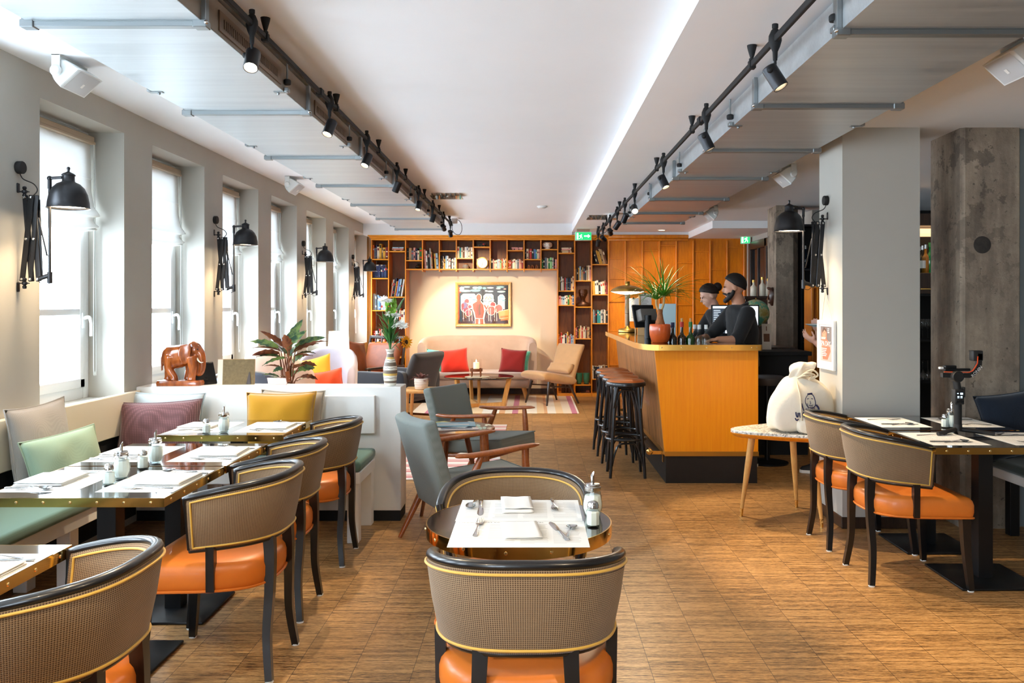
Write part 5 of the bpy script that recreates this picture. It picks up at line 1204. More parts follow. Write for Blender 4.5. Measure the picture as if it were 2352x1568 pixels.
# tub chairs behind the half wall
def tub(name, label, loc, rz, m, hw, d, zt, pip=None):
    t = thing(name, label, 'armchair', loc, rz)
    shell(hw, d, .16, zt, .08, 2.3, lambda s: zt-.20*abs(s)**2.2, lean=.04).obj('backrest', m, t, ang=60)
    G().rbox(-hw+.07,hw-.07,-.28,d-.06,.28,.44,.05,3).obj('seat', m, t, ang=50)
    for a in (-1,1):
        for b in (-.22,.22): G().tube([(a*hw*.7,b,.3),(a*hw*.78,b*1.15,0)], [.02,.012], 8).obj('leg', M['beech'], t)
    if pip:
        P = []
        for i in range(41):
            s = -PI/2+PI*i/40; ss = -1+2*i/40; P.append((hw*math.copysign(abs(sin(s))**(2/2.3), sin(s)), d*max(0,cos(s))**(2/2.3)+.04, zt-.20*abs(ss)**2.2+.004))
        G().tube(P, .006, 6).obj('piping', pip, t)
    return t
M['lav'] = mat('lavender_velvet', (206,196,204), .8, sheen=.5, var=.05, vs=6, bump=.08, bs=60); M['pinkv'] = mat('blush_velvet', (230,196,176), .8, sheen=.5, var=.05, vs=6, bump=.08, bs=60); M['bluev'] = mat('blue_grey_velvet', (122,132,152), .8, sheen=.4, var=.06, vs=6, bump=.1, bs=80)
tub('tub_chair', 'blue-grey tub chair with white piping behind the brown picture frame', (X(598,6.75), 6.62, 0), R(180), M['bluev'], .30, .28, .95, M['white'])
tub('tub_chair', 'blush pink armchair behind the leafy plant by the windows', (-2.24, 7.75, 0), R(150), M['pinkv'], .36, .34, 1.06)
tub('tub_chair', 'lavender armchair with the yellow cushion beside the table lamp', (X(738,8.7), 8.75, 0), R(-10), M['lav'], .34, .32, 1.0)
M['yel'] = fabric('yellow_velvet_cloth', (238,178,52), .8, 240, var=.05); M['coral'] = fabric('coral_cloth', (240,86,44), .8, 240, var=.05)
cush(724, 858, 8.42, .36, .34, R(-12), R(-16), R(-14), M['yel'], 'bright yellow cushion on the lavender armchair', seed=9)
cush(752, 884, 7.85, .30, .28, R(8), R(-18), R(-10), M['coral'], 'coral red cushion just above the half wall', seed=10)
# ================================================================ BAR COUNTER
def zebra():
    t = NT('striped_veneer'); v = t.coords((1, 26, .8)); n = t.noise(v, 2.2, 4, .6)
    t.set(Base_Color=t.ramp(n, [(.38, lin((96,56,28))), (.5, lin((164,104,52))), (.62, lin((192,132,72)))]), Roughness=.4, Coat_Weight=.2); t.bump(n, .15, .004); return t.m
M['zebra'] = zebra(); M['counter'] = mat('black_stone_counter', (30,26,24), .08, coat=.5)
bar = thing('bar_counter', 'honey wood bar counter with a brass-edged black top and black base', 'bar counter', (1.4, 6.83, 0)); mbar = tr(-1.4, -6.83, 0)
K0, K1 = .222, 1.084
def slab(g, pts, z0, z1, m): return g.prism(pts, z0, z1, m)
def xl(z): return 1.083+(1.0-1.083)*(z-K0)/(K1-K0)
g = G(); g.loft([[Vector((xl(z), y, z)) for y, z in ((6.845,K0+.034),(10.05,K0+.034),(10.05,K1),(6.845,K1))], [Vector((xl(z)+.03, y, z)) for y, z in ((6.845,K0+.034),(10.05,K0+.034),(10.05,K1),(6.845,K1))]], M=mbar)
g.obj('side_panel', M['zebra'], bar, smooth=False)
g = G(); y0, y1 = 6.83, 6.86; q4 = [(xl(K0+.036)-.002, K0+.036), (1.838, K0+.036), (1.838, K1), (xl(K1)-.002, K1)]
g.loft([[Vector((x, y, z)) for x, z in q4] for y in (y0, y1)], M=mbar); g.obj('front_panel', M['oakbar'], bar, smooth=False)
g = G().box(1.1, 1.836, 6.862, 7.12, K0, K1, mbar); g.obj('end_carcass', M['oakbar'], bar, smooth=False)
g = G().box(1.12, 1.5, 7.13, 10.05, K0, K1, mbar); g.obj('carcass', M['blackmatt'], bar, smooth=False)
g = G().box(1.088, 1.832, 6.838, 7.12, 0, K0, mbar); g.box(1.088, 1.5, 7.12, 10.05, 0, K0, mbar); g.obj('kick_base', mat('black_kick', (26,22,20), .5, var=.2, vs=20), bar, smooth=False)
g = G().box(1.079, 1.842, 6.825, 6.85, K0, K0+.036, mbar); g.box(1.079, 1.09, 6.85, 10.05, K0, K0+.036, mbar); g.obj('brass_strip', M['brassdull'], bar, smooth=False)
ct_ = [(.885,10.08),(.875,7.16)]+[(.885+.12*(1-cos(a)), 7.10-.36*sin(a)+.0) for a in [R(k) for k in (20,40,60,80)]]+[(1.02,6.735),(1.80,6.735),(1.835,6.745),(1.852,6.775),(1.852,7.12),(1.5,7.12),(1.5,10.08)]
G().prism(ct_, 1.095, 1.128, mbar).obj('countertop', M['counter'], bar, smooth=False)
P = [Vector((x, y, 0)) for x, y in ct_[:-3]]
N_ = [(P[min(i+1,len(P)-1)]-P[max(i-1,0)]).normalized() for i in range(len(P))]; P = [p+Vector((d.y,-d.x,0))*.004 for p, d in zip(P, N_)]; P = [p if p.x < .9 or True else p for p in P]
g = G(); g.loft([[p+Vector((0,0,z)) for z in (K1,1.130)]+[p-Vector((d.y,-d.x,0))*.006+Vector((0,0,z)) for z in (1.130,K1)] for p, d in zip(P, N_)], cap=True, M=mbar); eb = g.obj('edge_band', mat('bar_edge_brass', (226,174,84), .3, metal=.75, var=.08, vs=5), bar, ang=30)
screws(eb, [((x-1.4, 6.731-6.83-.0005, 1.108), (0,-1,0)) for x in (1.04,1.2,1.4,1.6,1.76,1.80)])
G().box(1.2, 1.72, 7.125, 7.36, 1.025, 1.05, mbar).obj('bottle_shelf', M['blackmatt'], bar, smooth=False)
g = G().tube([(.965,6.93,.245),(.965,9.9,.245)], .024, 14, M=mbar); g.obj('foot_rail', M['darkwood'], bar)
g = G().tube([(.965,6.90,.245),(.965,6.945,.245)], .027, 16, M=mbar); g.ball(mbar @ Vector((.965,6.90,.245)), (.027,.012,.027), 14, 8); g.obj('rail_cap', M['brass'], bar)
for y in (6.96, 8.4, 9.8):
    g = G().rbox(.975, 1.085, y-.004, y+.004, .212, .242, .002, 1, mbar); g.rbox(1.079, 1.086, y-.02, y+.02, .15, .25, .002, 1, mbar); g.obj('rail_bracket', M['brass'], bar, ang=30)
# ---- bar stools
M['seatlea'] = mat('tan_stool_leather', (186,104,50), .35, var=.08, vs=10, coat=.1, bump=.08, bs=120)
def stool():
    t = thing('bar_stool', 'x', 'bar stool')
    G().lathe([(0,.760),(.150,.760),(.168,.766),(.170,.785),(.165,.797),(.150,.799),(0,.799)], 36).obj('seat_ring', M['blackwood'], t)
    G().lathe([(.156,.792),(.160,.799),(.150,.812),(.11,.822),(0,.826)], 36).obj('seat_pad', M['seatlea'], t)
    A = [PI/4+k*PI/2 for k in range(4)]; rt_, rb_ = .135, .205
    rad = lambda z: rb_+(rt_-rb_)*z/.76
    pt_ = lambda a, z: Vector((rad(z)*cos(a), rad(z)*sin(a), z))
    for a in A: G().tube([pt_(a, 0), pt_(a, .38), pt_(a, .765)], [.0125,.0165,.0165], 10).obj('leg', M['blackwood'], t)
    G().tube([Vector((rad(.32)*.97*cos(q*2*PI/36), rad(.32)*.97*sin(q*2*PI/36), .32)) for q in range(36)], .0105, 8, closed=True).obj('foot_ring', M['blackwood'], t)
    for k in range(4):
        a, b = A[k], A[(k+1) % 4]
        for z0, z1 in ((.52,.715),(.10,.27)):
            p, q, = pt_(a, z0), pt_(b, z0); m0, m1 = pt_(a, z1), pt_(b, z1); d = (q-p)*.09
            G().tube(spline([p+d*.3, p.lerp(m0,.6)+d, m0.lerp(m1,.22)+Vector((0,0,.005)), m0.lerp(m1,.5)+Vector((0,0,.018)), m0.lerp(m1,.78)+Vector((0,0,.005)), q.lerp(m1,.6)-d, q-d*.3], 5), .0085, 8).obj('arch', M['blackwood'], t)
    for a in A:
        p = pt_(a, .58); G().tube([p+Vector((.012*cos(a),.012*sin(a),0)), Vector((.160*cos(a+.25),.160*sin(a+.25),.765))], .008, 8).obj('brace', M['blackwood'], t)
    return t
stl = stool(); SS = {}
for i, (y, lb) in enumerate(((7.17,'black bentwood bar stool nearest us, at the bar corner'),(7.56,'black bentwood bar stool, second from us along the bar'),(7.95,'black bentwood bar stool, third from us along the bar'),(8.34,'black bentwood bar stool farthest along the bar'))):
    place(stl, SS, (.80, y, 0), R(6*i), lb, 'black bentwood bar stools')
# ---- things on the counter
CZ = 1.1285
pp_ = thing('ponytail_palm', 'orange glazed pot with a grassy ponytail palm on the bar', 'potted plant', (X(1516,7.17), 7.17, CZ))
G().lathe([(0,0),(.062,0),(.072,.008),(.088,.06),(.092,.11),(.090,.145),(.086,.158),(.080,.158),(.082,.14),(0,.135)], 28).obj('pot', mat('orange_glaze', (214,92,36), .25, var=.12, vs=14, coat=.4, bump=.06, bs=18), pp_)
G().lathe([(.040,.13),(.042,.16),(.030,.20),(.022,.25),(.024,.275),(.016,.285),(0,.285)], 16).obj('trunk', mat('palm_bark', (150,96,56), .8, var=.3, vs=30, bump=.3, bs=60), pp_)
G().tube(spline([(-.01,0,.27),(-.028,.01,.32),(-.03,.01,.37)], 4), .011, 8).obj('branch', mat('pale_branch', (190,160,110), .8), pp_); G().tube(spline([(.01,0,.27),(.03,0,.33),(.035,0,.40)], 4), .010, 8).obj('branch', bpy.data.materials['pale_branch'], pp_)
def blade(g, base, d, L, w, bend, n=9):
    base, d = Vector(base), Vector(d).normalized(); p = base; side = d.cross(Vector((0,0,1))); side = side.normalized() if side.length > .05 else Vector((1,0,0)); L_, R_ = [], []
    vs = []
    for i in range(n+1):
        f = i/n; ww = w*(1-f**2.2)*.5+.0003; vs += [p-side*ww, p+Vector((0,0,-ww*.5)), p+side*ww]; d = (d+Vector((0,0,-bend/n))).normalized(); p = p+d*L/n
    g.add(vs, [(i*3+j, i*3+j+1, (i+1)*3+j+1, (i+1)*3+j) for i in range(n) for j in range(2)])
M['grass'] = mat('palm_leaf', (74,138,36), .45, var=.35, vs=25); M['grass'].node_tree.nodes['Principled BSDF'].inputs['Specular IOR Level'].default_value = .3
q = random.Random(21); g = G()
for k in range(96):
    s = q.choice((0,1)); b = ((-.03,.01,.365),(.035,0,.395))[s]; a = q.random()*2*PI; e = .5+1.3*q.random()
    blade(g, b, (cos(a)*e, sin(a)*e*.8, 1.0), .28+.24*q.random(), .0095, .5+1.2*q.random())
for u, v, L in ((1425,620,.44),(1452,612,.40),(1463,607,.42),(1575,600,.42),(1590,635,.36),(1622,690,.55),(1470,590,.48),(1560,622,.36)):
    tg = W(u, v, 7.15)-Vector(pp_.location); b = Vector((-.03,.01,.365)) if u < 1516 else Vector((.035,0,.395)); d = (tg-b); up = Vector((0,0,.22)); blade(g, b, d.normalized()+up, d.length*1.1, .011, .5)
g.obj('leaves', M['grass'], pp_, fix=False, ang=80)
lm = thing('brass_lamp', 'brass desk lamp with a wide lit saucer shade on the bar', 'table lamp', (X(1440,9.96), 9.90, CZ))
G().lathe([(0,0),(.105,0),(.112,.006),(.112,.03),(.108,.036),(.085,.038),(.08,.045),(.04,.05),(.03,.062),(.026,.075),(0,.075)], 32).obj('base', M['brassdull'], lm)
G().lathe([(.022,.07),(.026,.10),(.026,.22),(.032,.225),(.032,.30),(.026,.31),(.028,.40),(.034,.43),(.034,.45),(0,.45)], 20).obj('stem', mat('aged_pewter', (128,112,92), .45, metal=.8), lm)
G().lathe([(.02,.575),(.02,.555),(.05,.553),(.11,.538),(.175,.510),(.203,.485),(.206,.478),(.200,.477),(.16,.505),(.10,.53),(0,.545)], 40).obj('shade', M['brassdull'], lm); G().lathe([(0,.44),(.08,.448),(.15,.462),(.198,.479)], 36).obj('diffuser', mat('lamp_opal', (255,236,200), .5, emit=(255,232,196), es=4.5), lm)
G().lathe([(0,.60),(.026,.598),(.03,.588),(.026,.58),(.03,.572),(.03,.56),(.0,.558)], 20).obj('finial', M['brassdull'], lm)
es = thing('menu_easel', 'small wooden easel holding two white menu sheets on the bar', 'easel', (X(1470,9.35), 9.35, CZ)); mz = rotx(R(-8))
for x in (-.05,.05): G().tube([(x,0,0),(x,.01,.30)], .008, 6).obj('easel_leg', M['beech'], es)
G().tube([(0,.005,.0),(0,.03,.44)], .011, 6).obj('mast', M['beech'], es); G().rbox(-.075,.075,-.03,.0,.17,.185,.003,1).obj('ledge', M['beech'], es, ang=30)
for i, (x, z0) in enumerate(((-.055,.14),(.075,.19))):
    s = G().box(x-.06,x+.06,.0,.002,z0,z0+.26,mz).obj('menu_sheet', M['paper'], es, smooth=False); g = G()
    for l in range(9): g.box(x-.04,x-.04+.07*(.6+.4*((l*37) % 10)/10),-.0012,-.0004,z0+.04+.018*l,z0+.046+.018*l,mz)
    g.obj('printed_lines', bpy.data.materials['grey_print'], s, smooth=False); G().rbox(x-.02,x+.0,-.006,.004,z0+.25,z0+.27,.002,1,mz).obj('clip', M['black'], s)
pos = thing('till_screen', 'black till screen on a post, seen from behind on the bar', 'till', (X(1488,8.3), 8.30, CZ), R(30))
G().rbox(-.13,.13,-.012,.012,.10,.33,.008,2,tr(.03,.05,0) @ rotx(R(-14))).obj('screen', M['blackmatt'], pos, ang=30); G().tube([(0,0,0),(0,0,.22)], .034, 14).obj('post', M['black'], pos); G().rbox(-.10,.10,-.06,.06,.16,.28,.01,2,tr(.03,.02,0) @ rotx(R(-14))).obj('rear_housing', mat('grey_housing', (120,116,110), .5), pos, ang=30)
ts = thing('tablet_stand', 'pale blue backed card stand behind the orange pot', 'card stand', (X(1534,7.9), 7.95, CZ), R(-14)); G().rbox(-.08,.08,-.004,.004,0,.34,.003,1,rotx(R(-12))).obj('back_board', mat('pale_blue_board', (176,204,210), .4), ts, ang=30); G().rbox(-.05,.05,-.008,-.005,.08,.14,.001,1,rotx(R(-12))).obj('card', M['paper'], ts, ang=30)
mb_ = thing('menu_card', 'plain tan menu card standing on the bar beside the post', 'menu card', (X(1471,8.9), 8.85, CZ)); G().rbox(-.035,.035,-.002,.002,0,.115,.001,1,rotx(R(-6))).obj('card', mat('tan_paper', (228,184,128), .8), mb_, ang=30); G().rbox(-.035,.035,.03,.034,0,.11,.001,1,rotx(R(12))).obj('rear_leaf', bpy.data.materials['tan_paper'], mb_, ang=30)
# bottles in the well behind the counter
def bottle(loc, h, r, m, cap, label, grp, neck=.32, label_m=None, capcol=None):
    t = thing('bottle', label, 'bottle', loc, 0, grp)
    G().lathe([(0,0),(r*.9,0),(r,.006),(r,h*(1-neck)*.82),(r*.92,h*(1-neck)*.93),(r*.5,h*(1-neck)*1.05),(r*.34,h*(1-neck*.75)),(r*.34,h*.95),(r*.40,h*.955),(r*.40,h),(0,h)], 16).obj('body', m, t)
    G().lathe([(r*.37,h*(1-neck*.36)),(r*.43,h*(1-neck*.36)),(r*.43,h+.004),(0,h+.004)], 14).obj('cap', cap, t)
    if label_m: G().lathe([(r+.0006,h*.18),(r+.0006,h*.46)], 16).obj('paper_label', label_m, t)
    return t
gb = lambda n, c: M.setdefault(n, mat(n, c, .06, coat=.6, trans=.0))
M['clearb'] = glassmat('clear_bottle_glass', (226,232,230), fres=1.5)
cork = mat('cork_stopper', (206,160,104), .8); wcap = M['whiteplastic']
for u, m, cap, h, lb in ((1545, gb('dark_bottle_glass',(26,22,18)), PM['n'], .245, 'dark bottle with a navy cap, leftmost in the row behind the bar edge'), (1566, gb('brown_wine_glass',(50,34,16)), PM['r'], .25, 'wine bottle with a red capsule behind the bar edge'), (1586, gb('green_wine_glass',(30,70,26)), M['green_cap'] if 'green_cap' in M else PM['g'], .25, 'green wine bottle behind the bar edge')):
    b_ = bottle((X(u,7.22), 7.22, 1.0505), h, .038, m, cap, lb, 'bottles behind the bar edge', .45)
    if u > 1550: G().tube([(0,0,h),(0,0,h+.035)], .010, 8).obj('cork', cork, b_)
for u, y, lb in ((1596,7.30,'clear bottle with a white cap, behind the green wine bottle'), (1606,7.22,'clear bottle with a white cap, middle of the clear ones'), (1622,7.22,'clear bottle with a white cap, rightmost in the row')):
    bottle((X(u,y), y, 1.0505), .225, .038, M['clearb'], wcap, lb, 'bottles behind the bar edge', .4)
# ---- behind the bar
mo = thing('monitor', 'computer monitor with a dark list on screen behind the barman', 'monitor', (X(1689,8.25), 8.25, 1.0))
G().rbox(-.235,.235,0,.03,.16,.45,.006,2).obj('housing', M['blackmatt'], mo, ang=30)
scn = vcol('screen_light', .3); nd = scn.node_tree; b_ = nd.nodes['Principled BSDF']; a_ = [n for n in nd.nodes if n.type == 'VERTEX_COLOR'][0]; nd.links.new(a_.outputs[0], b_.inputs['Emission Color']); b_.inputs['Emission Strength'].default_value = .9
g = G(); g.col = lin((228,236,244)); g.box(-.222,.222,-.002,0,.172,.438); g.col = lin((52,60,70)); g.box(-.222,-.10,-.0026,-.002,.172,.416)
q = random.Random(6)
for l in range(13): g.col = lin((190,200,208)); g.box(-.214,-.214+.03+.05*q.random(),-.0032,-.0026,.182+.0175*l,.190+.0175*l)
g.col = lin((120,150,190))
for l in range(6): g.box(-.08,.18-.1*q.random(),-.0032,-.0026,.2+.035*l,.212+.035*l)
g.obj('screen', scn, mo, smooth=False); G().tube([(0,.03,0),(0,.03,.2)], .02, 8).obj('stand', M['black'], mo); G().rbox(-.11,.11,-.06,.1,0,.012,.004,1).obj('foot', M['black'], mo, ang=30)
wd = thing('work_desk', 'black back-of-bar work surface under the monitor', 'work surface', (2.05, 8.35, 0)); G().rbox(-.45,.65,-.25,.25,.96,1.0,.004,1).obj('worktop', M['blackmatt'], wd, ang=30); G().box(-.42,.62,-.22,.22,0,.96).obj('cabinet', M['blackmatt'], wd, smooth=False); G().box(-.02,.0,-.232,-.222,.70,.84).obj('handle', M['steel'], wd, smooth=False)
gl = thing('globe', 'green globe on a stand behind the barman', 'globe', (X(1735,9.1), 9.1, 1.0))
t = NT('globe_map'); v = t.coords(); n = t.noise(v, 9, 5, .6); t.set(Base_Color=t.ramp(n, [(.48, lin((96,180,150))), (.52, lin((196,204,150))), (.6, lin((170,160,90)))]), Roughness=.3, Coat_Weight=.3)
G().ball((0,0,.36), .15, 32, 20).obj('sphere', t.m, gl); G().tube([(.163*cos(a)*.4,.0+.163*cos(a)*.9,.36+.163*sin(a)) for a in [R(-80+8*k) for k in range(21)]], .006, 8).obj('meridian', M['brassdull'], gl); G().lathe([(0,0),(.08,0),(.085,.012),(.02,.03),(.015,.20),(0,.2)], 20).obj('stand', M['darkwood'], gl)
sdb = thing('globe_cabinet', 'dark cabinet beside the far concrete column carrying the globe', 'cabinet', (2.48, 9.15, 0)); G().rbox(-.25,.30,-.22,.22,.0,.96,.004,1).obj('body', M['darkwood'], sdb, ang=30); G().rbox(-.27,.32,-.24,.24,.96,1.0,.004,1).obj('top', M['darkwood'], sdb, ang=30); G().rbox(-.24,.02,-.228,-.22,.05,.93,.003,1).obj('door', M['darkwood'], sdb, ang=30)
lf = thing('leaflet', 'tall cream leaflet standing behind the barman, right of the monitor', 'leaflet', (X(1752,8.6), 8.45, 1.0)); s_ = G().rbox(-.045,.045,-.002,.002,0,.26,.001,1,rotx(R(-5))).obj('sheet', mat('cream_card', (222,208,190), .8), lf, ang=30); g = G().box(-.03,.03,-.0035,-.0022,.08,.16,rotx(R(-5))); g.box(-.004,.004,-.0035,-.0022,.19,.235,rotx(R(-5))); g.obj('print', PM['u'], s_, smooth=False)
ws = thing('bottle_cabinet', 'brown cabinet beside the dark glazed door with white bottles on top', 'cabinet', (3.10, 11.7, 0)); G().rbox(-.18,.26,-.2,.25,0,1.53,.004,1).obj('body', M['darkwood'], ws, ang=30); G().rbox(-.20,.28,-.22,.27,1.53,1.57,.004,1).obj('top', M['darkwood'], ws, ang=30); G().rbox(-.165,.03,-.207,-.2,.05,1.48,.003,1).obj('door', M['darkwood'], ws, ang=30)
cream = mat('cream_bottle_ceramic', (236,226,204), .3, coat=.3); goldcap = mat('gold_cap', (214,176,90), .3, metal=.8)
for i, (u, h) in enumerate(((1731,.22),(1751,.26),(1764,.24))): bottle((X(u,11.6), 11.6, 1.5702), h, .045, cream, goldcap, '%s of the three cream bottles with gold caps by the dark door' % ('leftmost','middle','rightmost')[i] if i != 1 else 'middle one of the three cream bottles with gold caps by the dark door', 'cream bottles by the dark door', .36)
mk = thing('carved_mask', 'dark carved wooden face mask hung on the far concrete column', 'mask', (2.826, 9.86, 1.44)); M['mask'] = mat('carved_dark_wood', (70,40,26), .35, var=.3, vs=30, coat=.2)
G().loft([[Vector((-.045*k*abs(sin(a)) , .055*w*cos(a), z)) for a in [PI*j/12 for j in range(13)]] for z, w, k in ((0,.25,.5),(.02,.5,.8),(.06,.75,1),(.11,1,1.1),(.16,1.05,1.0),(.20,.7,.8),(.215,.3,.4))], wrap=False).obj('face', M['mask'], mk); G().loft([[Vector((-.05-d, .012*w*s, z)) for s in (-1,1)]+[Vector((-.04,.012*w,z)), Vector((-.04,-.012*w,z))] for z, w, d in ((.07,1.6,.018),(.10,1,.010),(.13,.6,.0))]).obj('nose', M['mask'], mk)
G().ball((-.045,0,.035), (.014,.022,.008), 10, 6).obj('mouth', M['mask'], mk); G().tube(spline([(-.02,-.05,.19),(-.05,-.03,.205),(-.055,.0,.21),(-.05,.03,.205),(-.02,.05,.19)], 4), .012, 8).obj('hair', M['mask'], mk)
fr = thing('black_fridge', 'black under-counter fridge between the bar and the far column', 'fridge', (2.45, 8.95, 0)); G().rbox(-.30,-.005,-.26,-.02,.0,1.02,.006,1,tr(0,-.10,0)).obj('body', M['blackmatt'], fr, ang=30); g = G().rbox(-.285,-.02,-.275,-.262,.06,.97,.004,1,tr(0,-.10,0)); d_ = g.obj('door', M['black'], fr, ang=30); G().tube([(-.26,-.39,.90),(-.06,-.39,.90)], .006, 8).obj('handle', M['steel'], d_)
gs = thing('grey_stool', 'grey padded round stool in the dark gap right of the bar', 'stool', (2.16, 7.72, 0)); G().lathe([(0,.72),(.15,.72),(.165,.74),(.165,.785),(.14,.80),(0,.805)], 28).obj('seat', mat('grey_vinyl', (74,70,68), .5), gs); G().tube([(0,0,.02),(0,0,.72)], .025, 10).obj('post', M['black'], gs); G().lathe([(0,0),(.19,0),(.19,.012),(.04,.03),(0,.03)], 28).obj('base', M['black'], gs)
# back-bar shelving seen in the gaps beside the pillar
rk = thing('wine_rack', 'orange-brown lattice wine rack in the gap left of the pillar', 'wine rack', (3.15, 9.0, 0))
for z in (.45,.80,1.22,1.64): G().rbox(-.19,.25,-.12,.12,z-.012,z+.012,.003,1).obj('shelf', M['walnutl'] if 'walnutl' in M else M['oak'], rk, ang=30)
for x in (-.185,.245): G().rbox(x-.012,x+.012,-.12,.12,0,1.66,.003,1).obj('side', M['oak'], rk, ang=30)
G().box(-.19,.25,.10,.12,.1,1.64).obj('back_panel', M['oak'], rk, smooth=False)
for k in range(7): x = -.13+.055*k; G().tube([(x,-.115,.46),(x,-.115,1.63)], .009, 6).obj('slat', M['oak'], rk)
cbn = thing('tall_cabinet', 'tall black shelving cabinet in the gap left of the pillar', 'cabinet', (3.45, 9.95, 0))
G().box(-.30,.5,.10,.14,0,2.4).obj('back_panel', M['blackmatt'], cbn, smooth=False)
for x in (-.30,.1,.5): G().box(x-.012,x+.012,-.14,.14,0,2.4).obj('side', M['blackmatt'], cbn, smooth=False)
for z in (.1,.55,1.0,1.5,1.86,2.38): G().box(-.30,.5,-.14,.12,z-.012,z+.012).obj('shelf', M['blackmatt'], cbn, smooth=False)
bb = glassmat('blue_bottle_glass', (150,190,230), fres=1.5)
for i in range(3): bottle((3.22+.10*i, 9.90, 1.8725), .27, .04, bb, M['steel'], 'pale blue bottle on the tall black cabinet, %s of three' % ('left','middle','right')[i], 'blue bottles on the tall cabinet', .35)
bk = thing('back_bar', 'black back-bar shelving with bottles in the gap right of the pillar', 'shelving', (3.95, 8.45, 0))
G().box(-.5,.9,.18,.2,0,2.35).obj('back_panel', M['blackmatt'], bk, smooth=False)
for x in (-.5,.9): G().box(x-.012,x+.012,-.2,.2,0,2.35).obj('side', M['blackmatt'], bk, smooth=False)
for z, m in ((.05,'blackmatt'),(.69,'blackmatt'),(1.10,'blackmatt'),(1.55,'blackmatt')): G().box(-.49,.89,-.2,.18,z-.01,z+.01).obj('shelf', M[m], bk, smooth=False)
dr = G().rbox(-.49,.89,-.2,.18,1.56,1.765,.004,1).obj('drawer', M['darkwood'], bk, ang=30)
for k in range(5): G().rbox(-.42+.28*k,-.30+.28*k,-.215,-.2,1.60,1.612,.002,1).obj('handle', M['brass'], dr)
G().rbox(-.49,.89,-.2,.18,2.15,2.2,.004,1).obj('lit_shelf', mat('warm_shelf_light', (255,220,170), .5, emit=(255,206,150), es=1.2), bk, ang=30)
G().rbox(-.49,.89,-.18,.18,2.23,2.35,.004,1).obj('top_box', M['darkwood'], bk, ang=30)
gg = gb('green_gin_glass', (20,130,64)); amb = gb('amber_glass', (190,120,40))
for i, (u, m, h, lb) in enumerate(((2112,M['clearb'],.26,'clear bottle partly behind the pillar on the back bar'), (2119,M['clearb'],.27,'clear bottle second in the row on the back bar'), (2126,amb,.28,'amber bottle on the back bar between pillar and column'), (2137,gg,.30,'bright green bottle on the back bar beside the concrete column'), (2147,M['clearb'],.28,'clear bottle with white label at the column edge'))):
    bottle((X(u,8.36), 8.36, 1.7655), h, .038 if i != 3 else .044, m, M['steel'] if i != 3 else PM['g'], lb, 'bottles on the back bar', .38, M['paper'] if i in (1,4) else None)
def wineglass(loc, label, grp, up=True):
    t = thing('wine_glass', label, 'wine glass', loc, 0, grp); 
    pr = [(0,0),(.034,.0),(.034,.002),(.005,.006),(.004,.085),(.010,.095),(.034,.125),(.038,.155),(.030,.20),(.0285,.20),(.036,.155),(.032,.127),(0,.10)]
    G().lathe(pr if up else [(r, .2-z) for r, z in pr], 20).obj('bowl', M['glass'], t, fix=False); return t
for i, u in enumerate((2119,2131,2143)):
    wineglass((X(u,8.36), 8.36, .7005), 'wine glass upside down on the lower back-bar shelf, %s of three' % ('left','middle','right')[i], 'wine glasses on the back bar', False); wineglass((X(u,8.36), 8.36, 1.1105), 'wine glass on the upper dark back-bar shelf, %s of three' % ('left','middle','right')[i], 'wine glasses on the back bar')
# ================================================================ PEOPLE
M['skin'] = mat('skin', (206,150,120), .5, sss=.12); M['skin2'] = mat('fair_skin', (226,174,150), .5, sss=.12)
M['shirt'] = mat('black_shirt', (24,24,25), .8, bump=.25, bs=30, bd=.006, sheen=.15); M['trous'] = mat('black_trousers', (22,22,24), .85, bump=.15, bs=30, bd=.006)
M['hair'] = mat('dark_hair', (24,18,15), .6, bump=.5, bs=220, bd=.003); M['brownhair'] = mat('dark_brown_hair', (40,26,20), .6, bump=.5, bs=200, bd=.003)
def remesh(o, vox, sm=4): mod(o, 'REMESH', mode='VOXEL', voxel_size=vox, use_smooth_shade=True); m = o.modifiers.new('smooth', 'SMOOTH'); m.factor = .5; m.iterations = sm; return o
def limb(g, pts, rad, grow=0, n=12): g.tube(spline(pts, 5), [interp(list(zip([i/(len(rad)-1) for i in range(len(rad))], rad)), k/(5*(len(pts)-1)))+grow for k in range(5*(len(pts)-1)+1)], n); g.ball(pts[0], rad[0]+grow, 12, 8); g.ball(pts[-1], rad[-1]+grow, 12, 8)
def hand(g, wrist, d, palm_n, s=1.0, curl=.6):
    wrist, d, nn = Vector(wrist), Vector(d).normalized(), Vector(palm_n); nn = (nn-d*nn.dot(d)).normalized(); sd = d.cross(nn)
    m_ = Matrix(((sd.x,d.x,nn.x,0),(sd.y,d.y,nn.y,0),(sd.z,d.z,nn.z,0),(0,0,0,1)))
    g.ball(wrist+d*.045*s, (.040*s,.050*s,.017*s), 14, 10, M=m_)
    for i, (o, L, a) in enumerate(((-.030,.070,.12),(-.010,.080,.04),(.010,.075,-.04),(.029,.058,-.14))):
        b = wrist+d*.082*s+sd*o*s; dd = (d-sd*a*1.0).normalized(); p = [b]; 
        for k in range(3): dd = (dd+nn*curl*.55).normalized(); p.append(p[-1]+dd*L*s/3)
        g.tube(spline(p, 3), [(.0095-.0003*k)*s for k in range(10)], 8); g.ball(p[-1], .0075*s, 8, 6)
    b = wrist+d*.030*s-sd*.034*s; p = [b, b+(d*.5-sd*.8+nn*.2)*.030*s, b+(d*1.1-sd*.9+nn*.5)*.045*s]; g.tube(spline(p, 3), [.0125*s,.012*s,.0115*s,.011*s,.0105*s,.0095*s,.008*s], 8); g.ball(p[-1], .008*s, 8, 6)
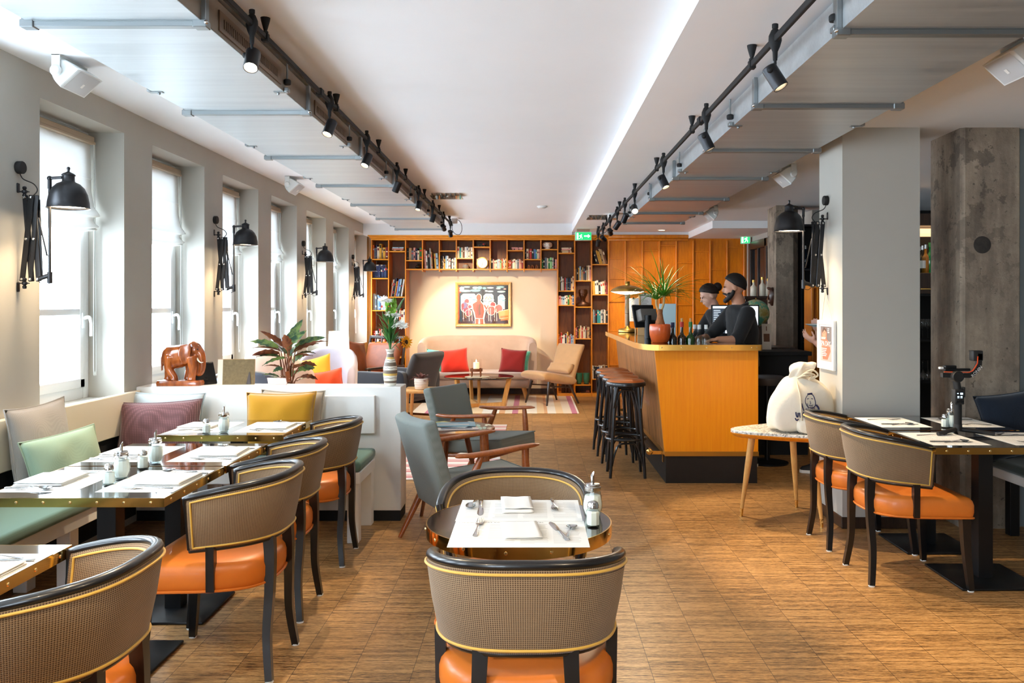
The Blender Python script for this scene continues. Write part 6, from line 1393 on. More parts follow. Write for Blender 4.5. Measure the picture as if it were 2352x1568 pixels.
def person(label, loc, J, head, look, skin, hairm, female=False, beard=False, bun=False, sleeve=.75, hands=(True, True), handn=((0,0,-1),(0,0,-1)), shoes=None):
    t = thing('person', label, 'person', loc); V = lambda p: Vector(p)-Vector(loc)
    J = {k: V(p) for k, p in J.items()}; hc = V(head); look = Vector(look).normalized(); ax = (J['shL']-J['shR']).normalized(); fw = Vector((0,0,1)).cross(ax)*-1
    if fw.dot(look) < -.2: fw = -fw
    def torso(g, gr, lo=0.0):
        sp = spline([J['pelvis']-Vector((0,0,.08)), J['pelvis'], J['pelvis'].lerp(J['chest'],.5), J['chest'], J['neck']-Vector((0,0,.05)), J['neck']], 6); n = len(sp); k = .92 if female else 1
        pr = [(0,(.165,.11)),(.2,(.172,.118)),(.4,(.150 if female else .162,.105)),(.6,(.182,.120)),(.78,(.17,.10)),(.9,(.09,.072)),(1,(.055,.058))]
        rings = []
        for i, p in enumerate(sp):
            f = i/(n-1)
            if f < lo: continue
            w = interp([(a, b[0]) for a, b in pr], f)*k+gr; d = interp([(a, b[1]) for a, b in pr], f)*k+gr; rings.append([p+ax*w*cos(2*PI*j/20)+fw*d*sin(2*PI*j/20) for j in range(20)])
        g.loft(rings)
    g = G(); torso(g, 0)
    g.tube([J['neck']-Vector((0,0,.04)), J['neck']+(hc-J['neck'])*.4, hc-Vector((0,0,.03))], [.062,.056,.055], 14)
    up = (Vector((0,0,1))-look*look.z).normalized(); sd = look.cross(up); Hm = Matrix(((sd.x,look.x,up.x,0),(sd.y,look.y,up.y,0),(sd.z,look.z,up.z,0),(0,0,0,1))); hp = lambda x, y, z: hc+Hm @ Vector((x,y,z))
    g.ball(hc+Hm @ Vector((0,-.012,.025)), (.076,.094,.092), 20, 14, M=Hm); g.ball(hp(0,.022,-.035), (.060,.066,.075), 18, 12, M=Hm); g.ball(hp(0,.050,-.078), (.034,.030,.030), 12, 8, M=Hm)
    g.tube([hp(0,.084,.012), hp(0,.098,-.012), hp(0,.104,-.026)], [.009,.011,.013], 8); g.ball(hp(0,.086,-.052), (.022,.012,.009), 10, 6, M=Hm)
    for s in (-1, 1): g.ball(hp(s*.078,-.008,-.005), (.010,.020,.031), 10, 8, M=Hm); g.ball(hp(s*.032,.074,.028), (.020,.014,.007), 8, 6, M=Hm)
    for s in 'LR':
        limb(g, [J['sh'+s], J['el'+s], J['wr'+s]], [.056,.050,.043,.038,.028])
        d = (J['wr'+s]-J['el'+s]).normalized(); hand(g, J['wr'+s], d, handn[0 if s == 'L' else 1], .92 if female else 1.0)
        limb(g, [J['hip'+s], J['kn'+s], J['an'+s]], [.085,.072,.055,.052,.038])
        tw = Vector((fw.x, fw.y, 0)).normalized(); a = J['an'+s]; g.tube([a-tw*.04-Vector((0,0,.04)), a+tw*.06-Vector((0,0,.05)), a+tw*.16-Vector((0,0,.06))], [.035,.038,.024], 10)
    remesh(g.obj('body', skin, t), .0085, 3)
    for s in (-1, 1): G().ball(hp(s*.032,.083,.014), (.011,.006,.0065), 10, 6, M=Hm).obj('eye', M['blackmatt'], t)
    g = G(); torso(g, .014, .12)
    for s in 'LR':
        e = J['el'+s].lerp(J['wr'+s], sleeve-.5 if sleeve > .5 else .05); limb(g, [J['sh'+s]-Vector((0,0,.005)), J['el'+s], e], [.064,.060,.052,.049,.045], .010)
    remesh(g.obj('shirt', M['shirt'], t), .011, 4)
    G().tube([J['neck']+(ax*cos(q)*.066+fw*sin(q)*.068)+Vector((0,0,-.012-.022*sin(q))) for q in [2*PI*k/20 for k in range(20)]], .016, 8, closed=True).obj('collar', M['shirt'], t)
    g = G()
    for s in 'LR': limb(g, [J['hip'+s]+Vector((0,0,.02)), J['kn'+s], J['an'+s]+Vector((0,0,.02))], [.098,.086,.070,.066,.060])
    g.tube([J['pelvis']-Vector((0,0,.10)), J['pelvis']+Vector((0,0,.06))], [.165,.165], 18, flat=.72, up=tuple(ax)); remesh(g.obj('trousers', M['trous'], t), .014, 4)
    for s in 'LR':
        tw = Vector((fw.x, fw.y, 0)).normalized(); a = J['an'+s]; zf = -loc[2]; fz = a.z-.085
        g = G(); rings = []
        for o, w, h in ((-.065,.018,.05),(-.055,.034,.075),(0,.040,.085),(.06,.044,.065),(.12,.043,.045),(.165,.030,.032),(.178,.012,.02)):
            c = a+tw*o; sdv = Vector((-tw.y, tw.x, 0)); rings.append([Vector((c.x,c.y,fz+.02))+sdv*w*cos(q)+Vector((0,0,max(0,sin(q))*h-(.0 if sin(q) > 0 else .0))) for q in [2*PI*j/14 for j in range(14)]])
        sh_ = g.loft(rings).obj('shoe', M['blackmatt'], t)
        g = G(); sdv = Vector((-tw.y, tw.x, 0)); ol = [a+tw*o+sdv*w for o, w in ((-.07,.0),(-.06,.036),(.06,.048),(.13,.046),(.175,.028),(.187,0),(.175,-.028),(.13,-.046),(.06,-.048),(-.06,-.036))]; g.loft([[Vector((p.x,p.y,z)) for p in ol] for z in (fz, fz+.025)]); g.obj('sole', M['white'], sh_, ang=30)
    # hair cap
    g = G(); rings = []
    for i in range(9):
        th_ = PI*.5-PI*.74*i/8
        ring = []
        for j in range(28):
            a = 2*PI*j/28; f = sin(a); cut = (-.10+.55*f) if f < 0 else -.10+.80*f**.8
            tt = max(th_, cut if not bun else cut*.8); q = cos(tt); ring.append(hp(.0815*q*cos(a), -.012+.100*q*sin(a), .027+.099*sin(tt)))
        rings.append(ring)
    g.loft(rings, cap=False); h_ = g.obj('hair', hairm, t, fix=True); mod(h_, 'SOLIDIFY', thickness=.008, offset=1)
    if bun: G().ball(hp(0,-.125,.045), .048, 14, 10).obj('hair_bun', hairm, t)
    if beard:
        g = G(); jl = [hp(s_*x, y, z) for s_, x, y, z in ((1,.070,.004,-.02),(1,.066,.014,-.05),(1,.050,.048,-.085),(1,.022,.078,-.104),(1,0,.086,-.108),(-1,.022,.078,-.104),(-1,.050,.048,-.085),(-1,.066,.014,-.05),(-1,.070,.004,-.02))]
        g.tube(spline(jl, 4), [.013]+[.015+.008*sin(PI*k/32) for k in range(1,32)]+[.013], 10); g.ball(hp(0,.070,-.092), (.028,.020,.024), 12, 8, M=Hm)
        g.tube([hp(.045,.058,-.062), hp(.028,.088,-.046), hp(0,.098,-.040), hp(-.028,.088,-.046), hp(-.045,.058,-.062)], [.010,.010,.009,.010,.010], 8)
        for s_ in (-1,1): g.ball(hp(s_*.050,.045,-.062), (.020,.024,.026), 10, 8, M=Hm)
        remesh(g.obj('beard', M['hair'], t), .006, 3)
    return t
bl = (1.90, 7.62, 0)
person('bearded barman in a black shirt leaning on the bar, looking left', bl, dict(pelvis=(1.925,7.64,.93), chest=(1.905,7.60,1.22), neck=(1.872,7.58,1.455), shL=(1.905,7.43,1.375), shR=(1.85,7.78,1.385), elL=(1.80,7.33,1.165), wrL=(1.61,7.27,1.150), elR=(1.66,7.78,1.17), wrR=(1.50,7.62,1.14),
    hipL=(1.93,7.55,.90), hipR=(1.93,7.73,.90), knL=(1.92,7.55,.49), knR=(1.95,7.73,.49), anL=(1.96,7.55,.087), anR=(1.98,7.74,.087)), (1.815,7.56,1.605), (-.93,.22,-.12), M['skin'], M['hair'], beard=True, sleeve=.62)
person('woman with a dark hair bun bending over the screen behind the barman', (2.12,8.72+.2,0), dict(pelvis=(2.14,8.93,.92), chest=(2.03,8.90,1.20), neck=(1.935,8.86,1.41), shL=(1.96,8.72,1.35), shR=(1.93,9.02,1.35), elL=(1.86,8.66,1.14), wrL=(1.70,8.70,1.06), elR=(1.78,9.02,1.12), wrR=(1.62,8.94,1.06),
    hipL=(2.14,8.84,.89), hipR=(2.14,9.01,.89), knL=(2.12,8.84,.48), knR=(2.14,9.01,.48), anL=(2.15,8.84,.087), anR=(2.17,9.01,.087)), (1.865,8.86,1.545), (-.88,-.1,-.42), M['skin2'], M['brownhair'], female=True, bun=True, sleeve=.62)
person('waiter mostly hidden by the grey pillar, one hand holding a pale blue plate', (2.72,7.32,0), dict(pelvis=(2.74,7.34,.93), chest=(2.73,7.33,1.22), neck=(2.70,7.33,1.46), shL=(2.68,7.15,1.38), shR=(2.68,7.52,1.38), elL=(2.585,7.12,1.03), wrL=(2.425,7.17,1.13), elR=(2.62,7.56,1.10), wrR=(2.52,7.4,1.22),
    hipL=(2.74,7.25,.90), hipR=(2.74,7.43,.90), knL=(2.62,7.26,.50), knR=(2.82,7.42,.50), anL=(2.50,7.27,.087), anR=(2.90,7.42,.10)), (2.65,7.33,1.60), (-.95,0,-.15), M['skin2'], M['hair'], sleeve=.62, handn=((.3,.5,.8),(0,0,1)))
pl = thing('plate', 'pale blue plate in the hand beside the grey pillar', 'plate', (2.47, 7.20, 1.262)); G().lathe([(0,0),(.06,0),(.065,.004),(.105,.014),(.12,.022),(.118,.025),(.10,.018),(.06,.008),(0,.007)], 32).obj('dish', mat('pale_blue_glaze', (172,206,210), .3, coat=.3), pl); G().tube([(.12*cos(a),.12*sin(a),.0235) for a in [2*PI*k/36 for k in range(36)]], .002, 6, closed=True).obj('rim', M['porcelain'], pl)
# ================================================================ BENCHES AND CUSHIONS
M['bench'] = fabric('sea_green_bench_cloth', (104,138,126), .75, 300, var=.05, bump=.15, sheen=.2); M['benchdark'] = fabric('dark_green_bench_cloth', (44,62,52), .75, 300, var=.05, bump=.15)
M['board'] = mat('cream_board', (226,212,188), .5)
lb_ = thing('bench', 'long white-framed bench with a sea-green seat along the window wall', 'bench', (-2.42, 3.0, 0)); mv = tr(2.42, -3.0, 0)
G().rbox(-2.63, -2.19, .2, 5.07, .435, .495, .02, 3, mv).obj('seat_cushion', M['bench'], lb_, ang=50)
G().rbox(-2.62, -2.215, .2, 5.07, .36, .432, .004, 1, mv).obj('frame', M['white'], lb_, ang=30)
for y in (.9, 2.55, 4.27): 
    for x in (-2.36, -2.58): G().rbox(x-.035, x+.035, y-.04, y+.04, 0, .36, .003, 1, mv).obj('leg', M['white'], lb_, ang=30)
G().rbox(-2.655, -2.615, .2, 5.62, .62, .88, .005, 1, mv).obj('back_board', M['board'], lb_, ang=30); G().box(-2.657, -2.65, .2, 5.62, .05, .62, mv).obj('gap_shade_sheet', M['blackmatt'], lb_, smooth=False)  # black sheet paints the shade of the open gap below the board
pb = thing('bench', 'short white bench with a sea-green seat against the white half wall', 'bench', (-1.8, 5.35, 0)); mv = tr(1.8, -5.35, 0)
G().rbox(-2.62, -1.04, 5.09, 5.60, .435, .50, .022, 3, mv).obj('seat_cushion', M['bench'], pb, ang=50); G().rbox(-2.61, -1.045, 5.10, 5.60, .36, .432, .004, 1, mv).obj('frame', M['white'], pb, ang=30)
for x in (-1.09, -2.10): 
    for y in (5.15, 5.56): G().rbox(x-.035, x+.035, y-.04, y+.04, 0, .36, .003, 1, mv).obj('leg', M['white'], pb, ang=30)
G().rbox(-2.60, -1.05, 5.605, 5.638, .59, .845, .004, 1, mv).obj('back_board', M['white'], pb, ang=30)
rb = thing('bench', 'bench with a dark green seat at the right edge of the picture', 'bench', (3.2, 4.6, 0)); mv = tr(-3.2, -4.6, 0)
G().rbox(2.90, 3.42, 3.2, 5.40, .43, .49, .02, 3, mv).obj('seat_cushion', M['benchdark'], rb, ang=50); G().rbox(2.91, 3.40, 3.2, 5.40, .37, .428, .004, 1, mv).obj('frame', M['white'], rb, ang=30)
for y in (3.3, 5.3): G().rbox(3.0, 3.06, y-.03, y+.03, 0, .37, .003, 1, mv).obj('leg', M['black'], rb, ang=30)
def cush2(lb, loc, rot, w, h, m, t=.15, seed=0, name='cushion', pip=None, pinch=.08): return pillow(name, lb, 'cushion', loc, rot, w, h, t, m, None, seed, pip, pinch)
linen = fabric('grey_linen', (170,164,158), .7, 260, var=.06, bump=.2); mint = fabric('mint_linen', (150,174,150), .78, 320, var=.04, bump=.15)
purp = fabric('mauve_tweed', (158,112,114), .35, 150, 5, var=.10, bump=.5); must = fabric('mustard_cloth', (196,142,28), .85, 420, var=.06, bump=.12, sheen=.4); pale = fabric('pale_grey_linen', (196,204,204), .8, 300, var=.04); beig = fabric('beige_linen', (206,188,164), .8, 300, var=.05); navy = fabric('dark_navy_cloth', (30,38,50), .75, 300, var=.05)
cush2('large grey linen cushion in the left corner of the window bench', (-2.545, 4.36, .715), (R(-7), R(-2), R(86)), .47, .46, linen, .12, 11)
cush2('mint green oblong cushion in front of the grey linen one', (-2.385, 4.30, .645), (R(-16), R(-4), R(72)), .46, .31, mint, .13, 12, pinch=.06)
cush2('mauve tweed cushion in the corner of the benches', (X(372,5.40), 5.36, .655), (R(-14), R(-2), R(6)), .52, .37, purp, .15, 13)
cush2('pale grey buttoned cushion behind the mauve tweed one', (X(378,5.50), 5.52, .69), (R(-8), R(1), R(0)), .50, .37, pale, .10, 14)
cush2('mustard yellow cushion against the white half wall', (X(648,5.42), 5.37, .685), (R(-14), R(-1), R(0)), .45, .42, must, .15, 15)
cush2('beige cushion edge behind the mustard yellow one', (X(668,5.50), 5.52, .69), (R(-8), R(1), R(0)), .42, .40, beig, .08, 16)
cush2('dark navy cushion on the bench at the right edge', (X(2342,5.25), 5.28, .70), (R(-12), R(-10), R(-10)), .42, .42, navy, .15, 17)
# ================================================================ ON THE HALF WALL
el = thing('wooden_elephant', 'polished brown wooden elephant with white tusks on the half wall', 'figurine', (X(414,5.74), 5.75, .9005))
t = NT('polished_carving_wood'); v = t.coords((8,8,3)); n = t.noise(v, 3, 5, .6); t.set(Base_Color=t.ramp(n, [(.35, lin((122,56,18))), (.65, lin((178,92,34)))]), Roughness=.18, Coat_Weight=.5, Coat_Roughness=.08); M['eleph'] = t.m
g = G(); 
g.loft([[Vector((x, d*cos(2*PI*j/20), z+h*sin(2*PI*j/20))) for j in range(20)] for x, d, h, z in ((-.120,.012,.02,.185),(-.115,.040,.055,.19),(-.09,.058,.075,.192),(-.04,.066,.082,.192),(.01,.064,.080,.200),(.05,.052,.070,.212),(.075,.042,.062,.222),(.09,.03,.04,.225))])
g.ball((.095,0,.243), (.050,.044,.052), 16, 12); g.ball((.085,0,.275), (.032,.034,.026), 12, 8)
g.tube(spline([(.112,0,.245),(.135,0,.215),(.145,0,.17),(.146,0,.12),(.138,0,.088),(.118,0,.078),(.105,0,.09),(.108,0,.104)], 5), [.036-.0235*(k/35)**.7 for k in range(36)], 12)
for x, y, b in ((-.085,.034,-.10),(-.055,-.036,-.03),(.035,.034,.035),(.085,-.034,.09)): g.tube(spline([(x,y*.9,.20),(x+.012*(1 if x > 0 else -1),y,.12),(b,y,.06),(b-.002,y,.036)], 4), [.042,.040,.036,.032,.029,.027,.026,.025,.0245,.0245,.026,.027,.028], 12)
g.tube(spline([(-.118,0,.215),(-.130,0,.17),(-.128,.0,.10)], 4), [.010]*5+[.007]*4, 8)
remesh(g.obj('body', M['eleph'], el), .005, 3)
for s in (-1,1):
    g = G(); ol = spline([Vector(p) for p in ((.085,0,.275),(.035,0,.272),(.012,0,.225),(.025,0,.175),(.055,0,.148),(.082,0,.19))], 4, True); g.loft([[Vector((.055+(p.x-.055)*k, s*(.052+o+.014*(.08-p.x)/.06), .215+(p.z-.215)*k)) for p in ol] for o, k in ((-.006,.9),(-.003,1),(.004,1),(.006,.85))]); g.obj('ear', M['eleph'], el, ang=60)
    G().tube(spline([(.118,s*.030,.195),(.135,s*.036,.170),(.152,s*.034,.157),(.165,s*.03,.160)], 4), [.0065-.0004*k for k in range(13)], 8).obj('tusk', mat('ivory', (240,230,205), .3) if s < 0 else bpy.data.materials['ivory'], el); G().ball((.128,s*.036,.248), .005, 8, 6).obj('eye', M['blackmatt'], el)
g = G(); bs = [(-.145,-.05),(-.12,-.062),(.10,-.062),(.145,-.045),(.148,.045),(.10,.06),(-.12,.06),(-.147,.045)]; g.loft([[Vector((x*k, y*k, z)) for x, y in bs] for z, k in ((0,1),(.018,1.02),(.034,.97),(.036,.92))]); g.obj('base', M['eleph'], el, ang=25)
bf = thing('picture_frame', 'black picture frame seen from behind beside the elephant', 'picture frame', (X(472,5.80), 5.80, .9005), R(58)); m_ = rotx(R(-17)); G().rbox(-.09,.09,-.012,.012,0,.155,.003,1,m_).obj('frame', M['blackmatt'], bf, ang=30); G().rbox(-.085,.085,-.016,-.011,.006,.149,.002,1,m_).obj('back', M['black'], bf, ang=30); G().rbox(-.014,.014,-.02,-.015,.03,.045,.003,1,m_).obj('clasp', M['blackmatt'], bf, ang=30)
wf = thing('picture_frame', 'wide picture frame with a brown fibre back and strut on the half wall', 'picture frame', (X(541,5.80), 5.81, .9005), R(6)); m_ = rotx(R(-6)); G().rbox(-.125,.125,-.006,.006,0,.175,.002,1,m_).obj('frame', wood('thin_gilt_frame', (150,110,60), (186,146,90)), wf, ang=30)
G().box(-.088,.124,-.0085,-.005,.0,.172,m_).obj('fibre_back', mat('brown_fibreboard', (116,98,68), .9, var=.18, vs=60), wf, smooth=False); G().prism([(.07,0),(.1,0),(.098,.05),(.092,.085),(.088,.085)], .009, .012, m_ @ rotx(PI/2)).obj('strut', M['darkwood'], wf, ang=30); G().box(-.124,-.09,-.0075,-.005,.0,.172,m_).obj('pale_strip', M['board'], wf, smooth=False)
pk = thing('card_holder', 'low pale pink card holder on the half wall beside the plant', 'card holder', (X(640,5.82), 5.81, .9005), R(-12)); G().prism([(-.075,0),(.06,0),(.08,.045),(-.09,.045)], -.002, .002, rotx(PI/2-.25)).obj('front_card', mat('pale_pink_card', (222,190,180), .7), pk, ang=30); G().rbox(.075,.083,-.02,.03,0,.075,.002,1,roty(R(-12))).obj('end_board', M['walnut'], pk, ang=30)
# leafy prayer plant standing behind the half wall
ps = thing('plant_stand', 'white plant stand hidden behind the half wall under the leafy plant', 'plant stand', (X(658,6.15), 6.18, 0)); G().rbox(-.16,.16,-.16,.16,0,.60,.005,1).obj('body', M['white'], ps, ang=30); G().rbox(-.17,.17,-.17,.17,.60,.625,.004,1).obj('top', M['white'], ps, ang=30)
cp = thing('prayer_plant', 'leafy plant with long wavy green and maroon leaves behind the half wall', 'potted plant', (X(658,6.15), 6.18, .6255))
G().lathe([(0,0),(.075,0),(.10,.10),(.105,.16),(.098,.16),(.092,.14),(0,.14)], 24).obj('pot', M['porcelain'], cp)
def leafmat():
    t = NT('prayer_plant_leaf'); ge = t.n('ShaderNodeNewGeometry'); v = t.coords(); n = t.noise(v, 22, 4)
    top = t.ramp(n, [(.4, lin((40,74,52))), (.6, lin((120,140,70)))]); und = t.ramp(n, [(.4, lin((104,52,40))), (.6, lin((150,88,52)))]); t.set(Base_Color=t.mix(top, und, ge.outputs['Backfacing']), Roughness=.4); return t.m
M['calat'] = leafmat(); q = random.Random(17)
def stemleaf(tip_base, d, L, w, bend, tw):
    b = Vector((.035*(q.random()-.5)*2, .035*(q.random()-.5)*2, .14)); p = Vector(tip_base); G_st.tube(spline([b, b.lerp(p,.5)+Vector((0,0,.05)), p], 4), .0035, 6); leafblade(G_lf, p, d, L, w, bend=bend, twist=tw, n=14, wavy=.16, fold=.35)
G_st, G_lf = G(), G(); o_ = Vector(cp.location)
for (u0, v0, u1, v1, w, b) in ((660,792,690,742,.05,.2),(640,800,585,786,.05,.4),(645,806,590,800,.045,.5),(642,812,588,816,.045,.4),(650,796,605,765,.05,.3),(665,794,697,765,.05,.2),(660,800,690,768,.06,.2),(675,800,738,778,.055,.4),(678,806,742,786,.05,.5),(670,812,722,792,.06,.4),(660,822,612,838,.04,.5),(680,815,716,812,.05,.5),(675,826,712,818,.05,.5),(665,806,655,775,.055,.1),(655,812,645,800,.06,.3),(690,838,720,840,.04,.5),(685,850,716,846,.045,.4),(650,846,634,852,.035,.5),(662,862,668,842,.04,.3),(688,866,724,872,.035,.5),(660,870,655,872,.03,.4),(668,818,676,800,.06,.3),(648,822,598,820,.05,.45),(672,832,690,820,.055,.3)):
    p = W(u0, v0, 6.12+.12*(q.random()-.5))-o_; e = W(u1, v1, 6.12+.22*(q.random()-.5))-o_; d = e-p; stemleaf(p, d.normalized()+Vector((0,0,b*.55)), d.length*1.08+.02, w*1.3, b, (q.random()-.5)*1.8)
for k in range(12):
    a = q.random()*2*PI; p = Vector((.10*cos(a)*q.random(), .08*sin(a), .22+.14*q.random())); stemleaf(p, (cos(a),sin(a)*.8,.5), .13, .045, .6, q.random()-.5)
G_st.obj('stems', mat('plant_stem', (134,74,40), .5), cp); G_lf.obj('leaves', M['calat'], cp, fix=False, ang=80)
# vase of flowers
vz = thing('vase', 'tall white vase painted with brown and yellow bands, holding flowers', 'vase', (X(896,5.74), 5.745, .9005))
t = NT('banded_glaze'); v = t.coords(); s = t.n('ShaderNodeSeparateXYZ'); t.l(v, s.inputs[0]); zz = t.math('MULTIPLY', s.outputs['Z'], 4.0); wv = t.math('SINE', t.math('MULTIPLY', s.outputs['X'], 150)); wz = t.math('ADD', zz, t.math('MULTIPLY', wv, .008))
cw, br_, yl_ = (240,234,218), (122,106,90), (226,186,98)
b1 = t.ramp(zz, [(0,lin(cw)),(.07,lin(br_)),(.13,lin(cw)),(.27,lin(yl_)),(.33,lin(br_)),(.42,lin(cw)),(.53,lin(br_)),(.63,lin(cw)),(.72,lin(yl_)),(.77,lin(br_)),(.86,lin(cw))])
[setattr(n, 'interpolation', 'CONSTANT') for n in [x.color_ramp for x in t.t.nodes if x.type == 'VALTORGB']]
b2 = t.ramp(wz, [(0,(0,0,0)),(.20,(1,1,1)),(.212,(0,0,0)),(.47,(1,1,1)),(.482,(0,0,0)),(.67,(1,1,1)),(.68,(0,0,0)),(.92,(1,1,1)),(.93,(0,0,0))]); [n for n in t.t.nodes if n.type == 'VALTORGB'][-1].color_ramp.interpolation = 'CONSTANT'
t.set(Base_Color=t.mix(b1, lin((90,74,60)), b2), Roughness=.4)
G().lathe([(0,0),(.036,0),(.040,.006),(.044,.04),(.048,.08),(.047,.12),(.038,.16),(.026,.195),(.0225,.215),(.026,.235),(.033,.248),(.028,.248),(.019,.225),(0,.22)], 32).obj('body', t.m, vz)
fl = thing('flower_bunch', 'mixed bunch with white blooms, green bells and a sunflower in the vase', 'flowers', (X(896,5.74), 5.745, 1.13))
gs_ = mat('flower_stem', (58,112,44), .5, var=.25, vs=20); gl_ = mat('flower_leaf', (52,116,44), .5, var=.3, vs=18); wp_ = mat('white_petal', (250,248,240), .6); bell = mat('green_bell', (128,176,60), .5, var=.2, vs=30); sun = mat('sunflower_petal', (244,166,24), .5); sunc = mat('sunflower_centre', (60,36,18), .9, bump=.5, bs=300)
O = Vector(fl.location); wq2 = lambda u, v, dy=0: W(u, v, 5.745+dy)-O; g = G(); lf_ = G()
for u, v in ((884,690),(895,690),(893,722),(912,725),(910,750),(905,740),(925,688),(872,728),(893,745),(922,780),(899,760),(890,770)):
    e = wq2(u, v, .06*(q.random()-.5)); g.tube(spline([Vector((.01*(q.random()-.5),.01*(q.random()-.5),0)), Vector((e.x*.35,e.y*.35,e.z*.5)), e], 5), .0028, 6)
for k in range(70):
    a = q.random()*2*PI; z = .05+.16*q.random(); leafblade(lf_, (.02*cos(a),.02*sin(a),z), (cos(a)*.6,sin(a)*.6,1), .06+.05*q.random(), .009+.008*q.random(), bend=.5, n=6)
for u0, v0, u1, v1 in ((884,738,866,718),(884,760,869,750),(886,770,874,745),(905,790,920,804),(880,730,878,715)): p = wq2(u0, v0); d = wq2(u1, v1)-p; leafblade(lf_, p, d, d.length*1.2, .022, bend=.3, n=8)
g.obj('stems', gs_, fl); lf_.obj('leaves', gl_, fl, fix=False, ang=80)
def bloom(u, v, r, m, n=22, face=(0,-1,.5), nm='bloom', cm=None):
    c = wq2(u, v, -.02); fd = Vector(face).normalized(); Q = fd.to_track_quat('Z','Y').to_matrix().to_4x4(); g = G()
    for k in range(n):
        a = 2*PI*k/n+.2*q.random(); e = .15+.5*(k % 2)+.2*q.random(); b = G(); leafblade(b, (0,0,0), (cos(a),sin(a),e), r*(.85+.3*q.random()), r*.34, bend=.25, n=5); g.add([c+Q @ p for p in b.v], b.f)
    o = g.obj(nm, m, fl, fix=False, ang=80); 
    if cm: G().ball((0,0,.004), (r*.5,r*.5,.010), 14, 8, M=None).obj('flower_centre', cm, o).matrix_local = tr(*c) @ Q
for u, v, r in ((880,690,.042),(892,692,.032),(898,723,.044),(912,726,.036),(909,748,.038),(927,751,.042),(922,742,.03)): bloom(u, v, r, wp_, 20, (.2*(q.random()-.5),-.5,.9))
bloom(931,786,.050,sun,26,(.75,-.55,.15),'sunflower',sunc)
for i in range(10):
    v = 692+3.6*i; c = wq2(899+3*sin(i*2.3), v, .0); a = i*1.9; d = Vector((cos(a),sin(a)-.3,.25)).normalized(); G().lathe([(.002,0),(.009,.008),(.017,.020),(.023,.028),(.020,.026),(.004,.008)], 10, M=tr(*c) @ d.to_track_quat('Z','Y').to_matrix().to_4x4()).obj('bell_flower', bell, fl, fix=False)
G().tube(spline([wq2(912,712), wq2(920,698), wq2(929,683)], 5), [.004,.006,.007,.007,.0072,.007,.0065,.006,.005,.0035,.002], 8).obj('bud_spike', mat('grey_green_bud', (126,150,112), .7), fl)
# ================================================================ RIGHT: TERRAZZO TABLE, BAG, POSTER, CAMERA STABILISER
kt = thing('terrazzo_table', 'small three-legged table with a rounded speckled top carrying the white bag', 'side table', (1.70, 5.72, 0))
ol = spline([Vector(p) for p in ((-.35,-.02,0),(-.28,-.13,0),(-.02,-.27,0),(.20,-.34,0),(.28,-.28,0),(.27,.0,0),(.28,.30,0),(.20,.37,0),(-.04,.25,0),(-.28,.10,0))], 8, True)
t = NT('speckled_terrazzo'); vo = t.n('ShaderNodeTexVoronoi'); vo.inputs['Scale'].default_value = 90; t.l(t.coords(), vo.inputs[0]); t.set(Base_Color=t.ramp(vo.outputs['Color'], [(.2, lin((150,146,138))), (.5, lin((214,208,196))), (.8, lin((238,232,220)))]), Roughness=.25)
g = G(); g.loft([[Vector((p.x*k, p.y*k, z)) for p in ol] for z, k in ((.588,.985),(.590,1),(.606,1),(.608,.99))]); g.obj('tabletop', t.m, kt, ang=30)
g = G(); g.loft([[Vector((p.x*k, p.y*k, z)) for p in ol] for z, k in ((.560,.90),(.566,.95),(.584,1.004),(.590,1.006),(.590,.98))]); g.obj('edge_band', M['oak'], kt, ang=30)
for (a, b), (c, d) in (((-.20,-.0),(-.263,.05)), ((.14,.22),(.195,.30)), ((.14,-.2),(.19,-.24))):
    o_l = G().tube([(a,b,.57),(a*.6+c*.4,b*.6+d*.4,.35),(c,d,.03)], [.024,.022,.011], 12).obj('leg', M['beech'], kt); G().tube([(a*.05+c*.95,b*.05+d*.95,.055),(c,d,0)], [.0125,.010], 12).obj('ferrule', M['brass'], o_l)
bg_ = thing('canvas_bag', 'white canvas drawstring bag with a dark blue print on the speckled table', 'bag', (1.782, 5.62, .6085))
can = mat('cream_canvas', (238,226,204), .9, var=.03, vs=9, bump=.25, bs=26, bd=.01); q2 = random.Random(5)
def sack(rings, n=40, j=.012, ph=0):
    out = []
    for k, (z, rx, ry, cx, cy) in enumerate(rings):
        out.append([Vector((cx+(rx+j*sin(3*a+k*.9+ph)+j*.7*sin(7*a-k*.6+ph))*math.copysign(abs(cos(a))**.8,cos(a)), cy+(ry+j*.7*sin(5*a+k+ph))*math.copysign(abs(sin(a))**.8,sin(a)), z+.006*sin(4*a+k))) for a in [2*PI*i/n for i in range(n)]])
    return out
g = G(); g.loft(sack([(.006,.16,.10,0,0),(.02,.205,.135,0,0),(.08,.218,.145,.0,0),(.15,.210,.14,.002,0),(.21,.200,.13,.01,0),(.26,.185,.12,.025,0),(.305,.155,.10,.03,.0),(.335,.115,.075,.015,.0),(.355,.075,.05,-.01,0),(.365,.055,.04,-.015,0)])); b_ = g.obj('sack', can, bg_, ang=80); mod(b_, 'SUBSURF', levels=1, render_levels=1)
g = G(); g.loft(sack([(.345,.060,.045,-.02,0),(.37,.056,.040,-.005,0),(.395,.066,.048,.01,0),(.425,.078,.052,.03,0),(.452,.07,.04,.055,0),(.458,.05,.03,.06,0)], 40, .012, 2)); mod(g.obj('gathered_neck', can, bg_, ang=80), 'SUBSURF', levels=1, render_levels=1)
g = G(); g.loft(sack([(.004,.10,.04,.07,-.135),(.015,.125,.055,.07,-.135),(.06,.13,.06,.07,-.13),(.10,.11,.05,.07,-.125),(.125,.07,.03,.07,-.12)], 30, .006, 1)); mod(g.obj('front_pouch', can, bg_, ang=80), 'SUBSURF', levels=1, render_levels=1)
rope = mat('cream_rope', (232,216,186), .9)
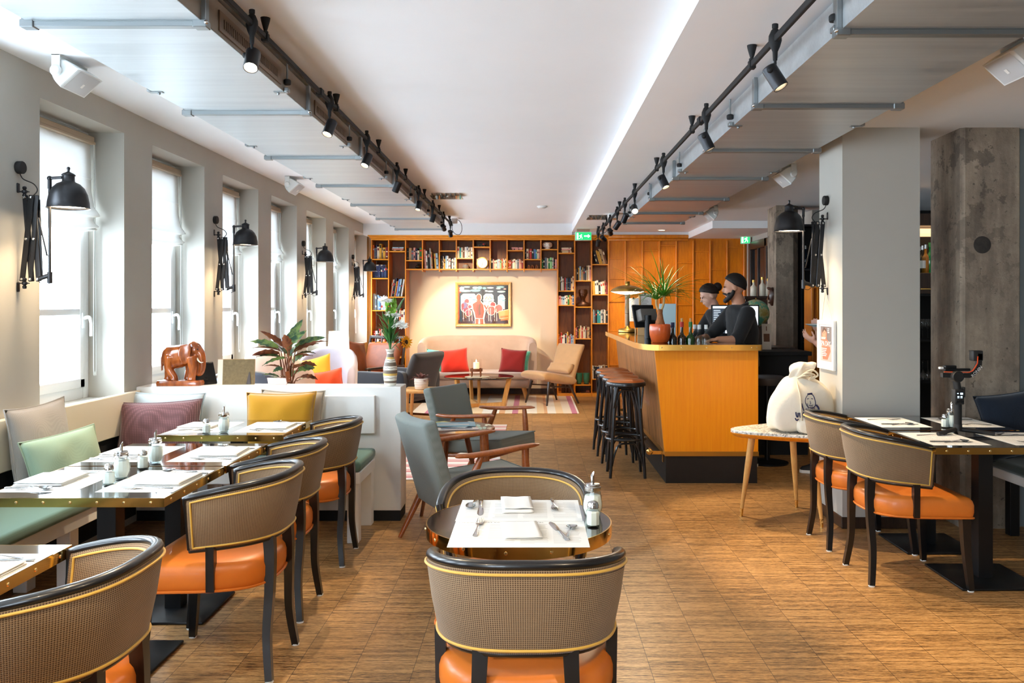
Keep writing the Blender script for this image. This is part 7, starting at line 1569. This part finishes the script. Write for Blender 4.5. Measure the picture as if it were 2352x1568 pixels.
for k in range(3): G().tube(spline([(-.03,-.03,.345),(.0+.03*k,-.07,.37+.02*k),(.07+.02*k,-.06,.375),(.05,-.05,.345)], 5), .006, 8).obj('drawstring', rope, bg_)
G().tube(spline([(-.03,-.045,.345),(-.035,-.10,.30),(-.03,-.135,.24),(-.032,-.155,.15),(-.03,-.16,.09)], 6), .0055, 8).obj('drawstring', rope, bg_)
ink = mat('navy_print', (44,46,80), .9); g = G()
def bgp(x, z):   # point on the front of the sack
    k = interp([(.02,.135),(.08,.146),(.15,.142),(.21,.131),(.25,.12),(.30,.09)], z); kx = interp([(.02,.205),(.08,.218),(.15,.21),(.21,.195),(.25,.175),(.30,.13)], z); c = max(.0, 1-abs((x)/kx)**2.5)**(1/2.5); return Vector((x, -k*c-.012, z))
def ps_(pts, w):
    P = spline([bgp(x, z) for x, z in pts], 4); g.tube(P, w, 6, flat=1)
for pts, w in ((((.03,.262),(.005,.235),(.0,.205),(.012,.18),(.035,.168)),.0022),(((.03,.262),(.055,.25),(.066,.21),(.06,.18),(.035,.168)),.0028),(((.02,.258),(.05,.262)),.006),(((-.025,.20),(-.02,.175),(-.012,.15)),.004),(((.03,.215),(.034,.20),(.03,.195)),.0018),(((.022,.188),(.036,.185),(.048,.19)),.0022),(((.012,.228),(.024,.231)),.0022),(((.04,.231),(.052,.228)),.0022),(((.0,.165),(.03,.15),(.07,.155)),.0045),(((.07,.19),(.085,.17),(.085,.145)),.006),(((.01,.2),(.018,.16)),.0018),(((.03,.178),(.05,.16)),.0018),(((.04,.18),(.06,.165)),.0018)): ps_(pts, w)
g.obj('printed_portrait', ink, b_); g = G()
for k in range(7):
    x = -.065+.024*k; z = .118-.004*(k % 2); ps_(((x,z+.026),(x+.004,z),(x+.012,z-.004),(x+.014,z+.022)), .0042)
ps_(((-.07,.105),(-.06,.09),(-.05,.10)), .004); ps_(((.10,.112),(.125,.105)), .0045); g.obj('printed_lettering', ink, b_)
po = thing('framed_poster', 'white framed spa day poster hanging by a cord on the grey pillar', 'poster', (2.012, 5.712, 1.0))
mp_ = rotz(-PI/2)   # local x -> -y world, so it reads from the left of the pillar
g = G(); w2, z0, z1 = .158, .012, .345
for a, b, c, d in ((-w2,-w2+.03,z0,z1),(w2-.03,w2,z0,z1),(-w2+.03,w2-.03,z0,z0+.03),(-w2+.03,w2-.03,z1-.03,z1)): g.rbox(a,b,-.022,0,c,d,.003,1,mp_)
g.obj('frame', M['white'], po, ang=30)
g = G(); g.col = lin((246,240,232)); g.box(-w2+.03,w2-.03,-.010,-.002,z0+.03,z1-.03,mp_); pz0, pz1, px = z0+.055, z1-.042, w2-.042
def pq(pts, c, d): g.col = lin(c); g.prism([(px*(2*a-1), pz1-(pz1-pz0)*b) for a, b in pts], 0, .0004, mp_ @ tr(0,-.0102-d*.0004,0) @ rotx(PI/2))
pq([(0,0),(1,0),(1,1),(0,1)], (112,106,106), 0); pq([(0,.55),(1,.5),(1,1),(0,1)], (176,164,158), 1); pq([(.12,.1),(.45,.04),(.55,.2),(.52,.36),(.75,.45),(.85,.7),(.6,.95),(.2,.95),(.12,.6),(.05,.45),(.1,.3)], (176,112,86), 2); pq([(.2,.1),(.38,.06),(.48,.18),(.44,.32),(.28,.34),(.18,.24)], (198,140,112), 3); pq([(.14,.12),(.30,.02),(.48,.08),(.5,.16),(.34,.1),(.18,.2)], (84,64,54), 4); pq([(.24,.19),(.29,.18),(.29,.20),(.24,.21)], (90,70,64), 5); pq([(.36,.17),(.41,.17),(.41,.19),(.36,.19)], (90,70,64), 6)
g.obj('print', vcol('poster_print', .5), po, smooth=False)
tm_ = mp_ @ tr(0,-.0135,0) @ rotx(PI/2); wt = mat('poster_white_ink', (252,250,246), .6)
text_mesh('lettering', 'SPA DAY', .050, wt, tm_ @ tr(-.012,.185,0), po, .0003); text_mesh('lettering', 'SUNDAY', .022, wt, tm_ @ tr(-.05,.222,0), po, .0003)
g = G(); 
for l in range(5): g.box(-.085,-.085+.10-.012*(l % 3),-.0138,-.0130,.150-.012*l,.155-.012*l,mp_)
g.obj('small_print', wt, po, smooth=False); g = G()
for l in range(3): g.box(.03,.06-.006*(l % 2),-.0138,-.0130,.285-.012*l,.291-.012*l,mp_)
g.obj('corner_print', wt, po, smooth=False)
G().tube([mp_ @ Vector((-.10,-.008,.345)), mp_ @ Vector((0.01,-.02,.55)), mp_ @ Vector((.10,-.008,.345))], .0018, 6).obj('cord', rope, po)
# camera stabiliser on its little tripod
Yg = 4.62; gx = X(2200,Yg); gm = thing('camera_stabiliser', 'black camera stabiliser with an orange line on a mini tripod on the right table', 'camera stabiliser', (gx, Yg, TT)); K = Yg/F; q_ = lambda u, v, dy=0: Vector(((u-2200)*K, dy, (H-TT)-(v-V0)*K))
blk = mat('black_magnesium', (34,33,32), .5, bump=.1, bs=300)
for e in ((2142,1004,-.06),(2271,1010,-.06),(2222,985,.13)):
    p = q_(e[0],e[1],e[2]); p.z = .011; G().tube([Vector((0,0,.030)), p.lerp(Vector((0,0,.03)),.5), p], [.013,.012,.010], 10).obj('tripod_leg', blk, gm)
G().tube([(0,0,.02),(0,0,.055)], .022, 16).obj('tripod_hub', blk, gm); G().tube([q_(2200,982), q_(2200,930), q_(2200,918)], [.0205,.0205,.019], 16).obj('grip', M['blackmatt'], gm)
G().rbox(-.026,.026,-.022,.022,q_(2200,928).z,q_(2200,893).z,.005,2).obj('control_unit', blk, gm, ang=30); g = G().rbox(.024,.036,-.014,.014,q_(0,912).z,q_(0,888).z,.004,1); g.obj('side_knob', blk, gm, ang=30)
s_ = G().box(-.020,.020,-.0235,-.0215,q_(0,913).z,q_(0,898).z).obj('screen', M['blackmatt'], gm, smooth=False); g = G(); zt_ = q_(0,900).z
for x0, x1, a, b in ((.002,.016,-.012,-.002),(-.015,-.008,-.008,-.003),(-.014,-.004,-.026,-.02),(.003,.013,-.026,-.02),(-.014,-.004,-.031,-.029),(.003,.013,-.031,-.029)): g.box(x0,x1,-.0242,-.0235,zt_+a,zt_+b)
g.obj('screen_symbols', mat('screen_glow', (200,230,250), .5, emit=(200,230,250), es=1.5), s_, smooth=False)
for x in (-.012,.012): G().lathe([(0,0),(.009,0),(.008,.005),(0,.006)], 14, M=tr(x,-.022,q_(0,921).z) @ rotx(PI/2)).obj('button', M['black'], gm)
G().tube([q_(2200,895), q_(2197,878), q_(2196,868)], [.020,.019,.021], 12).obj('neck', blk, gm)
mm = tr(*q_(2196,864)) @ rotx(PI/2); G().lathe([(0,-.03),(.030,-.03),(.0315,-.026),(.0315,.026),(.029,.03),(.024,.03),(.023,.027),(0,.027)], 28, M=mm).obj('roll_motor', blk, gm, ang=40)
def strip(pts, h0, h1, y0, y1, nm, m):
    L = [q_(u, v) for u, v in pts]; n = len(L); nn = []
    for i in range(n): d = (L[min(i+1,n-1)]-L[max(i-1,0)]).normalized(); nn.append(Vector((-d.z,0,d.x)))
    g = G(); g.loft([[L[i]+nn[i]*h+Vector((0,y,0)) for h, y in ((h0,y0),(h1,y0),(h1,y1),(h0,y1))] for i in range(n)]); return g.obj(nm, m, gm, smooth=False)
arm = [(2166,860),(2228,861),(2236,857),(2243,848),(2249,836),(2250,812)]
strip(arm, -.016, .008, .0, .028, 'swing_arm', blk); strip([(2168,854),(2226,855),(2234,851),(2240,843),(2245,834),(2246,818)], -.002, .0035, -.003, .0, 'orange_line', mat('orange_trim', (226,84,36), .5))
G().rbox(q_(2236,0).x,q_(2259,0).x,.0,.05,q_(0,829).z,q_(0,805).z,.006,2).obj('tilt_motor', blk, gm, ang=30); G().rbox(q_(2170,0).x,q_(2230,0).x,-.0,.03,q_(0,852).z,q_(0,846).z,.003,1).obj('camera_plate', M['black'], gm, ang=30)
G().rbox(q_(2172,0).x,q_(2198,0).x,.0,.04,q_(0,847).z,q_(0,839).z,.005,2).obj('plate_lock', M['black'], gm, ang=30); G().rbox(q_(2161,0).x,q_(2170,0).x,.01,.03,q_(0,848).z,q_(0,843).z,.002,1).obj('lever', M['whiteplastic'], gm, ang=30)
text_mesh('lettering', 'RONIN', .024, M['white'], tr(*q_(2243.5,853)) @ tr(0,-.0008,0) @ rotx(PI/2) @ rotz(R(46)), gm, .0004)
# ================================================================ ROMAN BLINDS
def blindmat():
    m = bpy.data.materials.new('sheer_linen_blind'); m.use_nodes = True; t = m.node_tree; b = t.nodes['Principled BSDF']; o = t.nodes['Material Output']; b.inputs['Base Color'].default_value = (*lin((232,230,224)), 1); b.inputs['Roughness'].default_value = .95
    tl_ = t.nodes.new('ShaderNodeBsdfTranslucent'); tl_.inputs[0].default_value = (*lin((214,215,212)), 1); mx = t.nodes.new('ShaderNodeMixShader'); mx.inputs[0].default_value = .09; t.links.new(b.outputs[0], mx.inputs[1]); t.links.new(tl_.outputs[0], mx.inputs[2]); t.links.new(mx.outputs[0], o.inputs[0]); return m
M['blind'] = blindmat(); M['rail'] = mat('beige_headrail', (196,176,152), .6)
def blind_proto():
    t = thing('roman_blind', 'x', 'blind'); wd_ = WW-.08
    pr = [(.0,2.50),(.004,2.40),(.008,2.27),(.012,2.262),(.008,2.255),(.010,2.18),(.028,2.08),(.062,2.035),(.066,2.02),(.030,2.015),(.020,2.00),(.035,1.975),(.060,1.955),(.055,1.948),(.02,1.95),(.045,1.94),(.05,1.935),(.03,1.93)]
    def fn(u, v):
        f = v*(len(pr)-1); i = min(int(f), len(pr)-2); k = f-i; x = pr[i][0]*(1-k)+pr[i+1][0]*k; z = pr[i][1]*(1-k)+pr[i+1][1]*k; sag = .03*(4*u*(1-u)) if v > .3 else 0
        return (x+.003*sin(u*22), -wd_/2+wd_*u, z-sag*min(1,(v-.3)*2) if v > .3 else z)
    G().grid(fn, 18, 51).obj('fabric', M['blind'], t, fix=False, ang=50)
    G().rbox(-.012,.03,-wd_/2,wd_/2,2.50,2.535,.003,1).obj('headrail', M['rail'], t, ang=30); G().rbox(.0,.035,-wd_/2-.005,wd_/2+.005,2.485,2.502,.002,1).obj('valance', M['rail'], t, ang=30)
    G().tube(spline([(.03,wd_/2-.01,2.49),(.03,wd_/2-.01,1.7),(.03,wd_/2-.012,1.05),(.034,wd_/2-.004,1.02),(.038,wd_/2+.004,1.05),(.034,wd_/2+.002,1.7),(.03,wd_/2,2.49)], 4), .0022, 5).obj('cord_loop', M['whiteplastic'], t)
    return t
bp_ = blind_proto(); BS = {}
for i in range(7):
    y0 = 4.54+1.342*i; place(bp_, BS, (-2.862, y0+WW/2, 0), 0, 'white linen roman blind half drawn in the %s window from the left' % ('first (nearest)','second','third','fourth','fifth','sixth','seventh (last)')[i], 'white roman blinds')
